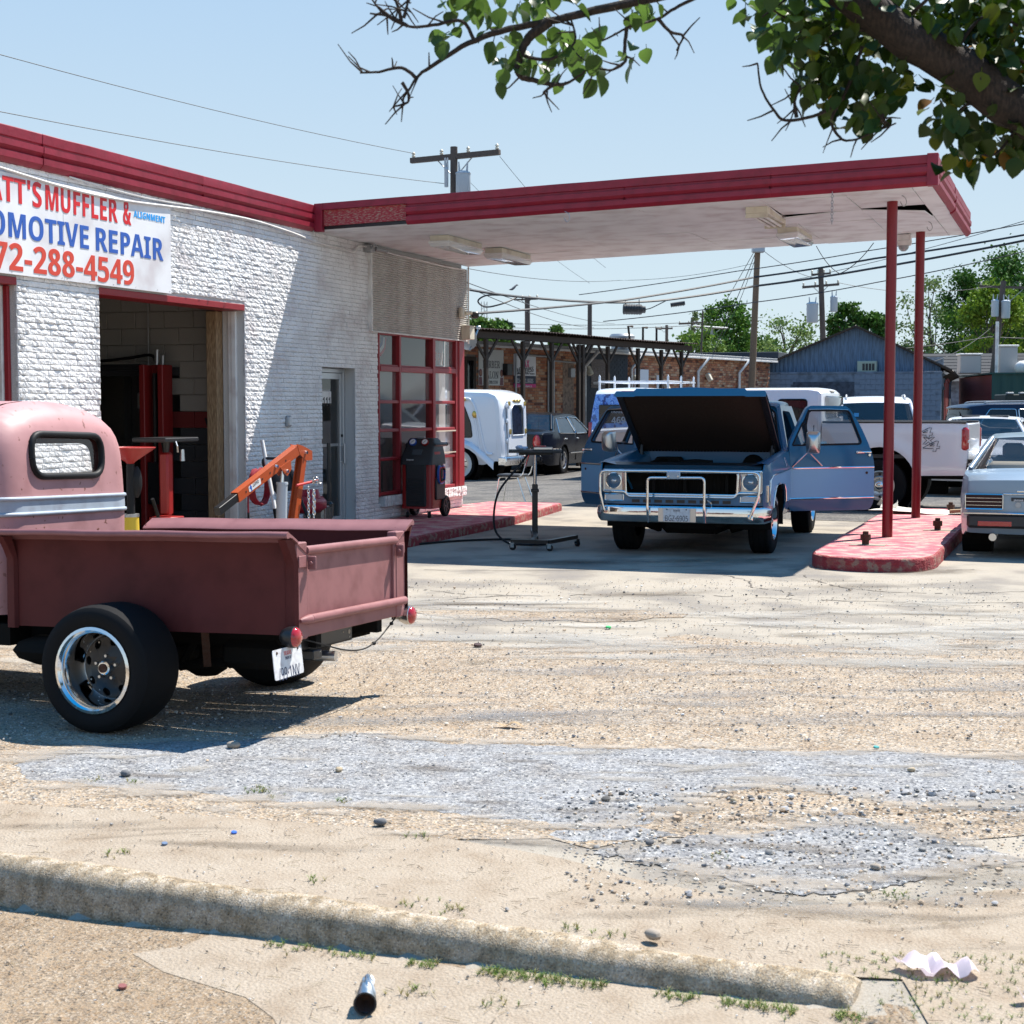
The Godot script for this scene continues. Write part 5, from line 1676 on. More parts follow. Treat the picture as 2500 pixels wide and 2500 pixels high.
	put("roof", b.mesh(60), M["oxide chipped"], v)
	for sx in [-1.0, 1.0]:
		var o := mb()
		var door := round_poly(P2([-1.98, 1.27, -1.22, 1.27, -1.24, 1.53, -1.90, 1.53]), 0.07, 4)
		o.sheet(P2([cz - rc - 0.02, 0.55, zf, 0.55, zf, 1.59, cz - rc - 0.02, 1.59]), [door], 0.12, func(p: Vector2) -> Vector3:
			var w := 0.67
			for i in half.size() - 1:
				if p.y <= half[i][1] and p.y >= half[i + 1][1]: w = lerpf(half[i][0], half[i + 1][0], (half[i][1] - p.y) / (half[i][1] - half[i + 1][1]))
			return V3(sx * (w + 0.02 * (cz - p.x) ), p.y, p.x), V3(sx, 0, 0), 0.015)
		put("cab_side", o.mesh(40), paint, v)
		o = mb()
		o.lathe(PackedVector2Array([V2(0.0, -0.13), V2(0.30, -0.12), V2(0.36, -0.05), V2(0.37, 0.06), V2(0.33, 0.13), V2(0.28, 0.14)]), V3(sx * 0.76, 0.36, -2.95), RT, 20, PI)
		put("front_wing", o.mesh(50), paint, v)
	b = mb()
	b.sheet(P2([-0.66, 0.55, 0.66, 0.55, 0.66, 1.25, 0.56, 1.68, -0.56, 1.68, -0.66, 1.25]), [round_poly(P2([-0.47, 1.28, -0.03, 1.28, -0.03, 1.58, -0.43, 1.58]), 0.05), round_poly(P2([0.03, 1.28, 0.47, 1.28, 0.43, 1.58, 0.03, 1.58]), 0.05)], 0.2, func(p: Vector2) -> Vector3: return V3(p.x, p.y, zf - 0.05 + 0.15 * maxf(0.0, p.y - 1.2)), V3(0, 0, -1), 0.015)
	put("windscreen_frame", b.mesh(40), paint, v)
	b = mb()
	b.box2(V3(-0.5, 0.6, -1.40), V3(0.5, 0.85, -1.0), 0.05)
	b.box(V3(0, 1.0, -1.02), V3(1.0, 0.45, 0.14), 0.05, Basis(RT, -0.15))
	put("bench_seat", b.mesh(40), mat("seat vinyl", Color(0.06, 0.045, 0.04), 0.6), v)
	b = mb()
	rings = []
	for q in [[-2.04, 0.50, 1.20], [-2.4, 0.44, 1.19], [-2.9, 0.34, 1.14], [-3.25, 0.24, 1.04], [-3.38, 0.20, 0.9]]:
		var r := PackedVector3Array()
		for i in 13:
			var t := PI * i / 12.0
			r.append(V3(cos(t) * q[1], 0.55 + sin(t) * (q[2] - 0.55), q[0]))
		rings.append(r)
	b.loft(rings, false, true, true, true)
	put("bonnet", b.mesh(50), paint, v)
func blue_pickup() -> void:
	mat("blue paint", Color(0.014, 0.115, 0.225), 0.30, 0.0, {"coat": 0.35, "cr": 0.12, "norm": "n_soft", "ns": 0.05, "scale": 1.0})
	mat("pale blue paint", Color(0.20, 0.40, 0.60), 0.32, 0.0, {"coat": 0.35, "cr": 0.12, "norm": "n_soft", "ns": 0.05, "scale": 1.0})
	mat("bonnet lining", Color(0.26, 0.24, 0.20), 0.95, 0.0, {"tex": "rust", "scale": 1.2})
	mat("amber ink", Color(0.35, 0.18, 0.06), 0.4)
	var v := vehicle("blue_pickup", "two-tone blue pickup facing the street with its bonnet up and both doors open", "pickup truck", V3(2.15170, 0, -18.68345), 161.5)
	var paint: Material = M["blue paint"]; var pale: Material = M["pale blue paint"]; var ch: Material = M["chrome"]
	for q in [[0.80, 0.0], [-0.80, 0.0], [0.80, 3.20], [-0.80, 3.20]]:
		var wh := wheel(v, q[0], 0.352, q[1], 0.354, 0.26, 0.195, "rally", 0.0)
		if q[0] < 0.0 and q[1] == 0.0:
			var txt := "RADIAL GT"
			for i in txt.length():
				var t := deg_to_rad(52.0 + i * 11.5)
				if txt[i] == " ": continue
				var rad := 0.275
				words(wh, "lettering", txt[i], 0.042, M["white paint"], V3(0.1305, sin(t) * rad, cos(t) * rad * -1.0), Basis(V3(0, 0, -1), UP, RT) * Basis(V3(0, 0, 1), t - PI / 2), 1.0, true, "Droid Sans", 0.003)
	var sidew := func(y: float, z: float) -> float:
		var w := 0.985
		if y > 0.98: w -= 0.045 * ((y - 0.98) / 0.22) ** 1.6
		if y < 0.60: w -= 0.05 * ((0.60 - y) / 0.2) ** 1.5
		if z < -0.45: w -= 0.055 * ((-0.45 - z) / 0.35) ** 2
		return w
	for sx in [-1.0, 1.0]:
		var f := func(p: Vector2) -> Vector3: return V3(sx * sidew.call(p.y, p.x), p.y, p.x)
		var arch := PackedVector2Array()
		for q in [[-0.44, 0.30], [-0.44, 0.55], [-0.38, 0.70], [-0.27, 0.785], [-0.12, 0.805], [0.15, 0.805], [0.30, 0.785], [0.40, 0.71], [0.45, 0.58], [0.48, 0.30]]: arch.append(V2(q[0], q[1]))
		var panels := [
			["front_wing", P2([-0.80, 0.59, -0.44, 0.42, 0.81, 0.42, 0.81, 1.155, 0.3, 1.125, -0.3, 1.085, -0.76, 1.045, -0.80, 0.98])],
			["bed_side", P2([2.36, 0.46, 4.35, 0.46, 4.38, 0.9, 4.37, 1.20, 2.36, 1.20])]]
		for q in panels:
			var poly: PackedVector2Array = q[1]
			var wells := [arch]
			if q[0] == "bed_side":
				var a2 := PackedVector2Array()
				for w in arch: a2.append(w + V2(3.20, 0))
				wells = [a2]
			var lowb := P2([-2, 0.575, 6, 0.575, 6, -1, -2, -1]); var midb := P2([-2, 0.93, 6, 0.945, 6, 0.575, -2, 0.575])
			if q[0] == "front_wing":
				midb = P2([-0.63, 0.575, -0.63, 0.86, -0.52, 0.915, 0.0, 0.925, 0.9, 0.945, 0.9, 0.575])
			var bl := mb(); var pl := mb()
			for part in Geometry2D.clip_polygons(poly, wells[0]):
				if Geometry2D.is_polygon_clockwise(part): continue
				for w in Geometry2D.intersect_polygons(part, midb): pl.sheet(w, [], 0.12, f, V3(sx, 0, 0), 0.012)
				for w in Geometry2D.clip_polygons(part, midb):
					if not Geometry2D.is_polygon_clockwise(w): bl.sheet(w, [], 0.12, f, V3(sx, 0, 0), 0.012)
			put(q[0], bl.mesh(40), paint, v)
			put("side_colour_band", pl.mesh(40), pale, v)
			var t := mb()
			var lines := []
			if q[0] == "front_wing": lines = [[0.81, 0.945, 0.0, 0.925, -0.50, 0.916, -0.61, 0.865, -0.632, 0.70, -0.632, 0.58], [0.47, 0.575, 0.81, 0.575]]
			else: lines = [[2.37, 0.945, 4.36, 0.945], [2.37, 0.575, 2.73, 0.575], [3.69, 0.575, 4.35, 0.575]]
			for l in lines:
				var pts := PackedVector3Array()
				for i in range(0, l.size(), 2): pts.append(f.call(V2(l[i + 0], l[i + 1])) + V3(sx * 0.004, 0, 0))
				t.pipe(pts, 0.010, 6)
			var ap := PackedVector3Array()
			for w in wells[0]:
				if w.y > 0.42: ap.append(f.call(w) + V3(sx * 0.004, 0, 0))
			t.pipe(ap, 0.011, 6)
			put("bright_trim", t.mesh(50), ch, v)
			var wb := mb()
			var rr2 := []
			for e in [0, 1]:
				var r := PackedVector3Array()
				for w in wells[0]: r.append(V3(sx * (0.95 if e else 0.5), w.y, w.x))
				rr2.append(r)
			wb.loft(rr2, false, false, false)
			wb.quad(rr2[0][0], rr2[0][4], rr2[0][6], rr2[0][9])
			put("wheel_well", wb.mesh(), M["underbody"], v)
		var sm := mb()
		sm.box(V3(sx * 0.955, 0.72, -0.70), V3(0.03, 0.20, 0.035), 0.006)
		put("side_marker", sm.mesh(), ch, v)
		sm = mb()
		sm.box(V3(sx * 0.968, 0.72, -0.70), V3(0.012, 0.17, 0.02), 0.003)
		put("marker_lens", sm.mesh(), M["amber lens"], v)
		sm = mb()
		for i in 3:
			var a := V2(0.36 + i * 0.045, 1.075 - i * 0.035)
			var p := PackedVector3Array()
			for k in 7: p.append(f.call(a + V2(0.035 * cos(k * 1.1), 0.020 * sin(k * 1.4))) + V3(sx * 0.005, 0, 0))
			sm.pipe(p, 0.004, 4)
		put("wing_badge", sm.mesh(50), M["dull chrome"], v)
		sm = mb()
		sm.box2(V3(sx * 0.80, 0.40, 0.82), V3(sx * 0.93, 0.50, 2.35), 0.02)
		put("sill", sm.mesh(), paint, v)
		sm = mb()
		sm.loft([A3([V3(sx * 0.975, 1.045, -0.76), V3(sx * 0.90, 1.060, -0.76), V3(sx * 0.72, 1.02, -0.74), V3(sx * 0.60, 0.75, -0.70)]), A3([V3(sx * 0.955, 1.125, 0.3), V3(sx * 0.88, 1.140, 0.3), V3(sx * 0.74, 1.06, 0.3), V3(sx * 0.55, 0.75, 0.3)]), A3([V3(sx * 0.945, 1.155, 0.81), V3(sx * 0.87, 1.165, 0.81), V3(sx * 0.74, 1.10, 0.81), V3(sx * 0.55, 0.75, 0.81)])], false, false, false, sx > 0)
		put("inner_wing", sm.mesh(), paint, v)
	var b := mb()
	var fz := func(p: Vector2, o: float) -> Vector3: return V3(p.x, p.y, -0.800 - o + 0.05 * (absf(p.x) / 0.93) ** 4 + 0.10 * maxf(0.0, p.y - 0.93) ** 1.0)
	var openr := round_poly(P2([-0.635, 0.70, 0.635, 0.70, 0.645, 0.955, -0.645, 0.955]), 0.035)
	var cut := [openr]
	b.sheet(P2([-0.93, 0.585, 0.93, 0.585, 0.935, 0.985, -0.935, 0.985]), cut, 0.1, func(p: Vector2) -> Vector3: return fz.call(p, 0.0), V3(0, 0, -1), 0.02)
	put("nose_panel", b.mesh(40), paint, v)
	b = mb()
	for i in 9: b.box2(V3(-0.52 + i * 0.13 - 0.045, 0.605, -0.803), V3(-0.52 + i * 0.13 + 0.045, 0.640, -0.799))
	put("lower_slot", b.mesh(), M["black paint"], v)
	b = mb()
	var o1 := PackedVector3Array()
	for q in round_poly(P2([-0.912, 0.725, -0.645, 0.725, -0.605, 0.675, 0.605, 0.675, 0.645, 0.725, 0.912, 0.725, 0.916, 0.970, -0.916, 0.970]), 0.03): o1.append(fz.call(q, 0.012))
	o1.append(o1[0])
	b.pipe(o1, 0.017, 8, -1.0, false)
	o1 = PackedVector3Array()
	for q in openr: o1.append(fz.call(q, 0.012))
	o1.append(o1[0])
	b.pipe(o1, 0.016, 8, -1.0, false)
	for s in [-1.0, 1.0]:
		for x in [0.652, 0.672]: b.pipe(A3([fz.call(V2(s * x, 0.73), 0.012), fz.call(V2(s * x, 0.965), 0.012)]), 0.009, 6)
	put("grille_surround", b.mesh(50), ch, v)
	for s in [-1.0, 1.0]:
		var c: Vector3 = fz.call(V2(s * 0.782, 0.848), 0.0)
		b = mb()
		var sq := round_poly(P2([-0.115, -0.115, 0.115, -0.115, 0.115, 0.115, -0.115, 0.115]), 0.02)
		b.sheet(sq, [circle2(Vector2.ZERO, 0.092)], 0.06, func(p: Vector2) -> Vector3: return c + V3(p.x, p.y, -0.010 - 0.0 * p.x), V3(0, 0, -1), 0.006)
		var lo := PackedVector3Array()
		for q in sq: lo.append(c + V3(q.x, q.y, -0.014))
		lo.append(lo[0])
		b.pipe(lo, 0.009, 6, -1.0, false)
		var hb := put("headlight", b.mesh(45), M["dull chrome"], v)
		b = mb()
		b.lathe(PackedVector2Array([V2(0.094, 0.004), V2(0.094, 0.022), V2(0.084, 0.024)]), c, V3(0, 0, -1), 28)
		put("rim", b.mesh(40), ch, hb)
		b = mb()
		b.lathe(PackedVector2Array([V2(0.085, 0.018), V2(0.07, 0.034), V2(0.04, 0.044), V2(0.0, 0.048)]), c, V3(0, 0, -1), 28)
		put("lens", b.mesh(60), M["clear glass"], hb)
		b = mb()
		b.lathe(PackedVector2Array([V2(0.084, 0.016), V2(0.06, -0.03), V2(0.03, -0.05), V2(0.0, -0.055)]), c, V3(0, 0, -1), 28)
		b.box(c + V3(0, 0, 0.0), V3(0.06, 0.03, 0.03), 0.008)
		put("reflector", b.mesh(60), ch, hb)
		b = mb()
		var tc: Vector3 = fz.call(V2(s * 0.778, 0.657), 0.0)
		var to := PackedVector3Array()
		for q in round_poly(P2([-0.108, -0.036, 0.108, -0.036, 0.108, 0.036, -0.108, 0.036]), 0.012): to.append(tc + V3(q.x, q.y, -0.008))
		to.append(to[0])
		b.pipe(to, 0.007, 6, -1.0, false)
		var tl := put("turn_lamp", b.mesh(45), ch, v)
		b = mb()
		b.box(tc + V3(0, 0, -0.004), V3(0.205, 0.065, 0.012), 0.004)
		for i in 9: b.box(tc + V3(-0.09 + i * 0.0225, 0, -0.011), V3(0.006, 0.055, 0.004))
		put("lens", b.mesh(), M["white lens"], tl)
	b = mb()
	b.box2(V3(-0.66, 0.66, -0.62), V3(0.66, 0.97, -0.58))
	for i in 22: b.box2(V3(-0.46 + i * 0.044, 0.67, -0.635), V3(-0.455 + i * 0.044, 0.96, -0.62))
	for x in [-0.5, -0.02, 0.34]: b.box2(V3(x - 0.02, 0.67, -0.70), V3(x + 0.02, 0.96, -0.65), 0.004)
	put("radiator", b.mesh(), M["underbody"], v)
	b = mb()
	b.loft([A3([V3(-0.90, 0.987, -0.782), V3(0.90, 0.987, -0.782)]), A3([V3(-0.9, 1.03, -0.74), V3(0.9, 1.03, -0.74)]), A3([V3(-0.88, 1.055, -0.52), V3(0.88, 1.055, -0.52)]), A3([V3(-0.88, 0.99, -0.50), V3(0.88, 0.99, -0.50)])], false, false, false, true)
	put("radiator_panel", b.mesh(30), M["black paint"], v)
	b = mb()
	b.box2(V3(-0.88, 0.5, 0.74), V3(0.88, 1.15, 0.80))
	put("firewall", b.mesh(), paint, v)
	b = mb()
	b.box2(V3(-0.24, 0.55, -0.35), V3(0.24, 0.92, 0.40), 0.03)
	b.cyl(V3(0.0, 0.98, 0.0), V3(0.0, 1.06, 0.0), 0.20, 0.20, 24)
	b.cyl(V3(0.0, 1.06, 0.0), V3(0.0, 1.075, 0.0), 0.19, 0.02, 24)
	b.cyl(V3(-0.55, 0.95, 0.60), V3(-0.55, 0.99, 0.74), 0.13, 0.13, 20)
	b.box2(V3(0.52, 0.80, -0.45), V3(0.80, 1.0, -0.25), 0.01)
	b.box2(V3(0.30, 0.90, 0.50), V3(0.62, 1.08, 0.73), 0.03)
	b.pipe(spline(P3([-0.2, 0.95, -0.3, -0.4, 1.0, -0.1, -0.55, 0.98, 0.2, -0.6, 1.0, 0.5])), 0.02, 6)
	b.pipe(spline(P3([0.1, 0.98, -0.5, 0.15, 1.02, -0.3, 0.1, 1.0, -0.1])), 0.03, 6)
	b.pipe(spline(P3([0.4, 1.0, 0.7, 0.5, 1.06, 0.4, 0.62, 1.0, 0.1, 0.66, 0.95, -0.2])), 0.012, 6)
	put("engine", b.mesh(40), M["underbody"], v)
	b = mb()
	var rings := []
	var top := [[0.560, 0.01], [0.574, -0.035], [0.560, -0.055], [0.552, -0.058], [0.47, -0.066], [0.452, -0.060], [0.440, -0.046], [0.41, -0.030], [0.388, 0.0], [0.385, 0.03]]
	for i in 33:
		var u := lerpf(-1.0, 1.0, i / 32.0)
		var x := u * 1.0
		var bend := 0.10 * absf(u) ** 5 + (0.12 * ((absf(u) - 0.90) / 0.10) ** 2 if absf(u) > 0.90 else 0.0)
		var dip := 1.0 - 0.25 * smoothstep(0.96, 1.0, absf(u))
		var r := PackedVector3Array()
		for q in top: r.append(V3(x, 0.48 + (q[0] - 0.48) * dip, -0.86 + q[1] + bend))
		rings.append(r)
	b.loft(rings, false, false, false, true)
	put("front_bumper", b.mesh(40), ch, v)
	plate(v, "licence_plate", V3(0.018, 0.482, -0.936), Basis(UP, PI), "TEXAS", "", "BGZ·6905", M["black ink"], M["black ink"])
	b = mb()
	b.box2(V3(-0.20, 0.40, -0.929), V3(0.23, 0.556, -0.924), 0.002)
	put("plate_pad", b.mesh(), M["dull chrome"], v)
	b = mb()
	var gz := -0.965
	b.pipe(round3(P3([0.865, 0.52, -0.90, 0.905, 0.72, gz + 0.03, 0.905, 0.962, gz + 0.045, 0, 0.972, gz, -0.905, 0.962, gz + 0.045, -0.905, 0.72, gz + 0.03, -0.80, 0.45, -0.935]), 0.07), 0.0165, 10)
	b.pipe(round3(P3([0.340, 0.395, gz + 0.03, 0.345, 0.56, gz, 0.345, 0.893, gz, -0.30, 0.900, gz, -0.30, 0.56, gz, -0.30, 0.40, gz + 0.03]), 0.05), 0.0165, 10)
	b.pipe(P3([-0.30, 0.66, gz, -0.36, 0.62, gz + 0.08, -0.36, 0.58, gz + 0.1]), 0.008, 6)
	b.box2(V3(-0.84, 0.43, -0.945), V3(-0.78, 0.49, -0.92), 0.008)
	put("grille_guard", b.mesh(50), ch, v)
	b = mb()
	b.box(V3(0.045, 0.925, gz - 0.012), V3(0.155, 0.085, 0.03), 0.005)
	var gb := put("guard_plate", b.mesh(), mat("guard plate blue", Color(0.30, 0.42, 0.55), 0.25, 0.7), v)
	b = mb()
	for x in [-0.01, 0.10]: b.cyl(V3(x, 0.915, gz - 0.026), V3(x, 0.915, gz - 0.034), 0.012, 0.010, 10)
	put("bolt", b.mesh(40), M["dull chrome"], gb)
	var hinge := V3(0, 1.145, 0.78); var an := deg_to_rad(31.5); var len := 1.36
	var hb2 := Transform3D(Basis(RT, an), hinge)
	b = mb()
	rings = []
	for i in 12:
		var t := i / 11.0
		var r := PackedVector3Array()
		for u in [-0.885, -0.865, -0.66, -0.63, -0.3, 0.0, 0.3, 0.63, 0.66, 0.865, 0.885]:
			var a: float = absf(u)
			var y := 0.055 if a < 0.64 else (0.020 if a < 0.87 else -0.015)
			if a < 0.05: y += 0.018
			r.append(V3(u, y + 0.02 * sin(PI * t) - (0.008 * ((t - 0.9) / 0.1) ** 2 if t > 0.9 else 0.0), -len * t))
		rings.append(r)
	b.xf = hb2
	b.loft(rings, false, false, false, true)
	var lip0: PackedVector3Array = rings[-1]
	var lip1 := PackedVector3Array()
	for q in lip0: lip1.append(V3(q.x * 0.995, -0.055 if absf(q.x) > 0.65 else -0.045, q.z + 0.015))
	b.loft([lip0, lip1], false, false, false, true)
	put("bonnet", b.mesh(35), paint, v)
	b = mb()
	b.xf = hb2
	b.sheet(P2([-0.86, -len + 0.02, 0.86, -len + 0.02, 0.86, -0.02, -0.86, -0.02]), [], 0.12, func(p: Vector2) -> Vector3:
		var e := minf(minf(0.86 - absf(p.x), -p.y - 0.02), p.y + len - 0.02)
		return V3(p.x, -0.026 + 0.035 * smoothstep(0.03, 0.16, e) + 0.006 * sin(p.x * 9.0) * sin(p.y * 8.0), p.y), V3(0, -1, 0))
	put("bonnet_lining", b.mesh(40), M["bonnet lining"], v)
	b = mb()
	b.xf = hb2
	for sx in [-1.0, 1.0]:
		b.box2(V3(sx * 0.80, -0.035, -len + 0.05), V3(sx * 0.875, -0.020, -0.05), 0.004)
	for i in 40: b.box(V3(-0.78 + i * 0.04, -0.033, -0.07), V3(0.014, 0.012, 0.02))
	put("bonnet_flange", b.mesh(), M["black paint"], v)
	b = mb()
	for sx in [-1.0, 1.0]:
		b.beam(V3(sx * 0.83, 1.10, 0.70), V3(sx * 0.82, 1.28, 0.50), 0.012, 0.04)
		b.beam(V3(sx * 0.82, 1.28, 0.50), V3(sx * 0.83, 1.20, 0.82), 0.012, 0.04)
		b.pipe(P3([sx * 0.79, 1.0, 0.55, sx * 0.80, 1.22, 0.60]), 0.025, 6)
	put("bonnet_hinge", b.mesh(), M["black paint"], v)
	b = mb()
	b.loft([A3([V3(-0.90, 1.150, 0.80), V3(0.90, 1.150, 0.80)]), A3([V3(-0.89, 1.172, 0.86), V3(0.89, 1.172, 0.86)]), A3([V3(-0.87, 1.185, 0.98), V3(0.87, 1.185, 0.98)]), A3([V3(-0.86, 1.16, 1.05), V3(0.86, 1.16, 1.05)])], false, false, false, true)
	put("cowl", b.mesh(40), paint, v)
	b = mb()
	var ws := func(p: Vector2) -> Vector3: return V3(p.x, p.y, 0.93 + 0.82 * (p.y - 1.17) + 0.12 * (p.x / 0.8) ** 2 * 1.0)
	var wsp := round_poly(P2([-0.80, 1.19, 0.80, 1.19, 0.685, 1.655, -0.685, 1.655]), 0.08)
	b.sheet(wsp, [], 0.2, ws, V3(0, 0.5, -1))
	put("windscreen", b.mesh(40), M["car glass"], v)
	b = mb()
	b.sheet(P2([-0.90, 1.15, 0.90, 1.15, 0.735, 1.72, -0.735, 1.72]), [wsp], 0.15, ws, V3(0, 0.5, -1), 0.03)
	put("windscreen_frame", b.mesh(40), paint, v)
	b = mb()
	var l3 := PackedVector3Array()
	for q in wsp: l3.append(ws.call(q) + V3(0, 0.004, -0.006))
	l3.append(l3[0])
	b.pipe(l3, 0.012, 6, -1.0, false)
	put("windscreen_trim", b.mesh(50), M["black rubber"], v)
	for w in [[0.33, 1.21, 0.02, 1.26], [-0.50, 1.20, -0.16, 1.265]]:
		b = mb()
		var a: Vector3 = ws.call(V2(w[0], w[1])); var e: Vector3 = ws.call(V2(w[2], w[3]))
		b.pipe(A3([a + V3(0, -0.03, -0.05), a.lerp(e, 0.5) + V3(0, 0.0, -0.04), e + V3(0, 0.0, -0.02)]), 0.009, 6)
		put("wiper", b.mesh(50), M["dull chrome"], v)
	b = mb()
	rings = []
	for q in [[1.375, 1.700, 0.72], [1.43, 1.728, 0.735], [1.55, 1.750, 0.745], [1.85, 1.760, 0.75], [2.15, 1.750, 0.745], [2.27, 1.728, 0.735], [2.32, 1.69, 0.72]]:
		var r := PackedVector3Array()
		for u in [-1.0, -0.985, -0.95, -0.85, -0.5, 0.0, 0.5, 0.85, 0.95, 0.985, 1.0]:
			var a: float = absf(u)
			r.append(V3(u * q[2], q[1] - (0.06 if a == 1.0 else (0.025 if a > 0.98 else (0.010 if a > 0.9 else (0.004 if a > 0.8 else 0.0)))) + 0.012 * (1.0 - a * a), q[0]))
		rings.append(r)
	b.loft(rings, false, false, false, true)
	put("roof", b.mesh(50), paint, v)
	b = mb()
	var rw := round_poly(P2([-0.66, 1.25, 0.66, 1.25, 0.60, 1.62, -0.60, 1.62]), 0.06)
	b.sheet(P2([-0.90, 0.45, 0.90, 0.45, 0.90, 1.17, 0.73, 1.69, -0.73, 1.69, -0.90, 1.17]), [rw], 0.2, func(p: Vector2) -> Vector3: return V3(p.x, p.y, 2.335 - 0.05 * maxf(0.0, p.y - 1.2)), V3(0, 0, 1), 0.02)
	put("cab_back", b.mesh(40), paint, v)
	b = mb()
	b.sheet(rw, [], 0.3, func(p: Vector2) -> Vector3: return V3(p.x, p.y, 2.31 - 0.05 * maxf(0.0, p.y - 1.2)), V3(0, 0, 1))
	put("rear_window", b.mesh(), M["car glass"], v)
	for sx in [-1.0, 1.0]:
		b = mb()
		var side := func(p: Vector2) -> Vector3: return V3(sx * ((0.93 - 0.33 * maxf(0.0, p.y - 1.17)) if p.y > 1.0 else 0.93), p.y, p.x)
		b.sheet(P2([2.34, 0.45, 2.34, 1.2, 2.31, 1.69, 1.40, 1.70, 0.90, 1.17, 0.83, 1.15, 0.83, 0.45]), [round_poly(P2([0.88, 0.50, 2.10, 0.50, 2.10, 1.2, 2.02, 1.62, 1.44, 1.64, 0.95, 1.17]), 0.08)], 0.2, side, V3(sx, 0, 0), 0.05)
		put("door_opening", b.mesh(35), paint, v)
	b = mb()
	b.box2(V3(-0.75, 0.50, 1.60), V3(0.75, 0.86, 2.1), 0.06)
	b.box(V3(0, 1.05, 2.17), V3(1.5, 0.55, 0.16), 0.06, Basis(RT, -0.15))
	put("bench_seat", b.mesh(40), mat("blue vinyl", Color(0.03, 0.05, 0.09), 0.6), v)
	b = mb()
	b.box2(V3(-0.85, 0.98, 1.0), V3(0.85, 1.17, 1.28), 0.05)
	b.box2(V3(-0.9, 0.44, 0.82), V3(0.9, 0.50, 2.33))
	put("dashboard", b.mesh(40), mat("dash", Color(0.02, 0.03, 0.045), 0.6), v)
	b = mb()
	b.lathe(PackedVector2Array([V2(0.185, -0.012), V2(0.20, 0.0), V2(0.185, 0.012), V2(0.172, 0.0), V2(0.185, -0.012)]), V3(-0.38, 1.15, 1.42), V3(0, 0.45, 0.9), 24)
	b.cyl(V3(-0.38, 1.15, 1.42), V3(-0.38, 1.02, 1.2), 0.03, 0.03, 8)
	b.box(V3(-0.38, 1.15, 1.42), V3(0.34, 0.03, 0.02), 0.0, Basis(RT, 0.45))
	put("steering_wheel", b.mesh(50), M["black plastic"], v)
	b = mb()
	b.box2(V3(-0.93, 0.55, 2.38), V3(0.93, 0.60, 4.33))
	b.box2(V3(-0.93, 0.60, 2.38), V3(0.93, 1.19, 2.42))
	b.box2(V3(-0.93, 0.50, 4.30), V3(0.93, 1.19, 4.36), 0.01)
	put("bed", b.mesh(), paint, v)
	b = mb()
	for sx in [-0.42, 0.42]: b.box2(V3(sx - 0.035, 0.34, -0.75), V3(sx + 0.035, 0.48, 4.3))
	b.cyl(V3(-0.75, 0.35, 3.2), V3(0.75, 0.35, 3.2), 0.045, 0.045, 10)
	b.ball(V3(0, 0.34, 3.2), V3(0.15, 0.15, 0.17), 7)
	b.beam(V3(-0.74, 0.30, 0.0), V3(0.74, 0.30, 0.0), 0.16, 0.07)
	b.beam(V3(0.74, 0.34, 0.05), V3(0.42, 0.24, 0.0), 0.10, 0.05)
	b.beam(V3(-0.74, 0.34, 0.05), V3(-0.42, 0.24, 0.0), 0.10, 0.05)
	b.beam(V3(0.60, 0.36, -0.28), V3(0.44, 0.37, -0.28), 0.03, 0.025)
	b.box2(V3(-0.35, 0.22, -0.30), V3(0.35, 0.48, 0.9), 0.06)
	b.box2(V3(-0.3, 0.25, 1.2), V3(0.25, 0.42, 2.2), 0.06)
	put("chassis", b.mesh(), M["underbody"], v)
	blue_door(v, -1.0, V3(-0.955, 0, 0.86), 57.0)
	blue_door(v, 1.0, V3(0.955, 0, 0.86), 51.0)
func round3(p: PackedVector3Array, r: float, k := 5) -> PackedVector3Array:
	var o := A3([p[0]])
	for i in range(1, p.size() - 1):
		var q := minf(r, minf(p[i].distance_to(p[i - 1]), p[i].distance_to(p[i + 1])) * 0.45)
		var s := p[i] + (p[i - 1] - p[i]).normalized() * q; var e := p[i] + (p[i + 1] - p[i]).normalized() * q
		for j in k + 1:
			var t := float(j) / k
			o.append(s.lerp(p[i], t).lerp(p[i].lerp(e, t), t))
	o.append(p[p.size() - 1])
	return o
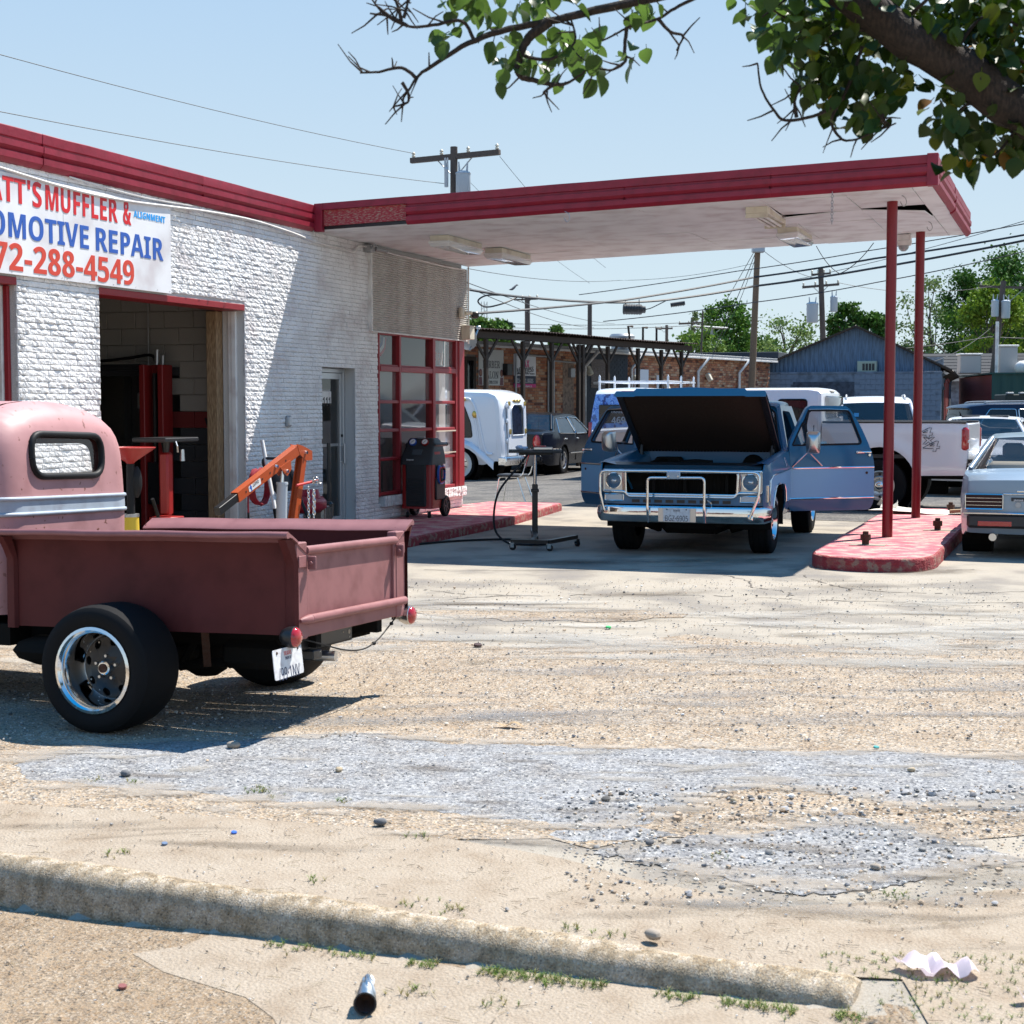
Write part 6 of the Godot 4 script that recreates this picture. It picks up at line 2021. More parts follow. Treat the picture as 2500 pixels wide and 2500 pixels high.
func blue_door(v: Node3D, sx: float, hinge: Vector3, open: float) -> void:
	var d := Node3D.new()
	var k := 0
	d.name = "door" if not v.has_node("door") else "door_001"
	v.add_child(d, true)
	d.position = hinge
	d.rotation_degrees.y = open * sx
	var L := 1.11
	var f := func(p: Vector2) -> Vector3:
		var w := 0.028
		if p.y > 0.98: w -= 0.03 * ((p.y - 0.98) / 0.22) ** 1.4
		if p.y < 0.60: w -= 0.045 * ((0.60 - p.y) / 0.2) ** 1.5
		if p.y > 1.20: w -= 0.28 * (p.y - 1.20)
		return V3(sx * w, p.y, p.x)
	var out := round_poly(P2([0.0, 0.43, L - 0.04, 0.43, L, 0.52, L, 1.02, L - 0.11, 1.45, 0.90, 1.695, 0.36, 1.70, 0.03, 1.28, 0.0, 1.20]), 0.07)
	var win := round_poly(P2([0.27, 1.225, L - 0.145, 1.235, L - 0.22, 1.640, 0.36, 1.640, 0.27, 1.45]), 0.05)
	var vent := round_poly(P2([0.045, 1.222, 0.245, 1.225, 0.245, 1.50]), 0.02)
	var mid := P2([-1, 0.945, 3, 0.955, 3, 0.585, -1, 0.575])
	var pl := mb()
	for w in Geometry2D.intersect_polygons(out, mid): pl.sheet(w, [], 0.15, f, V3(sx, 0, 0), 0.0)
	for w in Geometry2D.clip_polygons(out, mid):
		var up := mb()
		up.sheet(w, [win, vent] if w[0].y > 0.9 else [], 0.1, f, V3(sx, 0, 0), 0.0)
		put("outer_skin", up.mesh(40), M["blue paint"], d)
	put("side_colour_band", pl.mesh(40), M["pale blue paint"], d)
	var b := mb()
	b.sheet(out, [win, vent], 0.15, func(p: Vector2) -> Vector3: return f.call(p) - V3(sx * 0.06, 0, 0), V3(-sx, 0, 0))
	for loop in [out, win, vent]:
		for i in loop.size():
			var a: Vector3 = f.call(loop[i]); var e: Vector3 = f.call(loop[(i + 1) % loop.size()])
			b.quad(a, e, e - V3(sx * 0.06, 0, 0), a - V3(sx * 0.06, 0, 0))
	put("inner_skin", b.mesh(40), M["blue paint"], d)
	b = mb()
	for q in [[win, 0.020], [vent, 0.016]]:
		var lp := PackedVector3Array()
		for p in q[0]: lp.append(f.call(p) + V3(sx * 0.002, 0, 0))
		lp.append(lp[0])
		b.pipe(lp, q[1] * 0.6, 6, -1.0, false)
	b.pipe(A3([f.call(V2(0.258, 1.225)), f.call(V2(0.262, 1.50)), f.call(V2(0.36, 1.64))]), 0.014, 6)
	put("window_seal", b.mesh(50), M["black rubber"], d)
	b = mb()
	b.pipe(A3([f.call(V2(0.36, 1.650)) + V3(sx * 0.004, 0, 0), f.call(V2(0.62, 1.655)) + V3(sx * 0.004, 0, 0), f.call(V2(0.88, 1.645)) + V3(sx * 0.004, 0, 0)]), 0.009, 6)
	put("window_trim", b.mesh(50), M["dull chrome"], d)
	b = mb()
	var g := func(p: Vector2) -> Vector3: return f.call(p) - V3(sx * 0.03, 0, 0)
	b.sheet(vent, [], 0.3, g, V3(sx, 0, 0))
	b.sheet(win, [], 0.3, g, V3(sx, 0, 0))
	put("window_glass", b.mesh(), mat("door glass %d" % int(sx), Color(0.03, 0.04, 0.05), 0.03, 0.0, {"alpha": 0.5}), d)
	b = mb()
	for y in [0.948, 0.580]:
		var lp := PackedVector3Array()
		for i in 6: lp.append(f.call(V2(lerpf(0.004, L - 0.004, i / 5.0), y + 0.008 * i / 5.0)) + V3(sx * 0.003, 0, 0))
		b.pipe(lp, 0.011, 6)
	put("bright_trim", b.mesh(50), M["chrome"], d)
	b = mb()
	b.box(f.call(V2(L - 0.14, 1.135)) + V3(sx * 0.030, 0, 0), V3(0.022, 0.022, 0.19), 0.008)
	b.box(f.call(V2(L - 0.225, 1.135)) + V3(sx * 0.014, 0, 0), V3(0.03, 0.03, 0.035), 0.006)
	b.cyl(f.call(V2(L - 0.07, 1.10)), f.call(V2(L - 0.07, 1.10)) + V3(sx * 0.03, 0, 0), 0.018, 0.016, 12)
	put("handle", b.mesh(40), M["chrome"], d)
	b = mb()
	var m0: Vector3 = f.call(V2(0.20, 1.13)) + V3(sx * 0.10, 0.02, 0)
	b.pipe(A3([f.call(V2(0.03, 0.965)), m0, f.call(V2(0.42, 0.975))]), 0.010, 6)
	b.pipe(A3([m0, m0 + V3(sx * 0.02, 0.10, 0), f.call(V2(0.20, 1.24))]), 0.010, 6)
	b.pipe(A3([m0 + V3(sx * 0.02, 0.10, 0), m0 + V3(sx * 0.10, 0.10, 0.0)]), 0.012, 6)
	put("mirror_arm", b.mesh(50), M["dull chrome"], d)
	b = mb()
	var head := round_poly(P2([-0.085, -0.135, 0.085, -0.135, 0.085, 0.135, -0.085, 0.135]), 0.04)
	var rings := []
	for q in [[1.0, 0.035], [1.0, 0.0], [0.88, -0.05], [0.55, -0.085], [0.0, -0.095]]:
		var r := PackedVector3Array()
		for p in head: r.append(V3(p.x * q[0], p.y * q[0], q[1]))
		rings.append(r)
	b.loft(rings, true, false, false, true)
	var mh := put("mirror", b.mesh(50), M["dull chrome"], d)
	mh.position = m0 + V3(sx * 0.13, 0.11, 0.0)
	mh.rotation_degrees.y = -open * sx + (8.0 if sx < 0 else -35.0)
	b = mb()
	b.prism(head, 0.030, 0.034)
	put("mirror_glass", b.mesh(), M["chrome"], mh)
	b = mb()
	b.cyl(f.call(V2(L - 0.10, 0.885)), f.call(V2(L - 0.10, 0.885)) + V3(sx * 0.006, 0, 0), 0.016, 0.016, 12)
	put("badge", b.mesh(40), M["rust"], d)
func sedan(called: String, label: String, at: Vector3, turn: float, paint: Material, d: Dictionary, group := "") -> Node3D:
	var v := vehicle(called, label, d.get("cat", "car"), at, turn, group)
	var F: float = -(d.wb + d.fo); var hb: float = d.hood; var ro: float = d.ro; var rf: float = d.roof; var dk: float = d.deck; var w: float = d.w
	var zc: float = -(d.wb - d.get("cowl", 0.62)); var zb0: float = d.get("zb0", 0.0); var zb1: float = d.get("zb1", 0.72)
	var belt: float = d.get("belt", dk - 0.08)
	var path := P2([F + 0.07, 0.30, F, 0.50, F + 0.03, hb - 0.12, F + 0.12, hb - 0.04, F + 0.6, hb, zc, hb + 0.12, zc + d.get("wsl", 0.70), rf - 0.05, zc + d.get("wsl", 0.70) + 0.3, rf - 0.01, (zc + zb0) * 0.5 + 0.3, rf, zb0, rf - 0.045, zb1, dk + 0.05, zb1 + 0.12, dk + 0.02, ro - 0.10, dk, ro, dk - 0.05, ro + 0.02, 0.66, ro, 0.42, ro - 0.06, 0.28])
	var wf := func(y: float, z: float) -> float:
		var x := w
		if y > belt: x -= (w - d.get("rw", 0.62)) * ((y - belt) / (rf - belt)) ** 1.25
		else: x -= 0.05 * ((belt - y) / belt) ** 2
		var ends := maxf(0.0, (absf(z - (F + ro) * 0.5) / ((ro - F) * 0.5) - 0.72) / 0.28)
		return x - 0.12 * ends * ends
	var r: float = d.get("tyre", 0.33)
	var arches := [circle2(V2(0, r), r + 0.055), circle2(V2(-d.wb, r), r + 0.055)]
	var gl: Material = d.get("glass", M["car glass"])
	var gl2: Material = d.get("rear_glass", gl)
	var segs := [[0, 5, "bonnet", paint], [5, 6, "windscreen", d.get("front_glass", gl)], [6, 9, "roof", paint], [9, 10, "rear_window", gl2], [10, 13, "boot_lid", paint], [13, 16, "rear_panel", paint]]
	var wins := []
	var y0 := belt + 0.03; var y1 := rf - 0.09
	var zm: float = d.get("bpillar", (zc + zb0) * 0.5 + 0.35)
	wins.append({"poly": round_poly(P2([zm + 0.05, y0, zb1 - d.get("cpillar", 0.42), y0 + 0.02, zb0 + 0.12 - d.get("cpillar", 0.42) * 0.6, y1 - 0.03, zm + 0.05, y1]), 0.05), "mat": gl, "trim": d.get("trim", M["black rubber"])})
	wins.append({"poly": round_poly(P2([zc + 0.22, y0, zm - 0.03, y0, zm - 0.03, y1, zc + 0.72, y1 - 0.02]), 0.05), "mat": gl, "trim": d.get("trim", M["black rubber"])})
	body_shell(v, path, segs, P2([ro - 0.3, 0.24, F + 0.3, 0.24]), arches, wf, d.get("crown", 0.03), paint, wins, d.get("rnd", 0.06))
	for sx in [-1.0, 1.0]:
		for z in [0.0, -d.wb]: wheel(v, sx * (w - 0.13), r, z, r, 0.21, r * 0.64, d.get("wheels", "disc"))
		var b := mb()
		for s in [[zc, hb + 0.12, zc + d.get("wsl", 0.70), rf - 0.05], [zb0, rf - 0.045, zb1, dk + 0.05]]:
			var a := V3(sx * (wf.call(s[1], s[0]) - 0.045), s[1] + 0.004, s[0]); var e := V3(sx * (wf.call(s[3], s[2]) - 0.045), s[3] + 0.004, s[2])
			b.pipe(A3([a, a.lerp(e, 0.5) + V3(0, 0.008, 0), e]), 0.032, 8)
		put("roof_pillar", b.mesh(50), paint, v)
		if called == "silver_saloon": continue
		b = mb()
		b.box(V3(sx * (w + 0.09), belt + 0.04, zc + 0.55), V3(0.16, 0.13, 0.11), 0.04)
		put("door_mirror", b.mesh(50), paint, v)
		b = mb()
		for z in [zm - 0.10, zm + 0.85]:
			b.box(V3(sx * (w + 0.006), belt - 0.10, z), V3(0.03, 0.035, 0.17), 0.012)
		put("handle", b.mesh(50), d.get("handle", M["dull chrome"]), v)
		b = mb()
		for z in [zm, zm + 1.05, zc + 0.12]:
			b.box2(V3(sx * (w - 0.035), 0.33, z - 0.004), V3(sx * (wf.call(0.6, z) + 0.002), belt - 0.01, z + 0.004))
		put("door_gap", b.mesh(), M["black rubber"], v)
	var b := mb()
	for sx in [-0.38, 0.38]:
		b.box(V3(sx, 0.78, zm - 0.15), V3(0.5, 0.62, 0.16), 0.06, Basis(RT, -0.2))
		b.box(V3(sx, 1.15, zm - 0.06), V3(0.26, 0.18, 0.10), 0.04)
	b.box(V3(0, 0.78, zb1 - 0.35), V3(1.25, 0.55, 0.18), 0.06, Basis(RT, -0.3))
	b.box2(V3(-w + 0.2, 0.5, zc + 0.05), V3(w - 0.2, hb + 0.06, zc + 0.4), 0.04)
	b.box2(V3(-w + 0.2, dk - 0.02, zb1 - 0.25), V3(w - 0.2, dk + 0.01, zb1 + 0.02))
	put("seats", b.mesh(50), d.get("seat", M["black plastic"]), v)
	b = mb()
	b.box2(V3(-w + 0.12, 0.34, ro - 0.02), V3(w - 0.12, 0.50, ro + 0.075), 0.03)
	put("rear_bumper", b.mesh(40), d.get("bumper", paint), v)
	b = mb()
	b.box2(V3(-w + 0.12, 0.34, F - 0.07), V3(w - 0.12, 0.50, F + 0.05), 0.03)
	put("front_bumper", b.mesh(40), d.get("bumper", paint), v)
	return v
func back_lot_cars() -> void:
	var U := V3(0.33545, 0, -0.94206)
	mat("hearse white", Color(0.74, 0.76, 0.80), 0.22, 0.0, {"coat": 0.6})
	mat("gold", Color(0.62, 0.42, 0.12), 0.35, 0.9)
	mat("black car", Color(0.008, 0.009, 0.012), 0.25, 0.0, {"spec": 0.35})
	mat("whitewall", Color(0.62, 0.62, 0.60), 0.7)
	var l := sedan("black_sedan", "black limousine-style sedan parked beside the white hearse", V3(1.20, 0, -39.8) + V3(-0.94206, 0, -0.33545) * 0.86, -19.6, M["black car"], {"wb": 2.99, "fo": 1.03, "ro": 1.42, "hood": 0.84, "deck": 1.05, "roof": 1.50, "w": 0.985, "rw": 0.66, "trim": M["chrome"], "zb0": 0.12, "zb1": 0.78, "bpillar": -0.95, "cpillar": 0.36, "rear_glass": M["car glass"], "tyre": 0.345})
	for sx in [-1.0, 1.0]:
		var b := mb()
		b.ball(V3(sx * 0.72, 0.80, 1.40), V3(0.115, 0.21, 0.075), 10)
		put("tail_light", b.mesh(60), M["red lens"], l)
		b = mb()
		b.box2(V3(sx * 0.988, 0.50, -2.3), V3(sx * 0.998, 0.53, -0.45), 0.004)
		put("side_strip", b.mesh(), M["chrome"], l)
	var h := vehicle("white_hearse", "white coach-built hearse with gold ornaments and an arched rear door window", "hearse", V3(-1.20, 0, -36.40) + U * 0.90, 70.4)
	var wf := func(y: float, z: float) -> float:
		var x := 0.955
		if y > 1.75: x -= 0.10 * ((y - 1.75) / 0.27) ** 2
		if y < 0.8 and z > 0.2: x -= 0.05 * ((0.8 - y) / 0.4) ** 1.5
		if z > 0.55: x -= 0.05 * ((z - 0.55) / 0.45) ** 2
		if z < -2.6: x -= 0.18 * clampf((-2.6 - z) / 0.5, 0.0, 1.0)
		return x
	var hw: Material = M["hearse white"]
	var path := P2([-4.3, 0.35, -4.35, 0.7, -4.25, 1.05, -2.75, 1.15, -2.35, 1.72, -2.1, 1.95, -1.6, 2.02, 0.0, 2.04, 0.70, 2.02, 0.88, 1.95, 0.965, 1.82, 1.0, 1.6, 1.03, 1.0, 1.04, 0.60, 1.0, 0.42])
	body_shell(h, path, [[0, 3, "bonnet", hw], [3, 5, "windscreen", M["tinted glass"]], [5, 9, "roof", hw], [9, 14, "rear_wall", hw]], P2([0.6, 0.36, -3.9, 0.36]), [circle2(V2(0, 0.36), 0.47), circle2(V2(-3.4, 0.36), 0.45)], wf, 0.04, hw,
		[{"poly": round_poly(P2([-1.55, 0.98, 0.34, 0.98, 0.30, 1.30, 0.14, 1.70, -1.45, 1.72]), 0.06), "mat": M["tinted glass"], "trim": M["black rubber"]}], 0.12)
	for sx in [-1.0, 1.0]:
		for z in [0.0, -3.4]:
			var wh := wheel(h, sx * 0.82, 0.37, z, 0.37, 0.22, 0.23, "disc")
			var wb := mb()
			wb.lathe(PackedVector2Array([V2(0.235, 0.111), V2(0.315, 0.113)]), Vector3.ZERO, RT, 28)
			put("whitewall", wb.mesh(), M["whitewall"], wh)
		var b := mb()
		var rings := []
		for i in 15:
			var t := i / 14.0
			var a := lerpf(0.10, PI - 0.05, t)
			var c := V2(-0.02 - cos(a) * (0.62 + 0.25 * t), 0.34 + sin(a) * (0.62 - 0.06 * t))
			if t > 0.62: c.y = lerpf(c.y, 0.40, (t - 0.62) / 0.38 * 0.6)
			var wd := 0.20 * sin(PI * clampf(t * 0.9 + 0.08, 0.0, 1.0)) + 0.02
			rings.append(A3([V3(sx * 0.90, c.y + 0.02, c.x), V3(sx * (0.93 + wd * 0.5), c.y + 0.015, c.x), V3(sx * (0.93 + wd), c.y - 0.06, c.x), V3(sx * (0.93 + wd * 0.92), c.y - 0.14, c.x)]))
		b.loft(rings, false, false, false, sx < 0)
		put("rear_wing", b.mesh(60), hw, h)
		b = mb()
		b.pipe(spline(P3([sx * 0.95, 1.86, -1.5, sx * 0.955, 1.86, 0.0, sx * 0.955, 1.80, 0.32, sx * 0.96, 1.45, 0.47, sx * 0.955, 1.05, 0.56, sx * 0.945, 0.66, 0.66, sx * 0.94, 0.60, 0.82])), 0.030, 8)
		b.pipe(spline(P3([sx * 0.958, 1.42, 0.40, sx * 0.955, 1.05, 0.47, sx * 0.95, 0.72, 0.52, sx * 0.945, 0.62, 0.62, sx * 0.94, 0.61, 0.82])), 0.022, 8)
		put("drapery_moulding", b.mesh(60), hw, h)
		b = mb()
		for q in [[1.84, 0.10, 0.10, 0.05], [1.50, 0.40, 0.06, 0.085]]: b.ball(V3(sx * 0.975, q[0], q[1]), V3(0.03, q[3], q[2]), 8)
		put("gold_ornament", b.mesh(60), M["gold"], h)
		b = mb()
		b.box(V3(sx * 0.985, 0.97, -0.02), V3(0.05, 0.04, 0.22), 0.015)
		put("handle", b.mesh(50), M["chrome"], h)
	var b := mb()
	var dr := func(p: Vector2) -> Vector3: return V3(p.x, p.y, 1.098 - 0.035 * maxf(0.0, p.y - 1.0) - 0.28 * maxf(0.0, p.y - 1.74) ** 1.2)
	var win := round_poly(P2([-0.42, 1.02, 0.42, 1.02, 0.42, 1.62, 0.25, 1.72, -0.25, 1.72, -0.42, 1.62]), 0.06)
	b.sheet(round_poly(P2([-0.62, 0.56, 0.62, 0.56, 0.62, 1.80, 0.40, 1.90, -0.40, 1.90, -0.62, 1.80]), 0.08), [win], 0.15, dr, V3(0, 0, 1), 0.03)
	var door := put("rear_door", b.mesh(40), hw, h)
	b = mb()
	b.sheet(win, [], 0.3, func(p: Vector2) -> Vector3: return dr.call(p) - V3(0, 0, 0.012), V3(0, 0, 1))
	put("pane", b.mesh(), M["tinted glass"], door)
	b = mb()
	b.pipe(spline(P3([-0.38, 1.55, 1.03, -0.15, 1.38, 1.025, 0.1, 1.36, 1.025, 0.38, 1.58, 1.03])), 0.028, 6)
	put("drape", b.mesh(50), M["white paint"], door)
	b = mb()
	var lp := PackedVector3Array()
	for q in win: lp.append(dr.call(q) + V3(0, 0, 0.006))
	lp.append(lp[0])
	b.pipe(lp, 0.016, 6, -1.0, false)
	put("pane_frame", b.mesh(50), hw, door)
	for q in [[0.0, 1.80, 0.24, 0.05], [-0.54, 1.74, 0.045, 0.07], [0.54, 1.74, 0.045, 0.07], [-0.53, 1.10, 0.05, 0.08], [0.53, 1.10, 0.05, 0.08]]:
		b = mb()
		for i in 7: b.ball(dr.call(V2(q[0] + (i - 3) / 3.0 * q[2] * 0.8, q[1] + 0.3 * q[3] * cos(i * 2.1))) + V3(0, 0, 0.012), V3(q[2] * 0.33, q[3] * 0.6, 0.02), 5)
		put("gold_ornament", b.mesh(60), M["gold"], door)
	b = mb()
	for y in [0.9, 1.35, 1.7]: b.box(V3(-0.64, y, 1.06), V3(0.07, 0.10, 0.05), 0.015)
	put("hinge", b.mesh(50), hw, door)
	b = mb()
	b.box2(V3(-0.03, 0.62, 1.125), V3(0.20, 0.76, 1.132), 0.004)
	put("licence_plate", b.mesh(), M["galvanised"], h)
	b = mb()
	b.box2(V3(-0.90, 0.34, 0.93), V3(0.90, 0.53, 1.14), 0.02)
	for i in 11: b.box2(V3(-0.62 + i * 0.12, 0.365, 1.14), V3(-0.60 + i * 0.12 + 0.06, 0.50, 1.15), 0.004)
	put("rear_step", b.mesh(40), M["chrome"], h)
	mat("van wrap", Color(0.75, 0.85, 1.0), 0.3, 0.0, {"tex": "vanwrap", "scale": 0.45, "coat": 0.3})
	var van := vehicle("work_van", "white roofed work van wrapped in blue swirls with a white ladder rack", "van", V3(1.76, 0, -37.0) + U * 1.3 + V3(0.942, 0, 0.335) * 0.98, -19.6)
	var vw := func(y: float, z: float) -> float: return 0.99 - (0.14 * ((y - 1.2) / 0.85) ** 1.3 if y > 1.2 else 0.02 * (1.2 - y)) - (0.05 * ((z - 0.8) / 0.5) ** 2 if z > 0.8 else 0.0)
	var vp := P2([-4.25, 0.35, -4.3, 0.7, -4.2, 1.0, -3.3, 1.2, -2.6, 1.95, -2.3, 2.05, -1.0, 2.08, 0.9, 2.08, 1.12, 2.04, 1.20, 1.96, 1.26, 1.6, 1.31, 1.1, 1.32, 0.6, 1.28, 0.38])
	body_shell(van, vp, [[0, 3, "bonnet", M["van wrap"]], [3, 4, "windscreen", M["tinted glass"]], [4, 9, "roof", M["hearse white"]], [9, 13, "rear_doors", M["van wrap"]]], P2([0.9, 0.33, -4.0, 0.33]), [circle2(V2(0, 0.36), 0.42), circle2(V2(-3.4, 0.36), 0.42)], vw, 0.03, M["van wrap"], [], 0.07)
	for sx in [-1.0, 1.0]:
		for z in [0.0, -3.4]: wheel(van, sx * 0.84, 0.36, z, 0.36, 0.24, 0.22, "steel")
		b = mb()
		b.box2(V3(sx * 0.985, 0.95, 1.10), V3(sx * 0.87, 1.32, 1.30), 0.03)
		put("tail_light", b.mesh(50), M["red lens"], van)
		b = mb()
		b.box2(V3(sx * 0.06, 1.28, 1.28), V3(sx * 0.72, 1.72, 1.315), 0.02)
		var vg := put("rear_window", b.mesh(), M["tinted glass"], van)
		vg.rotation.x = 0.0
		b = mb()
		b.box2(V3(sx * 0.84, 2.23, -1.75), V3(sx * 0.80, 2.275, 0.98), 0.008)
		put("rack_rail", b.mesh(), M["hearse white"], van)
		for z in [0.92, -0.35, -1.65]:
			b = mb()
			b.box2(V3(sx * 0.84, 2.0, z - 0.025), V3(sx * 0.795, 2.36, z + 0.025), 0.008)
			b.prism(P2([sx * 0.84 - 0.0, 2.36, sx * 0.795, 2.36, sx * 0.818, 2.41]), z - 0.02, z + 0.02)
			put("rack_post", b.mesh(), M["hearse white"], van)
	for z in [0.92, -0.35, -1.65]:
		b = mb()
		b.box2(V3(-0.79, 2.235, z - 0.02), V3(0.79, 2.27, z + 0.02), 0.008)
		put("rack_crossbar", b.mesh(), M["hearse white"], van)
	b = mb()
	b.box2(V3(-0.22, 1.985, 1.15), V3(0.22, 2.035, 1.205), 0.01)
	put("brake_light", b.mesh(), M["red lens"], van)
	b = mb()
	b.box2(V3(-0.95, 0.38, 1.30), V3(0.95, 0.52, 1.42), 0.03)
	put("rear_bumper", b.mesh(40), M["dull chrome"], van)
	var ink := mat("van ink", Color(0.45, 0.50, 0.58), 0.5)
	words(van, "lettering", "TRAILER SERVICE", 0.085, ink, V3(0.0, 1.565, 1.320), Basis(), 0.9)
	words(van, "lettering", "469·33", 0.15, ink, V3(-0.10, 1.36, 1.320), Basis(), 1.0)
	b = mb()
	b.prism(P2([-0.15, 1.80, 0.10, 1.90, 0.5, 1.89, 0.35, 1.84, 0.05, 1.83, -0.10, 1.76]), 1.270, 1.278)
	put("decal", b.mesh(), mat("van yellow", Color(0.75, 0.42, 0.03), 0.4), van)
func right_cars() -> void:
	var U := V3(0.33545, 0, -0.94206); var N := V3(0.94206, 0, 0.33545)
	mat("silver blue", Color(0.22, 0.29, 0.36), 0.32, 0.3, {"coat": 0.4})
	mat("beige trim", Color(0.40, 0.34, 0.24), 0.7)
	mat("smoke lens", Color(0.03, 0.010, 0.011), 0.2, 0.0, {"spec": 0.3})
	mat("white truck", Color(0.70, 0.70, 0.73), 0.26, 0.0, {"coat": 0.7})
	mat("navy", Color(0.005, 0.014, 0.04), 0.25, 0.0, {"spec": 0.4})
	var j := sedan("silver_saloon", "silver blue saloon seen from behind at the right edge", V3(5.46, 0, -18.80) + N * 0.76, -19.6, M["silver blue"], {"wb": 2.87, "fo": 0.95, "ro": 1.05, "hood": 0.78, "deck": 0.915, "roof": 1.355, "w": 0.90, "rw": 0.60, "trim": M["chrome"], "zb0": -0.15, "zb1": 0.46, "bpillar": -1.05, "cpillar": 0.40, "seat": M["beige trim"], "rear_glass": M["glass"], "belt": 0.80, "tyre": 0.325, "bumper": M["black plastic"], "rnd": 0.05})
	for sx in [-1.0, 1.0]:
		var b := mb()
		var lo := round_poly(P2([sx * 0.40, 0.555, sx * 0.80, 0.555, sx * 0.80, 0.715, sx * 0.40, 0.715]), 0.012)
		b.prism(lo, 1.085, 1.108)
		put("tail_light", b.mesh(), M["smoke lens"], j)
		b = mb()
		var pl := PackedVector3Array()
		for q in lo: pl.append(V3(q.x, q.y, 1.110))
		pl.append(pl[0])
		b.pipe(pl, 0.007, 5, -1.0, false)
		for y in [0.595, 0.635, 0.675]: b.box2(V3(sx * 0.41, y - 0.002, 1.108), V3(sx * 0.79, y + 0.002, 1.111))
		put("lamp_trim", b.mesh(50), M["chrome"], j)
		b = mb()
		b.box2(V3(sx * 0.30, 0.365, 1.125), V3(sx * 0.66, 0.42, 1.132), 0.004)
		put("fog_lens", b.mesh(), M["red lens"], j)
		b = mb()
		b.cyl(V3(sx * 0.50, 0.25, 0.8), V3(sx * 0.50, 0.24, 1.10), 0.042, 0.042, 14)
		put("tail_pipe", b.mesh(40), M["dull chrome"], j)
	var b := mb()
	b.box2(V3(-0.82, 0.492, 1.02), V3(0.82, 0.515, 1.135), 0.008)
	put("bumper_strip", b.mesh(40), M["chrome"], j)
	b = mb()
	b.box2(V3(-0.40, 0.715, 1.09), V3(0.40, 0.73, 1.106), 0.004)
	b.box2(V3(-0.26, 0.735, 1.05), V3(0.26, 0.77, 1.09), 0.01)
	put("lid_trim", b.mesh(), M["chrome"], j)
	b = mb()
	b.box2(V3(-0.31, 0.645, 1.098), V3(-0.155, 0.685, 1.106), 0.002)
	var bd := put("maker_badge", b.mesh(), M["black plastic"], j)
	words(bd, "lettering", "JAGUAR", 0.018, M["plate white"], V3(-0.2325, 0.656, 1.1065), Basis(), 1.1, true, "Droid Sans", 0.001)
	b = mb()
	b.cyl(V3(-0.235, 0.605, 1.095), V3(-0.235, 0.605, 1.106), 0.033, 0.031, 20)
	put("round_badge", b.mesh(40), M["galvanised"], j)
	var t := vehicle("white_pickup", "lifted white crew cab 4X4 pickup parked side-on behind the red posts", "pickup truck", V3(5.90, 0, -25.6) + V3(0.3746, 0, -0.9272) * 0.93, 68.0)
	var wt: Material = M["white truck"]
	var bedw := func(y: float, z: float) -> float:
		var x := 0.985 + 0.035 * exp(-(((V2(z, y) - V2(0, 0.5)).length() - 0.58) / 0.10) ** 2)
		if y > 1.30: x -= 0.03 * ((y - 1.30) / 0.12) ** 2
		if y < 0.75: x -= 0.04 * ((0.75 - y) / 0.2) ** 2
		if z > 1.15: x -= 0.03 * ((z - 1.15) / 0.2) ** 2
		return x
	for sx in [-1.0, 1.0]:
		b = mb()
		var side := P2([-0.93, 0.56, 1.33, 0.60, 1.36, 1.0, 1.34, 1.43, -0.93, 1.41])
		for q in Geometry2D.clip_polygons(side, circle2(V2(0, 0.47), 0.57, 32)):
			if not Geometry2D.is_polygon_clockwise(q): b.sheet(q, [], 0.1, func(p: Vector2) -> Vector3: return V3(sx * bedw.call(p.y, p.x), p.y, p.x), V3(sx, 0, 0), 0.02)
		put("bed_side", b.mesh(45), wt, t)
		b = mb()
		b.box2(V3(sx * 0.90, 1.415, -0.93), V3(sx * 0.965, 1.452, 1.33), 0.012)
		put("bed_cap", b.mesh(), M["black plastic"], t)
		b = mb()
		var rings := []
		for e in [0, 1]:
			var r := PackedVector3Array()
			for q in circle2(V2(0, 0.47), 0.57, 32): r.append(V3(sx * (0.97 if e else 0.5), q.y, q.x))
			rings.append(r)
		b.loft(rings, true, true, false)
		put("wheel_well", b.mesh(), M["underbody"], t)
		b = mb()
		b.box2(V3(sx * 0.995, 0.99, 1.245), V3(sx * 0.84, 1.36, 1.375), 0.04)
		put("tail_light", b.mesh(50), M["red lens"], t)
		b = mb()
		b.box2(V3(sx * 0.97, 1.10, 1.262), V3(sx * 0.93, 1.17, 1.385), 0.02)
		put("reversing_lens", b.mesh(50), M["white lens"], t)
		wheel(t, sx * 0.83, 0.42, 0.0, 0.42, 0.28, 0.235, "steel")
		wheel(t, sx * 0.83, 0.42, -3.95, 0.42, 0.28, 0.235, "steel")
	b = mb()
	b.box2(V3(-0.86, 0.80, 1.30), V3(0.86, 1.42, 1.36), 0.02)
	put("tailgate", b.mesh(40), wt, t)
	b = mb()
	b.box2(V3(-0.93, 0.86, -0.9), V3(0.93, 0.92, 1.3))
	b.box2(V3(-0.93, 0.92, -0.93), V3(0.93, 1.41, -0.87))
	put("bed", b.mesh(), M["black plastic"], t)
	b = mb()
	for sx in [-1.0, 1.0]: b.box2(V3(sx * 1.0, 0.60, 1.36), V3(sx * 0.36, 0.83, 1.58), 0.05)
	b.box2(V3(-0.36, 0.62, 1.36), V3(0.36, 0.76, 1.54), 0.03)
	put("rear_bumper", b.mesh(45), M["chrome"], t)
	b = mb()
	for sx in [-1.0, 1.0]: b.box2(V3(sx * 1.0, 0.83, 1.36), V3(sx * 0.36, 0.865, 1.57), 0.012)
	put("bumper_pad", b.mesh(), M["black plastic"], t)
	b = mb()
	b.box2(V3(-0.06, 0.46, 1.2), V3(0.06, 0.56, 1.56), 0.006)
	for sx in [-0.45, 0.45]: b.box2(V3(sx - 0.05, 0.52, -4.6), V3(sx + 0.05, 0.70, 1.35))
	b.cyl(V3(-0.8, 0.42, 0), V3(0.8, 0.42, 0), 0.06, 0.06, 10)
	b.ball(V3(0, 0.42, 0), V3(0.2, 0.2, 0.22), 7)
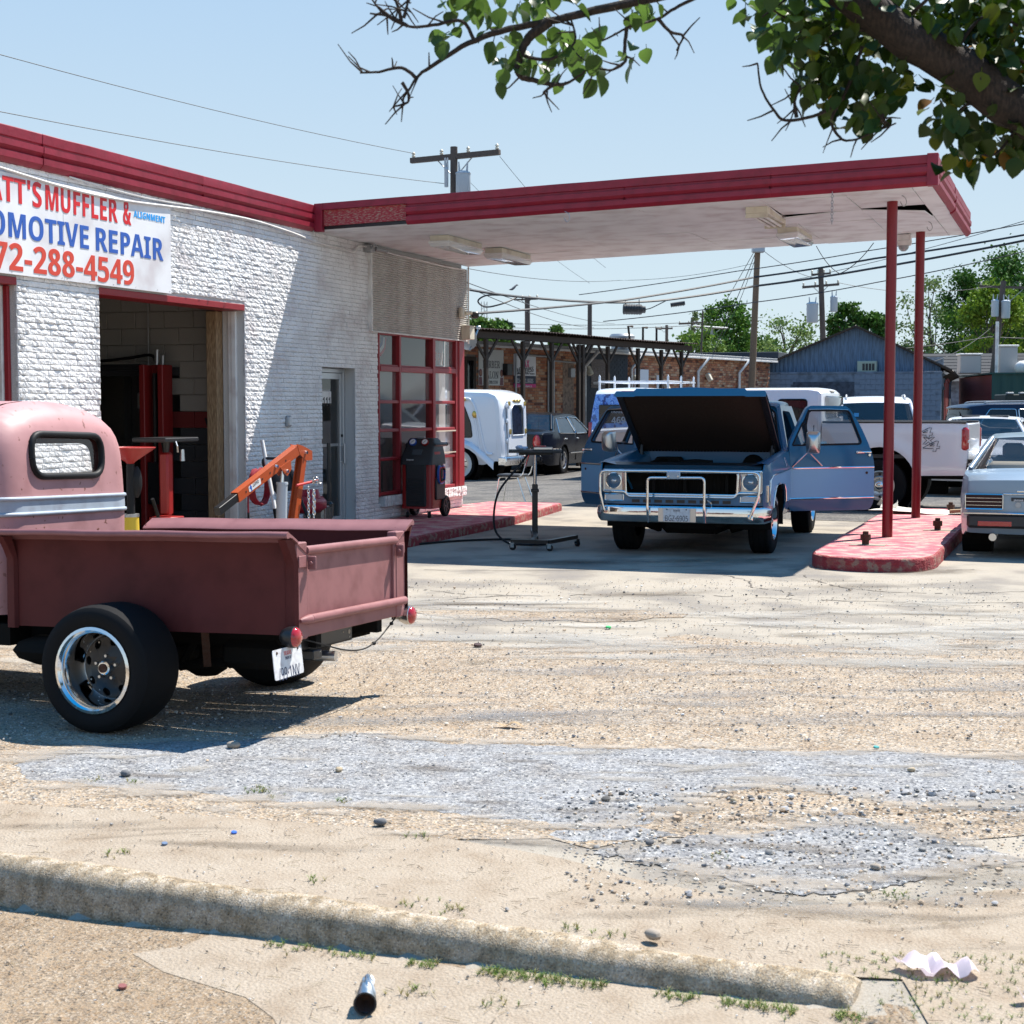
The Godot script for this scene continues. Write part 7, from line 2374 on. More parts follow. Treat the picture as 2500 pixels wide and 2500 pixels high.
	b.box2(V3(-0.7, 0.45, -3.4), V3(0.7, 0.66, -1.2))
	put("chassis", b.mesh(), M["underbody"], t)
	for q in [[-0.02, 1.26, "4"], [0.045, 1.15, "×"], [0.09, 1.05, "4"]]:
		outline_glyph(t, q[2], V3(-1.004, q[1], 0.72 + q[0]))
	var cw := func(y: float, z: float) -> float:
		var x := 0.985
		if y > 1.38: x -= 0.21 * ((y - 1.38) / 0.58) ** 1.15
		if z < -3.4: x -= 0.06 * clampf((-3.4 - z) / 1.2, 0.0, 1.0)
		return x
	var cp := P2([-4.95, 0.62, -5.0, 0.9, -4.9, 1.28, -3.5, 1.36, -2.95, 1.83, -2.7, 1.935, -2.3, 1.975, -1.2, 1.975, -1.03, 1.955, -0.965, 1.90, -0.93, 1.45, -0.935, 0.70])
	body_shell(t, cp, [[0, 3, "bonnet", wt], [3, 5, "windscreen", M["car glass"]], [5, 9, "roof", wt], [9, 11, "cab_back", wt]], P2([-1.1, 0.55, -4.8, 0.55]), [circle2(V2(-3.95, 0.47), 0.55)], cw, 0.025, wt,
		[{"poly": round_poly(P2([-1.72, 1.43, -1.20, 1.43, -1.20, 1.80, -1.68, 1.80]), 0.06), "mat": M["tinted glass"], "trim": M["black rubber"]}, {"poly": round_poly(P2([-2.98, 1.43, -1.98, 1.43, -1.98, 1.80, -2.62, 1.80]), 0.06), "mat": M["tinted glass"], "trim": M["black rubber"]}], 0.07)
	b = mb()
	b.box2(V3(-0.66, 1.48, -0.965), V3(0.66, 1.86, -0.885), 0.03)
	put("rear_window", b.mesh(50), M["car glass"], t)
	b = mb()
	b.box2(V3(-0.14, 1.915, -1.0), V3(0.14, 1.955, -0.935), 0.015)
	put("high_lamp", b.mesh(50), M["cream metal"], t)
	b = mb()
	for sx in [-1.0, 1.0]:
		for z in [-1.06, -1.85]: b.box2(V3(sx * 0.8, 0.65, z - 0.005), V3(sx * (cw.call(1.0, z) + 0.003), 1.38, z + 0.005))
	put("door_gap", b.mesh(), M["black rubber"], t)
	var s := wagon("white_suv", "white SUV with silver roof rails parked facing us behind the white pickup", V3(8.36, 0, -35.6) + V3(-0.10, 0, -0.9), 168.0, wt, {"wb": 2.8, "len": 4.9, "roof": 1.86, "w": 0.96})
	b = mb()
	b.box2(V3(0.10, 1.46, -2.76), V3(0.20, 1.54, -2.75))
	put("windscreen_sticker", b.mesh(), M["sign cyan"], s)
	s.get_node("windscreen_sticker").position = V3(0.25, 0.0, 0.62)
	wagon("navy_suv", "dark navy SUV broadside behind the white sedan at the right", V3(12.2, 0, -40.6), -84.0, M["navy"], {"wb": 2.9, "len": 5.0, "roof": 1.74, "w": 0.99, "trim": M["chrome"]})
	var nv: Node3D = get_node("navy_suv")
	words(nv, "lettering", "SQUITE", 0.16, M["sign white"], V3(0.94, 1.30, -1.55), Basis(V3(0, 0, -1), UP, RT), 0.9)
	var ws := sedan("white_sedan", "white sedan with dark patches on its roof, nose towards us", V3(9.95, 0, -33.3), 159.0, wt, {"wb": 2.91, "fo": 0.95, "ro": 1.2, "hood": 0.90, "deck": 1.02, "roof": 1.47, "w": 0.97, "rw": 0.64, "front_glass": M["glass"]})
	b = mb()
	b.box2(V3(-0.62, 0.52, -3.89), V3(0.62, 0.74, -3.85), 0.02)
	put("grille", b.mesh(), M["black plastic"], ws)
	for sx in [-1.0, 1.0]:
		b = mb()
		b.box2(V3(sx * 0.62, 0.60, -3.875), V3(sx * 0.84, 0.75, -3.80), 0.02)
		put("headlight", b.mesh(40), M["lens"], ws)
		b = mb()
		b.box2(V3(sx * 0.10, 1.466, -1.35), V3(sx * 0.45, 1.505, -0.9), 0.006)
		put("roof_patch", b.mesh(), M["black plastic"], ws)
	b = mb()
	b.box2(V3(0.46, 1.32, -1.72), V3(0.56, 1.36, -1.71))
	put("windscreen_sticker", b.mesh(), M["yellow"], ws)
func outline_glyph(v: Node3D, ch: String, at: Vector3) -> void:
	var b := mb()
	var shapes := {"4": [[-0.09, -0.012, 0.045, 0.06, 0.072, 0.06, 0.055, 0.005, 0.085, 0.005, 0.08, -0.018, 0.05, -0.018, 0.045, -0.05, 0.015, -0.05, 0.02, -0.018, -0.085, -0.018], [-0.02, 0.008, 0.025, 0.008, 0.032, 0.035]], "×": [[-0.055, 0.035, -0.02, 0.035, 0.0, 0.012, 0.03, 0.035, 0.06, 0.035, 0.018, -0.002, 0.05, -0.04, 0.018, -0.04, -0.003, -0.015, -0.03, -0.04, -0.06, -0.04, -0.02, -0.002]]}
	for s in shapes[ch]:
		var p := PackedVector3Array()
		for i in range(0, s.size(), 2): p.append(V3(0, s[i + 1] * 1.5, s[i] * 1.5))
		p.append(p[0])
		b.pipe(p, 0.0045, 4, -1.0, false)
	var o := put("decal", b.mesh(), M["black ink"], v)
	o.position = at
func wagon(called: String, label: String, at: Vector3, turn: float, paint: Material, d: Dictionary) -> Node3D:
	var v := vehicle(called, label, "suv", at, turn)
	var w: float = d.w; var rf: float = d.roof; var ro := 1.0; var F: float = ro - d.len
	var path := P2([F + 0.07, 0.35, F, 0.60, F + 0.04, 0.95, F + 0.2, 1.02, F + 1.15, 1.10, F + 1.85, rf - 0.12, F + 2.15, rf - 0.02, F + 2.9, rf + 0.02, ro - 0.55, rf, ro - 0.12, rf - 0.05, ro - 0.02, rf - 0.10, ro + 0.0 - 0.10, rf - 0.15, ro + 0.02, 1.10, ro + 0.05, 0.7, ro, 0.4])
	var wf := func(y: float, z: float) -> float:
		var x := w
		if y > 1.05: x -= 0.22 * ((y - 1.05) / (rf - 1.05)) ** 1.2
		var e := maxf(0.0, (absf(z - (F + ro) * 0.5) / ((ro - F) * 0.5) - 0.75) / 0.25)
		return x - 0.12 * e * e
	var y1 := rf - 0.13
	var tr: Material = d.get("trim", M["black rubber"])
	body_shell(v, path, [[0, 4, "bonnet", paint], [4, 5, "windscreen", M["glass"]], [5, 10, "roof", paint], [10, 12, "rear_window", M["tinted glass"]], [12, 14, "tailgate", paint]], P2([ro - 0.3, 0.3, F + 0.3, 0.3]), [circle2(V2(0, 0.36), 0.42), circle2(V2(-d.wb, 0.36), 0.42)], wf, 0.03, paint,
		[{"poly": round_poly(P2([-0.25, 1.14, 0.50, 1.16, 0.70, 1.25, 0.42, y1, -0.25, y1]), 0.05), "mat": M["tinted glass"], "trim": tr}, {"poly": round_poly(P2([-1.25, 1.14, -0.32, 1.14, -0.32, y1, -1.2, y1]), 0.04), "mat": M["tinted glass"], "trim": tr}, {"poly": round_poly(P2([F + 1.5, 1.14, -1.32, 1.14, -1.28, y1, F + 2.15, y1 - 0.01]), 0.04), "mat": M["tinted glass"], "trim": tr}], 0.06)
	for sx in [-1.0, 1.0]:
		for z in [0.0, -d.wb]: wheel(v, sx * (w - 0.13), 0.36, z, 0.36, 0.23, 0.24, "disc")
		var b := mb()
		b.pipe(spline(P3([sx * 0.62, rf - 0.03, F + 2.1, sx * 0.62, rf + 0.055, F + 2.3, sx * 0.62, rf + 0.07, -0.6, sx * 0.62, rf + 0.05, 0.35, sx * 0.62, rf - 0.02, 0.5])), 0.02, 6)
		put("roof_rail", b.mesh(50), M["galvanised"], v)
		b = mb()
		b.box(V3(sx * (w + 0.10), 1.18, F + 1.55), V3(0.20, 0.17, 0.12), 0.05)
		put("door_mirror", b.mesh(50), paint, v)
		b = mb()
		var a := V3(sx * (wf.call(1.10, F + 1.15) - 0.05), 1.105, F + 1.15); var e := V3(sx * (wf.call(rf - 0.12, F + 1.85) - 0.05), rf - 0.115, F + 1.85)
		b.pipe(A3([a, e]), 0.035, 8)
		put("roof_pillar", b.mesh(50), paint, v)
		b = mb()
		b.box2(V3(sx * 0.90, 0.90, ro - 0.12), V3(sx * 0.72, 1.08, ro + 0.055), 0.03)
		put("tail_light", b.mesh(50), M["red lens"], v)
		b = mb()
		b.box2(V3(sx * 0.86, 0.78, F + 0.0), V3(sx * 0.55, 0.92, F + 0.1), 0.03)
		put("headlight", b.mesh(50), M["lens"], v)
	var b := mb()
	for sx in [-0.38, 0.38]:
		b.box(V3(sx, 1.0, F + 2.4), V3(0.5, 0.65, 0.16), 0.06, Basis(RT, -0.2))
		b.box(V3(sx, 1.38, F + 2.45), V3(0.26, 0.18, 0.10), 0.04)
	b.box2(V3(-0.75, 0.7, F + 1.35), V3(0.75, 1.12, F + 1.7), 0.05)
	put("seats", b.mesh(50), M["black plastic"], v)
	return v
# ================================================================ behind the lot
var BX: Transform3D
func brick_shops() -> void:
	mat("shop brick", Color.WHITE, 0.85, 0.0, {"vc": true})
	mat("brick joint", Color(0.30, 0.25, 0.21), 0.95, 0.0, {"tex": "grain", "scale": 1.0})
	mat("navy brick", Color(0.020, 0.030, 0.045), 0.7)
	mat("brown timber", Color(0.060, 0.036, 0.022), 0.8, 0.0, {"tex": "grain", "scale": 2.0})
	mat("rusty sheet", Color(0.40, 0.30, 0.25), 0.85, 0.0, {"tex": "rust", "scale": 0.8})
	mat("banner pale", Color(0.62, 0.62, 0.58), 0.6)
	mat("banner white", Color(0.74, 0.74, 0.76), 0.6)
	mat("banner navy", Color(0.035, 0.045, 0.075), 0.6)
	mat("banner pink", Color(0.62, 0.05, 0.22), 0.6)
	mat("ink grey", Color(0.05, 0.05, 0.055), 0.6)
	var at := V3(0.36, 0, -47.0); var turn := -33.0
	BX = Transform3D(Basis(UP, deg_to_rad(turn)), at)
	var s := thing("brick_shops", "row of mottled orange brick shops with a dark painted bay behind the parked cars", "building", at, turn)
	var b := mb()
	b.box2(V3(-9, -0.1, 9.0), V3(-0.012, 3.40, -17.6))
	put("wall", b.mesh(), M["brick joint"], s)
	b = mb()
	b.box2(V3(-9.2, 3.41, 9.1), V3(0.22, 3.50, -17.8), 0.01)
	put("roof", b.mesh(), M["galvanised"], s)
	b = mb()
	b.box2(V3(0.14, 3.34, 9.1), V3(0.24, 3.408, -17.8), 0.01)
	put("drip_edge", b.mesh(), M["white paint"], s)
	var tones := [Color(0.42, 0.17, 0.085), Color(0.46, 0.21, 0.11), Color(0.50, 0.27, 0.16), Color(0.38, 0.14, 0.075), Color(0.52, 0.33, 0.21), Color(0.16, 0.065, 0.045), Color(0.44, 0.19, 0.10), Color(0.30, 0.12, 0.07)]
	var one := mb()
	one.box(Vector3.ZERO, V3(0.03, 0.072, 1.0), 0.004)
	var bm := one.mesh()
	var rest := mb()
	var k := 0
	var face := Node3D.new(); face.name = "brick_facing"; s.add_child(face, true)
	var bmats := []
	for t in tones.size(): bmats.append(mat("brick tone %d" % t, tones[t], 0.85))
	var row := 0
	var y := 1.0
	while y < 3.34:
		var t := -3.6 + (0.13 if row % 2 else 0.0)
		while t < 17.4:
			var dark := t > 3.35 and t < 6.2
			var skip := (t > -3.1 and t < -2.55 and y < 3.1)
			if not skip and not dark:
				var ti := rng.randi() % tones.size()
				if ti == 5 and rng.randf() < 0.35: ti = 1
				var p := V3(rr(-0.004, 0.004), y, -t - 0.115)
				if k < 300 and t < 3.3 and y < 2.7 and y > 1.55:
					var o := piece(face, "brick", bm, bmats[ti], p, k)
					o.scale = V3(1, 1, 0.222)
					k += 1
				else:
					append_mesh(rest, bm, Transform3D(Basis.from_scale(V3(1, 1, 0.222)), p), tones[ti] * rr(0.85, 1.1))
			t += 0.236
		y += 0.083
		row += 1
	kind(put("bricks", rest.mesh(), M["shop brick"], face), "stuff")
	b = mb()
	b.box2(V3(-0.02, -0.05, -3.4), V3(0.035, 3.33, -6.2))
	for r in 38:
		for c in 11: b.box(V3(0.036, 0.1 + r * 0.083, -3.5 - c * 0.245 - (0.12 if r % 2 else 0.0)), V3(0.012, 0.072, 0.232))
	put("painted_bay", b.mesh(), M["navy brick"], s)
	b = mb()
	b.box2(V3(-0.02, 0, 3.1), V3(0.03, 3.06, 2.55))
	put("shop_door", b.mesh(), M["brown timber"], s)
	b = mb()
	for y0 in [1.2, 2.15]: b.box2(V3(0.03, y0, 2.98), V3(0.04, y0 + 0.8, 2.68))
	put("door_pane", b.mesh(), M["tinted glass"], s)
	b = mb(); b.box2(V3(0.01, 0.9, -2.15), V3(0.022, 3.0, -2.80))
	put("render_patch", b.mesh(), mat("render", Color(0.34, 0.24, 0.18), 0.9, 0.0, {"tex": "blotch", "scale": 1.0}), s)
	b = mb(); b.box2(V3(0.02, 2.56, -2.45), V3(0.14, 2.84, -2.70), 0.01)
	put("meter_box", b.mesh(), M["galvanised"], s)
	b = mb(); b.box2(V3(0.02, 2.56, 0.92), V3(0.20, 2.90, 1.20), 0.01)
	put("fuse_box", b.mesh(), M["black paint"], s)
	b = mb()
	for q in [[0.55, 1.0, 3.2], [-1.25, 1.5, 3.15], [-1.42, 1.5, 3.2], [-1.55, 1.3, 3.1]]: b.cyl(V3(0.06, q[1], q[0]), V3(0.06, q[2], q[0]), 0.035, 0.035, 8)
	b.cyl(V3(0.06, 3.18, 0.55), V3(0.06, 3.16, -1.5), 0.035, 0.035, 8)
	b.cyl(V3(0.06, 3.05, -1.4), V3(0.06, 3.0, -3.3), 0.03, 0.03, 8)
	put("conduit", b.mesh(40), M["galvanised"], s)
	b = mb()
	for q in [[-3.35, 0.9], [-6.35, 0.5], [-11.2, 0.5], [-14.6, 0.5]]:
		b.pipe(P3([0.28, 3.38, q[0] - 0.5, 0.16, 3.05, q[0] - 0.15, 0.10, 2.9, q[0], 0.10, 0.2, q[0]]), 0.05, 8)
	put("downspout", b.mesh(50), M["white paint"], s)
	for q in [[-3.55, 2.78], [-6.55, 2.55], [-8.8, 2.3], [-12.0, 2.7]]:
		b = mb()
		b.box(V3(0.13, q[1], q[0]), V3(0.16, 0.30, 0.16), 0.02, Basis(V3(0, 0, 1), 0.5))
		put("wall_lamp", b.mesh(40), M["cream metal"], s)
	for q in [[-6.66, -6.98, 2.31, 2.91, "sign white"], [-7.03, -7.61, 2.27, 2.89, "banner white"], [-8.21, -8.48, 2.30, 2.72, "sign white"]]:
		b = mb(); b.box2(V3(0.02, q[2] - 0.6, q[0]), V3(0.05, q[3], q[1]))
		put("notice_board", b.mesh(), M[q[4]], s)
	var wb := Basis(V3(0, 0, -1), UP, RT)
	var n1 := thing("salon_banner", "tall pale barber salon banner on the brick wall", "banner", at, turn)
	b = mb(); b.box2(V3(0.03, 2.27, 2.43), V3(0.036, 3.28, 1.16))
	put("cloth", b.mesh(), M["banner pale"], n1)
	words(n1, "lettering", "BARBER", 0.20, M["ink grey"], V3(0.04, 2.86, 1.80), wb, 0.80, false, "Droid Serif")
	words(n1, "lettering", "SALON", 0.20, M["ink grey"], V3(0.04, 2.56, 1.80), wb, 0.80, false, "Droid Serif")
	words(n1, "lettering", "972.288.2550", 0.085, M["ink grey"], V3(0.04, 2.36, 1.80), wb, 0.9, false, "Droid Serif")
	for sgn in [-1.0, 1.0]:
		b = mb()
		b.cyl(V3(0.037, 2.30, 1.80 + sgn * 0.52), V3(0.040, 2.72, 1.80 + sgn * 0.52), 0.11, 0.09, 14)
		b.xf = Transform3D(Basis.from_scale(V3(0.02, 1, 1)), V3(0.036, 0, 0))
		var pb := mb()
		pb.prism(circle2(V2(sgn * 0.54, 2.62), 0.085, 16, 1.3), 0.036, 0.038, Transform3D(wb, V3(0, 0, 1.80)))
		pb.prism(P2([sgn * 0.44, 2.28, sgn * 0.62, 2.28, sgn * 0.61, 2.50, sgn * 0.47, 2.50]), 0.036, 0.0375, Transform3D(wb, V3(0, 0, 1.80)))
		put("portrait", pb.mesh(), mat("portrait tone", Color(0.20, 0.09, 0.10), 0.7), n1)
		pb = mb()
		pb.prism(circle2(V2(sgn * 0.535, 2.615), 0.055, 16, 1.3), 0.0385, 0.0395, Transform3D(wb, V3(0, 0, 1.80)))
		put("portrait_face", pb.mesh(), mat("portrait skin", Color(0.34, 0.17, 0.12), 0.7), n1)
	var n2 := thing("tax_banner", "white, navy and pink tax office banner on the brick wall", "banner", at, turn)
	b = mb(); b.box2(V3(0.03, 2.57, 0.62), V3(0.036, 3.19, -0.58)); put("cloth", b.mesh(), M["banner white"], n2)
	b = mb(); b.box2(V3(0.03, 2.335, 0.62), V3(0.036, 2.569, -0.58)); put("navy_band", b.mesh(), M["banner navy"], n2)
	b = mb(); b.box2(V3(0.03, 2.23, 0.62), V3(0.036, 2.334, -0.58)); put("pink_band", b.mesh(), M["banner pink"], n2)
	words(n2, "lettering", "TAX", 0.22, M["banner pink"], V3(0.04, 2.92, 0.02), wb, 0.85, true)
	words(n2, "lettering", "Madness", 0.20, M["ink grey"], V3(0.044, 2.74, 0.02), wb, 0.80, false, "Droid Serif").rotate_object_local(V3(0, 0, 1), 0.10)
	words(n2, "lettering", "TAX PREPARATION • TAX REFUND • TAX NOTICE", 0.034, M["ink grey"], V3(0.04, 2.63, 0.02), wb, 1.0)
	words(n2, "lettering", "214.561.0685", 0.125, M["banner white"], V3(0.04, 2.42, 0.02), wb, 0.85, false, "Droid Serif")
	words(n2, "lettering", "E. MAIN ST. MESQUITE, TX", 0.045, M["banner white"], V3(0.04, 2.26, 0.02), wb, 0.95)
	var n3 := thing("dark_poster", "collage poster in the dark painted bay", "poster", at, turn)
	b = mb(); b.box2(V3(0.05, 2.25, -3.81), V3(0.056, 3.15, -4.96)); put("sheet", b.mesh(), mat("poster", Color(0.5, 0.46, 0.46), 0.6, 0.0, {"tex": "collage", "scale": 1.6}), n3)
	words(n3, "lettering", "OUTFIT SMOKE", 0.08, M["banner white"], V3(0.06, 2.40, -4.3), wb, 0.9)
	var a := thing("awning", "long brown timber awning with a rusty corrugated roof along the brick shops", "awning", at, turn)
	var rings := []
	var n := 200
	for i in n + 1:
		var t := lerpf(-9.0, 6.15, float(i) / n)
		var wv := 0.016 * (1 if i % 2 else -1)
		rings.append(A3([V3(-0.15, 3.86 + wv, -t), V3(1.1, 3.76 + wv, -t), V3(2.62, 3.64 + wv - 0.02 * sin(t * 0.6), -t)]))
	b = mb()
	b.loft(rings, false, false, false)
	put("roof_sheet", b.mesh(), M["rusty sheet"], a)
	b = mb()
	b.beam(V3(2.42, 3.50, 9.0), V3(2.42, 3.50, -6.0), 0.08, 0.16)
	put("front_beam", b.mesh(), M["brown timber"], a)
	b = mb(); b.beam(V3(0.10, 3.68, 9.0), V3(0.10, 3.68, -6.0), 0.08, 0.2)
	put("wall_beam", b.mesh(), M["brown timber"], a)
	for i in 23:
		b = mb()
		b.beam(V3(0.0, 3.76, 8.5 - i * 0.64), V3(2.40, 3.60, 8.5 - i * 0.64), 0.05, 0.11)
		put("rafter", b.mesh(), M["brown timber"], a)
	for t in [-7.2, -5.61, -3.86, -2.41, -0.97, -0.74, 0.68, 2.5, 3.99, 5.34]:
		b = mb()
		b.box2(V3(2.37, 0, -t - 0.055), V3(2.47, 3.40, -t + 0.055), 0.01)
		put("post", b.mesh(), M["brown timber"], a)
		b = mb()
		for sg in [-1.0, 1.0]: b.beam(V3(2.42, 2.85, -t), V3(2.42, 3.42, -t + sg * 0.55), 0.045, 0.065)
		put("brace", b.mesh(), M["brown timber"], a)
	for q in [[2.11, 4.03, 0.10], [3.03, 4.02, 0.0], [3.9, 4.0, 0.0]]:
		var v := thing("bent_vent_pipe", ["leftmost, leaning bent pipe above the awning", "middle of the three bent pipes above the awning", "rightmost of the three bent pipes above the awning"][[2.11, 3.03, 3.9].find(q[0])], "pipe", BX * V3(2.3, 3.64, -q[0]), turn, "bent pipes above the awning")
		b = mb()
		b.pipe(P3([0, 0, -q[2], 0, 0.40, 0.0, 0, 0.405, -0.26]), 0.035, 8)
		put("pipe", b.mesh(30), M["brown timber"], v)
	var ac := thing("condenser", "dark louvred condenser unit standing before the painted bay", "condenser", BX * V3(1.3, 0.0, -3.3), turn)
	b = mb(); b.box2(V3(-0.35, 0.85, -0.5), V3(0.30, 2.02, 0.5), 0.02); put("case", b.mesh(), M["black plastic"], ac)
	b = mb()
	for i in 14: b.box2(V3(0.30, 0.92 + i * 0.075, -0.46), V3(0.325, 0.955 + i * 0.075, 0.46))
	put("louvres", b.mesh(), mat("louvre", Color(0.05, 0.055, 0.06), 0.5), ac)
	b = mb(); b.box2(V3(-0.3, 0, -0.45), V3(0.26, 0.85, 0.45)); put("stand", b.mesh(), M["brown timber"], ac)
	var dm := thing("roof_vent", "pale round vent drum on the shop roof behind the awning", "vent", V3(3.6, 3.5, -52.5), turn)
	b = mb(); b.lathe(PackedVector2Array([V2(0.0, 0.55), V2(0.36, 0.53), V2(0.42, 0.46), V2(0.42, 0.40), V2(0.36, 0.36), V2(0.36, -0.1)]), Vector3.ZERO, UP, 20); put("drum", b.mesh(40), M["galvanised"], dm)
	var ds := thing("satellite_dish", "small grey satellite dish beside the floodlight", "satellite dish", V3(-1.08, 3.22, -36.0), 20)
	b = mb()
	b.lathe(PackedVector2Array([V2(0.0, 0.0), V2(0.18, 0.02), V2(0.31, 0.07), V2(0.315, 0.062), V2(0.18, 0.01), V2(0.0, -0.01)]), Vector3.ZERO, V3(0.75, 0.35, -0.5), 24)
	put("reflector", b.mesh(40), M["galvanised"], ds)
	b = mb(); b.pipe(P3([0.1, -0.28, 0.1, 0.28, -0.05, -0.1, 0.42, 0.22, -0.22]), 0.02, 6); b.box(V3(0.42, 0.24, -0.22), V3(0.08, 0.08, 0.14), 0.02); b.pipe(P3([-0.02, 0, 0, -0.1, -0.4, 0.05, -0.1, -0.9, 0.05]), 0.022, 6)
	put("arm", b.mesh(40), M["steel"], ds)
func far_side() -> void:
	mat("slate corrugated", Color(0.10, 0.175, 0.28), 0.5, 0.0, {"tex": "blotch", "scale": V3(2.5, 0.25, 2.5)})
	mat("slate block", Color(0.16, 0.205, 0.27), 0.75, 0.0, {"tex": "blotch", "scale": 0.35})
	mat("slate side", Color(0.20, 0.25, 0.31), 0.7, 0.0, {"tex": "blotch", "scale": 0.5})
	mat("tin roof", Color(0.32, 0.27, 0.23), 0.75, 0.0, {"tex": "blotch", "scale": 0.8})
	mat("dark shingle", Color(0.045, 0.047, 0.052), 0.9, 0.0, {"tex": "grain", "scale": 1.0})
	mat("green sheet", Color(0.008, 0.06, 0.052), 0.6)
	mat("dull red", Color(0.20, 0.028, 0.022), 0.7)
	var turn := -16.5
	var at := V3(16.08, 0, -60.0)
	var s := thing("gabled_shed", "slate blue corrugated gable shed on a painted block wall", "building", at, turn)
	var b := mb()
	b.box2(V3(-7.5, -0.1, -0.45), V3(0.0, 2.90, 0.0))
	b.box2(V3(-7.52, 2.90, -0.47), V3(0.02, 2.985, 0.02), 0.008)
	put("block_wall", b.mesh(), M["slate block"], s)
	var m := mb(); m.box(Vector3.ZERO, V3(0.392, 0.192, 0.02), 0.004)
	var bm := m.mesh()
	var k := 0
	for r in 11:
		for c in 19:
			var x := -0.2 - c * 0.4 - (0.2 if r % 2 else 0.0)
			if x < -7.3: continue
			if x < -3.2 and x > -5.5 and r > 6 and r < 12: continue
			piece(s, "block", bm, M["slate block"], V3(x, 0.8 + r * 0.2, 0.004 + rr(-0.003, 0.003)), k)
			k += 1
	b = mb(); b.box2(V3(-5.5, 1.6, 0.0), V3(-3.2, 2.6, 0.03)); put("blocked_window", b.mesh(), mat("blocked", Color(0.055, 0.07, 0.10), 0.8, 0.0, {"tex": "blotch", "scale": 0.7}), s)
	var xp := -3.19; var xl := -6.9; var xr := -0.05; var ye := 3.17; var yp := 4.72; var zg := -0.52
	b = mb()
	var rings := []
	var n := 7 * 24
	for i in n + 1:
		var x := lerpf(xl, xr, float(i) / n)
		var top := lerpf(ye, yp, (x - xl) / (xp - xl)) if x < xp else lerpf(yp, ye, (x - xp) / (xr - xp))
		var z := zg + 0.014 * sin(i * PI / 2.0)
		rings.append(A3([V3(x, 2.8, z), V3(x, top - 0.03, z)]))
	b.loft(rings, false, false, false, true)
	put("gable_sheet", b.mesh(60), M["slate corrugated"], s)
	var L := 17.0
	for sd in [-1.0, 1.0]:
		b = mb()
		rings = []
		var x1: float = xp + sd * (xp - xl + 0.35); var y1 := ye - 0.16
		if sd > 0: x1 = xr + 0.42
		for i in 121:
			var z := zg + 0.30 - (L + 0.3) * i / 120.0
			var wv := 0.02 * (1 if i % 2 else -1)
			rings.append(A3([V3(xp, yp + 0.03 + wv, z), V3(lerpf(xp, x1, 0.5), lerpf(yp, y1, 0.5) + 0.03 + wv, z), V3(x1, y1 + 0.03 + wv, z)]))
		b.loft(rings, false, false, false, sd > 0)
		put("roof_slope", b.mesh(), M["tin roof"], s)
		b = mb()
		b.beam(V3(xp, yp, zg + 0.26), V3(x1, y1, zg + 0.26), 0.05, 0.09)
		put("barge_board", b.mesh(), M["brown timber"], s)
	b = mb()
	b.box2(V3(-0.35, -0.1, -0.46), V3(-0.02, 3.0, -L)); b.box2(V3(-6.95, -0.1, -0.46), V3(-6.7, 3.0, -L)); b.box2(V3(-6.7, -0.1, -L), V3(-0.35, 4.0, -L + 0.2))
	put("side_wall", b.mesh(), M["slate side"], s)
	b = mb()
	for i in 26: b.box2(V3(-0.02, 0, -0.6 - i * 0.65), V3(0.01, 2.95, -0.63 - i * 0.65))
	put("side_ribs", b.mesh(), M["slate side"], s)
	for q in [[-1.0, 0.7, 0.3, 2.3, "black plastic"], [-3.6, 1.0, 0.2, 2.6, "dull red"], [-6.0, 1.9, 0.0, 2.7, "dull red"], [-8.6, 1.9, 0.0, 2.7, "dull red"], [-12.5, 1.6, 0.0, 2.7, "slate block"]]:
		b = mb(); b.box2(V3(-0.015, q[2], q[0]), V3(0.05, q[3], q[0] - q[1]), 0.01)
		put("side_door", b.mesh(), M[q[4]], s)
		b = mb(); b.box2(V3(0.05, q[3], q[0] + 0.06), V3(0.09, q[3] + 0.12, q[0] - q[1] - 0.06)); put("door_head", b.mesh(), M[q[4]], s)
	for i in 5:
		b = mb(); b.beam(V3(-0.05, 2.75, -2.0 - i * 2.6), V3(0.45, 3.0, -2.0 - i * 2.6), 0.06, 0.08); put("eave_bracket", b.mesh(), M["brown timber"], s)
	var wa := thing("window_unit", "pale green window air conditioner at the foot of the gable", "air conditioner", s.transform * V3(-2.75, 3.18, -0.35), turn)
	b = mb(); b.box(Vector3.ZERO, V3(0.72, 0.42, 0.5), 0.02); put("case", b.mesh(), mat("ac green", Color(0.30, 0.36, 0.30), 0.6), wa)
	b = mb()
	for i in 4: b.box(V3(-0.12 + i * 0.12, -0.02, 0.253), V3(0.09, 0.26, 0.01))
	put("grilles", b.mesh(), M["black plastic"], wa)
	var hs := thing("shingle_house", "low house with a dark shingle roof behind the gabled shed", "house", V3(23.6, 0, -84.0), -12)
	b = mb(); b.box2(V3(-3.4, 0, -4), V3(3.0, 3.0, 3.0)); put("wall", b.mesh(), M["slate side"], hs)
	b = mb()
	for r in 9:
		var t0 := r / 9.0; var t1 := (r + 1) / 9.0
		b.quad(V3(-4.0 + t0 * 1.2, 2.9 + t0 * 1.5 + 0.02, 3.6 - t0 * 3.0), V3(3.3, 2.9 + t0 * 1.5 + 0.02, 3.6 - t0 * 3.0), V3(3.3, 2.9 + t1 * 1.5, 3.6 - t1 * 3.0), V3(-4.0 + t1 * 1.2, 2.9 + t1 * 1.5, 3.6 - t1 * 3.0))
		b.quad(V3(3.3, 2.9 + t1 * 1.5, 3.6 - t1 * 3.0), V3(3.3, 2.9 + t1 * 1.5 + 0.02, 3.6 - t1 * 3.0), V3(-4.0 + t1 * 1.2, 2.9 + t1 * 1.5 + 0.02, 3.6 - t1 * 3.0), V3(-4.0 + t1 * 1.2, 2.9 + t1 * 1.5, 3.6 - t1 * 3.0))
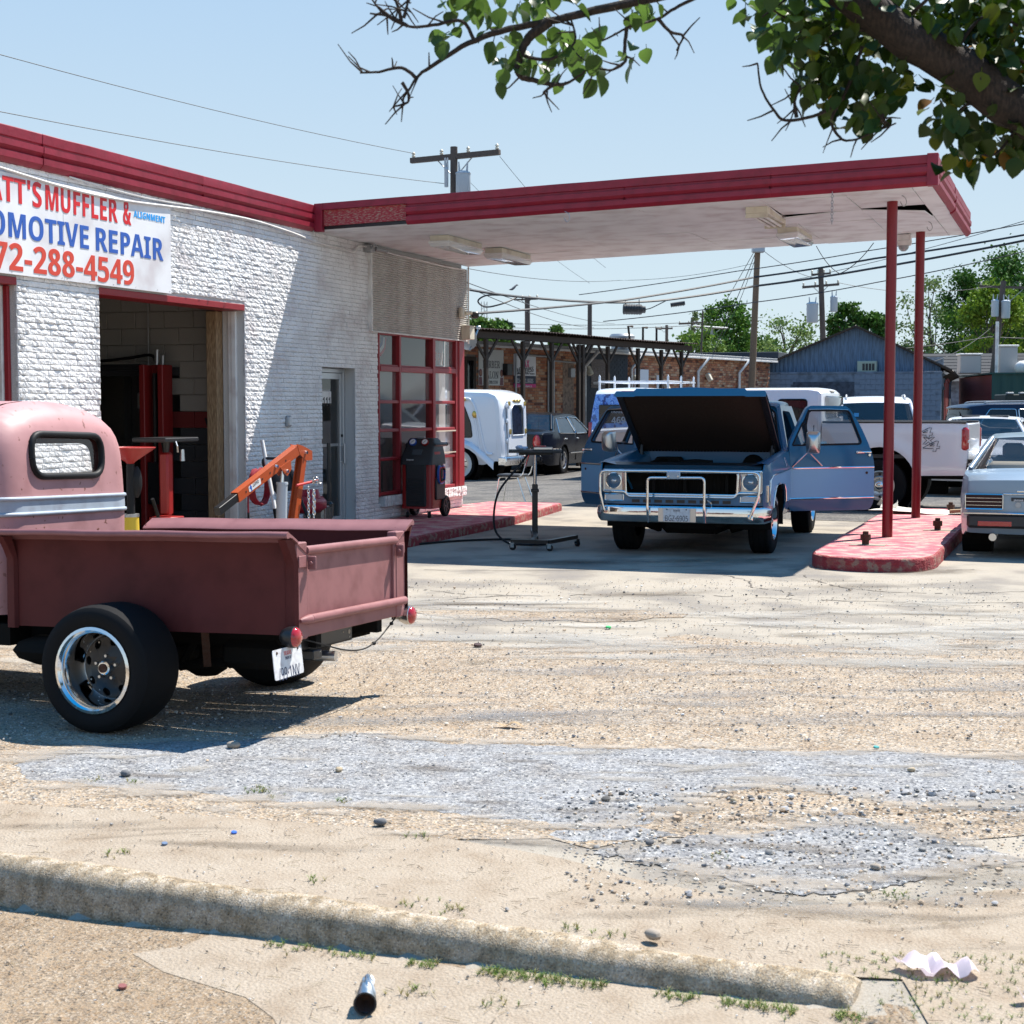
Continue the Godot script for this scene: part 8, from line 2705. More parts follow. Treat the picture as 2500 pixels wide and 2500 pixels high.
	b.quad(V3(-2.8, 4.4, 0.6), V3(3.3, 4.4, 0.6), V3(3.3, 2.9, -4.5), V3(-4.0, 2.9, -4.5))
	put("roof", b.mesh(), M["dark shingle"], hs)
	var gs := thing("green_building", "dark green sheet metal building at the far right", "building", V3(22.0, 0, -68.0), -6)
	b = mb()
	rings = []
	for i in 141:
		rings.append(A3([V3(-1.6 + i * 0.11, 1.95, 0.02 * (1 if i % 4 < 2 else -1)), V3(-1.6 + i * 0.11, 3.05, 0.02 * (1 if i % 4 < 2 else -1))]))
	b.loft(rings, false, false, false, true)
	put("green_cladding", b.mesh(), M["green sheet"], gs)
	b = mb(); b.box2(V3(-1.6, 0, -8), V3(13.8, 3.0, -0.05)); put("wall", b.mesh(), M["dull red"], gs)
	b = mb(); b.box2(V3(-1.7, 3.03, -8), V3(13.9, 3.10, 0.06)); put("roof", b.mesh(), M["green sheet"], gs)
	var us := [[20.1, -70.5, 0.9, 0.8, "white box-shaped rooftop unit left of the pale pipe"], [21.6, -70.0, 0.75, 1.15, "stacked pale rooftop unit right of the pale pipe"], [23.3, -71.0, 1.3, 0.5, "low pale rooftop unit beside the leaning pole"]]
	for q in us:
		var u := thing("rooftop_unit", q[4], "rooftop unit", V3(q[0], 3.1, q[1]), -6, "units on the green building's roof")
		b = mb(); b.box2(V3(-q[2] * 0.5, 0, -0.4), V3(q[2] * 0.5, q[3], 0.4), 0.03); put("case", b.mesh(), M["galvanised"], u)
		b = mb(); b.box2(V3(-q[2] * 0.5 - 0.05, q[3], -0.45), V3(q[2] * 0.5 + 0.05, q[3] + 0.08, 0.45), 0.02); put("cap", b.mesh(), M["white paint"], u)
	var dv := thing("domed_vent", "white domed vent on the green building's roof", "vent", V3(22.0, 3.1, -69.0), 0)
	b = mb(); b.ball(V3(0, 0.22, 0), V3(0.36, 0.32, 0.36), 8); put("dome", b.mesh(60), M["white paint"], dv)
	var pp := thing("pale_pipe", "thin upright white pipe above the green building", "pipe", V3(20.85, 3.1, -69.0), 0)
	b = mb(); b.cyl(Vector3.ZERO, V3(0, 2.2, 0), 0.07, 0.07, 10); put("pipe", b.mesh(40), M["white paint"], pp)
	var ch := thing("rusty_flue", "rusty red brown flue with a pale cap at the right edge", "flue", V3(21.9, 3.0, -66.5), 0)
	b = mb(); b.cyl(Vector3.ZERO, V3(0, 1.15, 0), 0.28, 0.26, 16); put("stack", b.mesh(40), mat("rust red", Color(0.24, 0.07, 0.035), 0.8, 0.0, {"tex": "blotch", "scale": 1.2}), ch)
	b = mb(); b.lathe(PackedVector2Array([V2(0.36, 1.15), V2(0.36, 1.22), V2(0.22, 1.36), V2(0.0, 1.40)]), Vector3.ZERO, UP, 16); put("cap", b.mesh(40), M["galvanised"], ch)
	var pb := thing("dark_parapet", "dark blue flat-topped wall behind the brick shops", "building", V3(9.0, 0, -68.0), -20)
	b = mb(); b.box2(V3(-4.2, 0, -6), V3(2.3, 3.95, 0), 0.02); put("wall", b.mesh(), mat("parapet", Color(0.02, 0.03, 0.045), 0.7), pb)
	var tr := thing("dark_trailer", "dark trailer with a row of pale straps behind the navy SUV", "trailer", V3(17.0, 0, -50.0), -8)
	b = mb(); b.box2(V3(-1.7, 0.4, -1.2), V3(4.5, 2.05, 1.0), 0.03); put("body", b.mesh(), mat("trailer dark", Color(0.018, 0.026, 0.022), 0.7), tr)
	b = mb()
	for i in 16: b.box2(V3(-1.65 + i * 0.38, 2.05, 0.7), V3(-1.45 + i * 0.38, 2.11, 1.02), 0.01)
	put("straps", b.mesh(), M["galvanised"], tr)
	b = mb()
	for x in [-1.0, 3.6]: b.cyl(V3(x, 0.35, 0.7), V3(x, 0.35, 0.95), 0.35, 0.35, 18)
	put("wheels", b.mesh(40), M["tyre"], tr)
func pole(label: String, base: Vector3, top: Vector3, r: float, arms: Array, boxes: Array) -> Node3D:
	var v := thing("utility_pole", label, "utility pole", V3(base.x, 0, base.z), 0)
	var b := mb()
	var t := top - V3(base.x, 0, base.z)
	b.cyl(Vector3.ZERO, t, r * 1.15, r * 0.85, 12)
	put("pole", b.mesh(40), M["weathered wood"], v)
	for a in arms:
		b = mb()
		var p: Vector3 = a[0] - v.position; var q: Vector3 = a[1] - v.position
		b.beam(p, q, a[2], a[2])
		put("crossarm", b.mesh(), M["weathered wood"], v)
		b = mb()
		var mid := (p + q) * 0.5
		for s in [0.28, 0.72]: b.cyl(p.lerp(q, s), V3(mid.x, mid.y - p.distance_to(q) * 0.22, mid.z), 0.018, 0.018, 5)
		put("arm_brace", b.mesh(), M["galvanised"], v)
		b = mb()
		for s in [0.03, 0.35, 0.65, 0.97]:
			var o := p.lerp(q, s)
			b.lathe(PackedVector2Array([V2(0.03, 0.0), V2(0.055, 0.05), V2(0.03, 0.08), V2(0.055, 0.11), V2(0.035, 0.15), V2(0.0, 0.17)]), o + V3(0, a[2] * 0.5, 0), UP, 8)
		kind(put("insulators", b.mesh(40), M["cream metal"], v), "stuff")
	for q in boxes:
		b = mb()
		var o: Vector3 = q[0] - v.position
		b.lathe(PackedVector2Array([V2(0, -q[2] * 0.5), V2(q[1] * 0.9, -q[2] * 0.5), V2(q[1], -q[2] * 0.45), V2(q[1], q[2] * 0.42), V2(q[1] * 1.08, q[2] * 0.44), V2(q[1] * 1.0, q[2] * 0.5), V2(q[1] * 0.5, q[2] * 0.56), V2(0, q[2] * 0.57)]), o, UP, 16)
		for s in [-0.5, 0.5]: b.cyl(o + V3(s * q[1], q[2] * 0.5, 0), o + V3(s * q[1] * 1.2, q[2] * 0.5 + 0.28, 0.05), 0.035, 0.02, 6)
		b.box(o + V3(0, q[2] * 0.2, -q[1] * 0.9), V3(q[1] * 1.6, 0.08, 0.2))
		put("transformer", b.mesh(40), M["transformer grey"], v)
	return v
func wire(called: String, label: String, pts: Array, r: float, sag := 0.25, group := "overhead wires") -> void:
	var p := PackedVector3Array()
	for i in pts.size() - 1:
		var a: Vector3 = pts[i]; var e: Vector3 = pts[i + 1]
		for j in 10:
			var t := j / 10.0
			p.append(a.lerp(e, t) - V3(0, 4.0 * sag * t * (1.0 - t), 0))
	p.append(pts[pts.size() - 1])
	var b := mb()
	b.pipe(p, r, 4)
	tag(put(called, b.mesh(50), M["wire"]), label, "wire", group)
func poles_and_wires() -> void:
	mat("weathered wood", Color(0.13, 0.10, 0.085), 0.9, 0.0, {"tex": "grain", "scale": V3(6, 0.5, 6)})
	mat("new wood", Color(0.25, 0.16, 0.10), 0.85, 0.0, {"tex": "grain", "scale": V3(6, 0.5, 6)})
	mat("transformer grey", Color(0.40, 0.44, 0.48), 0.45)
	mat("wire", Color(0.012, 0.014, 0.018), 0.6)
	pole("weathered pole with a heavy crossarm and transformer above the garage roof", V3(-1.58, 0, -44), V3(-1.58, 8.72, -44), 0.115, [[V3(-2.78, 8.42, -44.5), V3(-0.33, 8.50, -43.5), 0.14]], [[V3(-1.32, 7.68, -43.7), 0.20, 0.62], [V3(-1.78, 7.86, -43.8), 0.055, 0.5]])
	var p2 := pole("tall brown leaning pole right of the brick shops", V3(8.15, 0, -55), V3(8.39, 7.15, -55), 0.115, [], [])
	for c in p2.get_children(): c.material_override = M["new wood"]
	var bx := mb(); bx.box(V3(0.24, 7.05, 0.1), V3(0.42, 0.30, 0.3), 0.03)
	put("service_box", bx.mesh(40), M["transformer grey"], p2)
	pole("dark pole with two transformers above the gabled shed", V3(14.75, 0, -75), V3(14.38, 8.1, -75), 0.14, [[V3(13.54, 7.20, -75), V3(15.25, 7.34, -75), 0.11], [V3(13.95, 7.78, -75), V3(14.85, 7.85, -75), 0.09]], [[V3(13.98, 6.0, -74.8), 0.27, 0.9], [V3(14.98, 6.4, -74.8), 0.17, 0.7]])
	pole("leaning pole with twin transformers in front of the big trees at the right", V3(22.2, 0, -75), V3(22.92, 7.5, -75), 0.15, [[V3(21.9, 7.28, -75.4), V3(24.6, 7.12, -74.6), 0.11]], [[V3(22.45, 6.2, -74.7), 0.17, 0.75], [V3(22.95, 6.15, -74.7), 0.20, 0.8]])
	pole("pole with a short pale arm behind the brown awning", V3(0.78, 0, -75), V3(0.71, 6.75, -75), 0.14, [[V3(0.1, 6.62, -75), V3(1.2, 6.66, -75), 0.07]], [])
	pole("plain slim pole behind the middle of the awning", V3(3.39, 0, -70), V3(3.39, 6.2, -70), 0.11, [], [])
	pole("small distant pole with a wide arm behind the satellite dish", V3(-1.16, 0, -130), V3(-1.16, 8.8, -130), 0.16, [[V3(-2.1, 8.4, -130), V3(-0.3, 8.5, -130), 0.16]], [])
	pole("distant pole left of the pair beyond the awning end", V3(13.49, 0, -140), V3(13.49, 8.7, -140), 0.15, [[V3(12.5, 8.4, -140), V3(14.0, 8.4, -140), 0.13], [V3(12.3, 6.0, -140), V3(14.6, 6.0, -140), 0.12]], [])
	pole("distant pole right of the pair beyond the awning end", V3(14.6, 0, -130), V3(14.6, 8.8, -130), 0.15, [[V3(13.5, 8.3, -130), V3(15.8, 8.4, -130), 0.15]], [])
	pole("thin black pole in front of the left green trees", V3(9.3, 0, -80), V3(9.5, 6.4, -80), 0.05, [], [])
	var lp := thing("street_light", "pale street light with a flat two-sided head among the trees", "street light", V3(11.2, 0, -90), 0)
	var b := mb(); b.cyl(Vector3.ZERO, V3(0, 6.0, 0), 0.11, 0.08, 10); put("post", b.mesh(40), M["galvanised"], lp)
	b = mb()
	for s in [-1.0, 1.0]: b.beam(V3(0, 5.6, 0), V3(s * 0.5, 6.0, 0), 0.05, 0.05)
	b.box(V3(-0.1, 6.08, 0), V3(2.0, 0.09, 0.5), 0.03, Basis(V3(0, 0, 1), -0.06)); put("head", b.mesh(), M["galvanised"], lp)
	var tw := thing("radio_mast", "faint slender lattice mast on the skyline left of the awning", "mast", V3(-3.46, 0, -200), 0)
	b = mb()
	for s in [[-0.35, -0.2], [0.35, -0.2], [0.0, 0.4]]: b.cyl(V3(s[0], 0, s[1]), V3(s[0], 14.6, s[1]), 0.045, 0.045, 4)
	for i in 18:
		b.cyl(V3(-0.35, i * 0.8, -0.2), V3(0.35, i * 0.8 + 0.8, -0.2), 0.03, 0.03, 4)
		b.cyl(V3(0.35, i * 0.8, -0.2), V3(0.0, i * 0.8 + 0.8, 0.4), 0.03, 0.03, 4)
	put("lattice", b.mesh(), M["galvanised"], tw)
	var W := [
		["upper thin wire from the left edge to the crossarm above the roof", [V3(-16.5, 7.8, -14), V3(-9.46, 8.17, -30), V3(-2.65, 8.54, -44)], 0.008, 0.1],
		["lower thin wire from the left edge to the pole above the roof", [V3(-16.0, 6.6, -14), V3(-9.48, 7.13, -30), V3(-1.75, 7.72, -44)], 0.008, 0.1],
		["thin wire running right and down from the crossarm end", [V3(-0.33, 8.40, -43.6), V3(3.6, 7.0, -62)], 0.008, 0.2],
		["second thin wire falling behind the canopy from the transformer", [V3(-1.3, 7.9, -43.8), V3(3.0, 6.4, -62)], 0.007, 0.2],
		["thick black cable rising from the wall floodlight to the upper right", [V3(-0.79, 3.41, -30), V3(2.48, 4.05, -36), V3(6.01, 4.88, -40), V3(8.55, 5.16, -38), V3(11.6, 5.53, -36), V3(19, 6.6, -30)], 0.023, 0.02],
		["thick black cable carrying the splice case", [V3(-0.9, 4.01, -32), V3(0.45, 4.04, -35), V3(2.42, 4.13, -38), V3(3.87, 4.27, -39), V3(6.01, 4.66, -40), V3(8.5, 4.95, -38.5), V3(11.6, 5.41, -36), V3(19, 6.6, -30)], 0.026, 0.02],
		["black wire above the two thick cables on the right", [V3(2.0, 5.0, -48), V3(5.88, 5.20, -42), V3(8.5, 5.42, -39), V3(11.6, 5.78, -36), V3(19, 6.8, -30)], 0.012, 0.02],
		["thin wire under the near post hook at the upper right", [V3(8.0, 5.45, -50), V3(11.6, 5.86, -36), V3(19, 7.0, -30)], 0.008, 0.1],
		["lowest black wire across the red posts", [V3(2.5, 4.0, -44), V3(6.01, 4.26, -40), V3(8.6, 4.6, -38), V3(11.6, 5.17, -36), V3(19, 6.2, -30)], 0.012, 0.03],
		["faint wire from the siding corner to the leaning pole", [V3(-1.12, 5.1, -40), V3(3.82, 6.2, -58), V3(8.39, 6.58, -55)], 0.008, 0.15],
		["left thin wire slanting down behind the awning", [V3(-0.98, 4.37, -35), V3(5.74, 6.28, -90)], 0.01, 0.2],
		["second thin wire slanting down behind the awning", [V3(-0.95, 4.2, -34), V3(4.08, 5.57, -80)], 0.01, 0.2],
		["upper of two faint distant level wires", [V3(-0.31, 7.81, -120), V3(18.66, 8.26, -120)], 0.02, 0.3],
		["lower of two faint distant level wires", [V3(-0.31, 7.5, -120), V3(18.66, 8.05, -120)], 0.02, 0.3],
		["guy wire leaving the leaning pole top to the right", [V3(8.46, 7.07, -55), V3(14.3, 7.6, -75)], 0.012, 0.2],
		["steep drop wire left of the leaning pole", [V3(8.30, 7.0, -55), V3(6.6, 3.6, -58)], 0.014, 0.05],
		["second steep drop wire left of the leaning pole", [V3(8.34, 6.97, -55), V3(7.3, 3.6, -58.5)], 0.014, 0.1],
		["third steep drop wire crossing the left trees", [V3(8.34, 6.8, -55), V3(7.0, 3.5, -56)], 0.010, 0.3],
		["wire between the two transformer poles", [V3(15.23, 7.41, -75), V3(22.4, 7.25, -75)], 0.012, 0.35],
		["drop wire from the right pole to the gabled shed", [V3(22.57, 5.5, -75), V3(16.5, 3.35, -64)], 0.015, 0.25],
		["level wire past the right pole", [V3(16.0, 4.2, -75), V3(22.3, 4.9, -75), V3(28, 4.9, -74)], 0.022, 0.1],
		["loose cable hanging under the canopy back edge", [GX * V3(5.45, 4.0, -4.0), GX * V3(5.75, 3.62, -4.3), GX * V3(6.25, 4.03, -4.12)], 0.006, 0.06]]
	for w in W: wire("overhead_wire", w[0], w[1], w[2], w[3])
	var sc := thing("splice_case", "fat black ribbed splice case slung under the thick cable", "splice case", V3(2.90, 3.98, -38.2), 0)
	b = mb()
	var prof := PackedVector2Array([V2(0.0, -0.27), V2(0.09, -0.265)])
	for i in 7:
		prof.append(V2(0.125, -0.25 + i * 0.062)); prof.append(V2(0.125, -0.215 + i * 0.062)); prof.append(V2(0.116, -0.21 + i * 0.062)); prof.append(V2(0.116, -0.192 + i * 0.062))
	for q in [V2(0.085, 0.20), V2(0.085, 0.27), V2(0.04, 0.28), V2(0.0, 0.28)]: prof.append(q)
	b.lathe(prof, Vector3.ZERO, V3(1, -0.02, 0), 18)
	put("case", b.mesh(35), M["black plastic"], sc)
	b = mb()
	for x in [-0.2, 0.12]: b.cyl(V3(x, 0.1, 0), V3(x, 0.24, 0), 0.01, 0.01, 5)
	b.pipe(spline(P3([0.28, 0, 0, 0.40, 0.03, 0, 0.55, 0.10, 0, 0.75, 0.20, 0])), 0.012, 5)
	put("hangers", b.mesh(50), M["wire"], sc)
	sc = thing("small_splice_case", "small ribbed black splice further right under the same cable", "splice case", V3(3.97, 4.13, -38.6), 0)
	b = mb(); b.cyl(V3(-0.16, -0.02, 0), V3(0.18, 0.03, 0), 0.05, 0.05, 10)
	for i in 8: b.box(V3(-0.14 + i * 0.042, -0.05 + i * 0.005, 0), V3(0.02, 0.06, 0.06), 0.01)
	put("case", b.mesh(30), M["black plastic"], sc)
	var lo := mb()
	lo.pipe(spline(P3([-0.2, 4.03, -34, -0.55, 4.02, -34, -0.72, 3.90, -34, -0.55, 3.78, -34, -0.2, 3.85, -34, 0.1, 4.0, -34.3])), 0.018, 5)
	tag(put("cable_loop", lo.mesh(50), M["wire"]), "slack loop of black cable near the corrugated panel", "wire")
	var bd := thing("bird", "small grey bird perched on the upper cable", "bird", V3(0.02, 4.13, -34.3), 30)
	b = mb()
	var rings := []
	for q in [[-0.10, 0.03, 0.004], [-0.04, 0.04, 0.022], [0.0, 0.06, 0.034], [0.04, 0.09, 0.034], [0.07, 0.12, 0.024], [0.09, 0.135, 0.022], [0.11, 0.138, 0.014], [0.135, 0.132, 0.003]]:
		rings.append(b.ring(V3(q[0], q[1], 0), V3(0, 0, 1), V3(0, 1, 0), q[2], q[2], 8))
	b.loft(rings)
	put("body", b.mesh(60), mat("bird grey", Color(0.12, 0.12, 0.13), 0.9), bd)
func leaf_tree(label: String, at: Vector3, h: float, r: float, vh: float, tone: Color, dense: float, seedv: int, trunk := true) -> void:
	rng.seed = seedv
	var v := thing("tree", label, "tree", at, 0)
	if not M.has("leaf"):
		mat("leaf", Color.WHITE, 0.75, 0.0, {"vc": true, "back": Color(0.30, 0.34, 0.16), "spec": 0.3})
		mat("bark far", Color(0.09, 0.075, 0.065), 0.95)
	var b := mb()
	var cy := h - vh
	var clumps := []
	var k := int(26 * dense) + 10
	for i in k:
		var u := rr(0, TAU); var w := rr(-0.75, 1.0)
		var rad := sqrt(maxf(0.0, 1.0 - w * w)) * rr(0.45, 1.0)
		clumps.append([V3(cos(u) * rad * r, cy + w * vh * rr(0.75, 1.0), sin(u) * rad * r), rr(0.24, 0.42) * minf(r, vh)])
	var n := int(11000 * dense * clampf(r * vh / 9.0, 0.4, 2.2))
	for i in n:
		var c = clumps[rng.randi() % clumps.size()]
		var d: Vector3 = V3(rng.randfn(), rng.randfn() * 0.8, rng.randfn()) * float(c[1] * 0.52)
		var p: Vector3 = c[0] + d
		var s := rr(0.07, 0.14) * (1.0 if dense > 0.5 else 0.8)
		var x := V3(rng.randfn(), rng.randfn(), rng.randfn()).normalized()
		var y := x.cross(V3(rng.randfn(), rng.randfn(), rng.randfn())).normalized()
		b.col = tone * rr(0.6, 1.35)
		b.tri(p - x * s, p + y * s * 0.7, p + x * s)
		b.tri(p - x * s, p + x * s, p - y * s * 0.7)
	put("crown", b.mesh(), M["leaf"], v)
	b = mb()
	if trunk: b.pipe(P3([0, -0.1, 0, rr(-0.1, 0.1), cy * 0.4, 0, rr(-0.2, 0.2), cy, 0]), 0.05 * h * 0.5 + 0.06, 8, 0.07)
	for i in mini(k, 22):
		var e: Vector3 = clumps[i][0]
		var s := V3(0, lerpf(cy * 0.45, cy, rng.randf()), 0)
		b.pipe(A3([s, s.lerp(e, 0.5) + V3(rr(-0.2, 0.2), rr(0.0, 0.3), rr(-0.2, 0.2)), e]), 0.06, 5, 0.015)
	put("trunk", b.mesh(50), M["bark far"], v)
func far_trees() -> void:
	var keep := rng.state
	var L := [
		["dense fresh green tree behind the end of the brick shops", 1772, 735, 95, 1.55, 2.3, Color(0.085, 0.17, 0.03), 1.0],
		["low light green scrub left of the leaning pole", 1700, 815, 88, 1.6, 1.3, Color(0.14, 0.22, 0.05), 0.7],
		["low mid green tree right behind the leaning pole", 1840, 815, 98, 1.9, 1.7, Color(0.10, 0.18, 0.04), 0.8],
		["loose pale green tree with bare twigs left of the transformer pole", 1915, 768, 90, 1.9, 2.0, Color(0.17, 0.24, 0.08), 0.34],
		["second loose pale tree behind the transformer pole", 1975, 800, 95, 1.5, 1.8, Color(0.17, 0.24, 0.08), 0.30],
		["dense round tree peeping over the gable roof", 2066, 742, 92, 1.15, 1.45, Color(0.055, 0.12, 0.022), 0.9],
		["small dense tree left of the near red post", 2140, 770, 92, 0.95, 1.2, Color(0.06, 0.13, 0.025), 0.8],
		["tall sparse tree with a see-through crown right of the second red post", 2265, 678, 88, 1.75, 3.2, Color(0.15, 0.21, 0.08), 0.30],
		["tall dark tree at the right edge", 2455, 625, 105, 3.6, 4.3, Color(0.055, 0.125, 0.024), 1.0],
		["second dark crown between the sparse tree and the right pole", 2370, 660, 110, 2.4, 4.2, Color(0.05, 0.115, 0.022), 0.9],
		["sunlit yellow green tree in front of the dark crowns", 2415, 702, 92, 1.8, 2.6, Color(0.16, 0.24, 0.03), 0.9],
		["yellow green low tree at the far right edge", 2520, 720, 94, 1.9, 2.6, Color(0.14, 0.22, 0.03), 0.9],
		["bushy tree behind the dish left of the awning", 1170, 775, 85, 0.9, 1.1, Color(0.08, 0.15, 0.03), 0.7],
		["green tree tops right of the dish", 1213, 790, 90, 0.8, 1.0, Color(0.075, 0.15, 0.03), 0.7],
		["slim dark conifer-like tree beside the small distant pole", 1236, 785, 100, 0.45, 1.2, Color(0.03, 0.06, 0.03), 0.6],
		["tree top just showing over the awning roof", 1360, 800, 90, 0.55, 1.0, Color(0.08, 0.15, 0.03), 0.6],
		["sparse grey green tree left of the dense fresh tree", 1702, 752, 105, 0.75, 2.4, Color(0.13, 0.17, 0.08), 0.22]]
	for i in L.size():
		var q = L[i]
		var x: float = (q[1] - 1250.0) / 3900.0 * q[3]
		var h: float = 1.7 + (990.0 - q[2]) / 3900.0 * q[3] + 0.05
		leaf_tree(q[0], V3(x, 0, -q[3]), h, q[4], q[5], q[6], q[7], 100 + i)
	rng.state = keep
func caster(v: Node3D, at: Vector3, r: float, turn := 0.0) -> void:
	var k := Node3D.new(); k.name = "caster"; v.add_child(k, true); k.position = at; k.rotation_degrees.y = turn
	var b := mb(); b.cyl(V3(-0.014, r, 0.02), V3(0.014, r, 0.02), r, r, 16); put("tread", b.mesh(40), M["black rubber"], k)
	b = mb()
	for s in [-0.019, 0.019]: b.box2(V3(s - 0.002, r * 0.8, -0.01), V3(s + 0.002, r * 2.05, 0.035))
	b.box2(V3(-0.021, r * 2.05, -0.02), V3(0.021, r * 2.05 + 0.008, 0.04)); put("fork", b.mesh(), M["chrome"], k)
func coil(b: MB, c: Vector3, u: Vector3, w: Vector3, r: float, turns: int, pr: float) -> void:
	var p := PackedVector3Array()
	for i in turns * 14 + 1:
		var t := TAU * i / 14.0
		p.append(c + u * cos(t) * (r + 0.012 * sin(i * 1.7)) + w * sin(t) * (r + 0.02 * cos(i * 0.9)) + u.cross(w) * (i * 0.0012))
	b.pipe(p, pr, 6)
func workshop_things() -> void:
	var b: MB
	var g := func(x: float, y: float, z: float) -> Vector3: return GX * V3(x, y, z)
	var a := thing("recharge_machine", "black and red wheeled air conditioning recharge machine with two gauges by the shop window", "machine", g.call(0.31, 0.118, -1.30), GT)
	b = mb()
	var rings := []
	for q in [[0.13, 0.0, -0.46], [0.20, -0.02, -0.52], [0.72, -0.02, -0.50], [0.80, -0.03, -0.46], [0.93, -0.10, -0.36]]:
		var r := PackedVector3Array()
		for w in round_poly(P2([-0.235, q[1], 0.235, q[1], 0.235, q[2], -0.235, q[2]]), 0.05, 3): r.append(V3(w.x, q[0], w.y))
		rings.append(r)
	b.loft(rings, true, true, true, true)
	put("cabinet", b.mesh(40), M["shop red"], a)
	b = mb()
	b.box2(V3(-0.165, 0.15, -0.04), V3(0.15, 0.79, 0.004), 0.02)
	for i in 15: b.box2(V3(-0.14, 0.18 + i * 0.026, 0.004), V3(0.125, 0.194 + i * 0.026, 0.012), 0.004)
	put("front_panel", b.mesh(), M["black plastic"], a)
	b = mb()
	rings = []
	for q in [[0.75, 0.01, -0.53, 0.245], [0.86, -0.015, -0.53, 0.24], [1.02, -0.13, -0.50, 0.215], [1.09, -0.17, -0.44, 0.20], [1.12, -0.19, -0.40, 0.18]]:
		var r := PackedVector3Array()
		for w in round_poly(P2([-q[3], q[1], q[3], q[1], q[3], q[2], -q[3], q[2]]), 0.04, 3): r.append(V3(w.x, q[0], w.y))
		rings.append(r)
	b.loft(rings, true, true, true, true)
	b.box2(V3(0.19, 1.0, -0.62), V3(0.235, 1.055, -0.15), 0.02); b.box2(V3(-0.235, 1.0, -0.62), V3(-0.19, 1.055, -0.15), 0.02); b.box2(V3(-0.235, 1.0, -0.66), V3(0.235, 1.055, -0.61), 0.02)
	put("hood", b.mesh(40), M["black plastic"], a)
	var tilt := Basis(RT, -0.62)
	for s in [-0.10, 0.085]:
		b = mb(); b.cyl(Vector3.ZERO, V3(0, 0, 0.03), 0.052, 0.052, 22)
		var ga := put("gauge", b.mesh(40), M["sign blue" if s < 0 else "shop red"], a)
		ga.transform = Transform3D(tilt, V3(s, 1.055, -0.145))
		b = mb(); b.cyl(V3(0, 0, 0.030), V3(0, 0, 0.033), 0.042, 0.042, 20); put("dial", b.mesh(40), M["white paint"], ga)
		b = mb(); b.beam(V3(-0.02, -0.02, 0.035), V3(0.018, 0.018, 0.035), 0.005, 0.003); put("needle", b.mesh(), M["black ink"], ga)
	b = mb(); b.box(Vector3.ZERO, V3(0.15, 0.095, 0.012), 0.004)
	var sc := put("screen", b.mesh(), mat("screen off", Color(0.06, 0.075, 0.085), 0.15), a); sc.transform = Transform3D(tilt, V3(-0.005, 0.925, -0.055))
	b = mb(); b.box(Vector3.ZERO, V3(0.12, 0.03, 0.04), 0.01); sc = put("top_clip", b.mesh(), M["galvanised"], a); sc.transform = Transform3D(tilt, V3(0, 1.125, -0.20))
	words(a, "lettering", "Snap-on", 0.020, M["white paint"], V3(-0.085, 0.82, 0.012), Basis(), 1.0)
	b = mb()
	b.box2(V3(0.232, 0.25, -0.46), V3(0.262, 0.55, -0.12), 0.03); put("side_pocket", b.mesh(40), M["black plastic"], a)
	b = mb()
	b.box2(V3(0.225, 0.56, -0.42), V3(0.240, 0.84, -0.14), 0.006); put("side_recess", b.mesh(), M["black paint"], a)
	for q in [[0.02, "sign blue"], [0.0, "plate red"], [-0.02, "black rubber"]]:
		b = mb(); coil(b, V3(0.255, 0.60, -0.30 + q[0]), V3(0, 1, 0), V3(0, 0, 1), 0.11 + q[0], 2, 0.009); put("hose", b.mesh(50), M[q[1]], a)
	for s in [-1.0, 1.0]:
		var wh := Node3D.new(); wh.name = "wheel"; a.add_child(wh, true); wh.position = V3(s * 0.235, 0.15, -0.50)
		put("tyre", tyre_mesh(0.15, 0.07, 0.10, 0, 26), M["black rubber"], wh)
		b = mb(); b.cyl(V3(-0.02, 0, 0), V3(0.02, 0, 0), 0.10, 0.10, 20)
		for i in 5: b.box(V3(s * 0.024, sin(TAU * i / 5) * 0.05, cos(TAU * i / 5) * 0.05), V3(0.014, 0.03, 0.09), 0.008, Basis(RT, -TAU * i / 5))
		put("rim", b.mesh(40), M["black plastic"], wh)
		caster(a, V3(s * 0.17, 0.0, -0.06), 0.045, 40.0)
	var h := thing("engine_hoist", "orange folding engine hoist with a grey ram and hanging chains", "engine hoist", GO, GT)
	var hx := 1.10; var og: Material = M["shop orange"]
	b = mb()
	for s in [-0.035, 0.035]: b.beam(V3(hx + s, 0.12, 4.06), V3(hx + s, 1.22, 3.72), 0.012, 0.10, V3(0, 0, 1))
	b.beam(V3(hx, 0.12, 4.06), V3(hx, 1.12, 3.735), 0.07, 0.05, V3(0, 0, 1))
	put("mast", b.mesh(), og, h)
	b = mb()
	var d := V3(0, 0.612 - 1.205, 5.496 - 3.72).normalized()
	var p0 := V3(hx, 1.225, 3.86)
	for s in [-0.038, 0.038]: b.beam(p0 + V3(s, 0, 0), p0 + d * 1.42 + V3(s, 0, 0), 0.006, 0.10)
	for s in [-0.05, 0.05]: b.beam(p0 + d.cross(RT) * -s, p0 + d * 1.42 + d.cross(RT) * -s, 0.082, 0.006)
	for s in [-0.041, 0.041]: b.prism(P2([-3.93, 1.285, -3.80, 1.265, -3.57, 1.20, -3.57, 1.10, -3.72, 1.10, -3.86, 1.17]), s - 0.003, s + 0.003, Transform3D(Basis(V3(0, 0, -1), UP, RT), V3(hx, 0, 0)))
	b.beam(V3(hx, 1.265, 3.86), V3(hx, 1.20, 3.57), 0.085, 0.006)
	for s in [-0.05, 0.05]: b.prism(P2([-4.34, 1.05, -4.18, 0.95, -4.08, 1.02, -4.10, 1.12]), s - 0.004, s + 0.004, Transform3D(Basis(V3(0, 0, -1), UP, RT), V3(hx, 0, 0)))
	var bo := put("boom", b.mesh(), og, h)
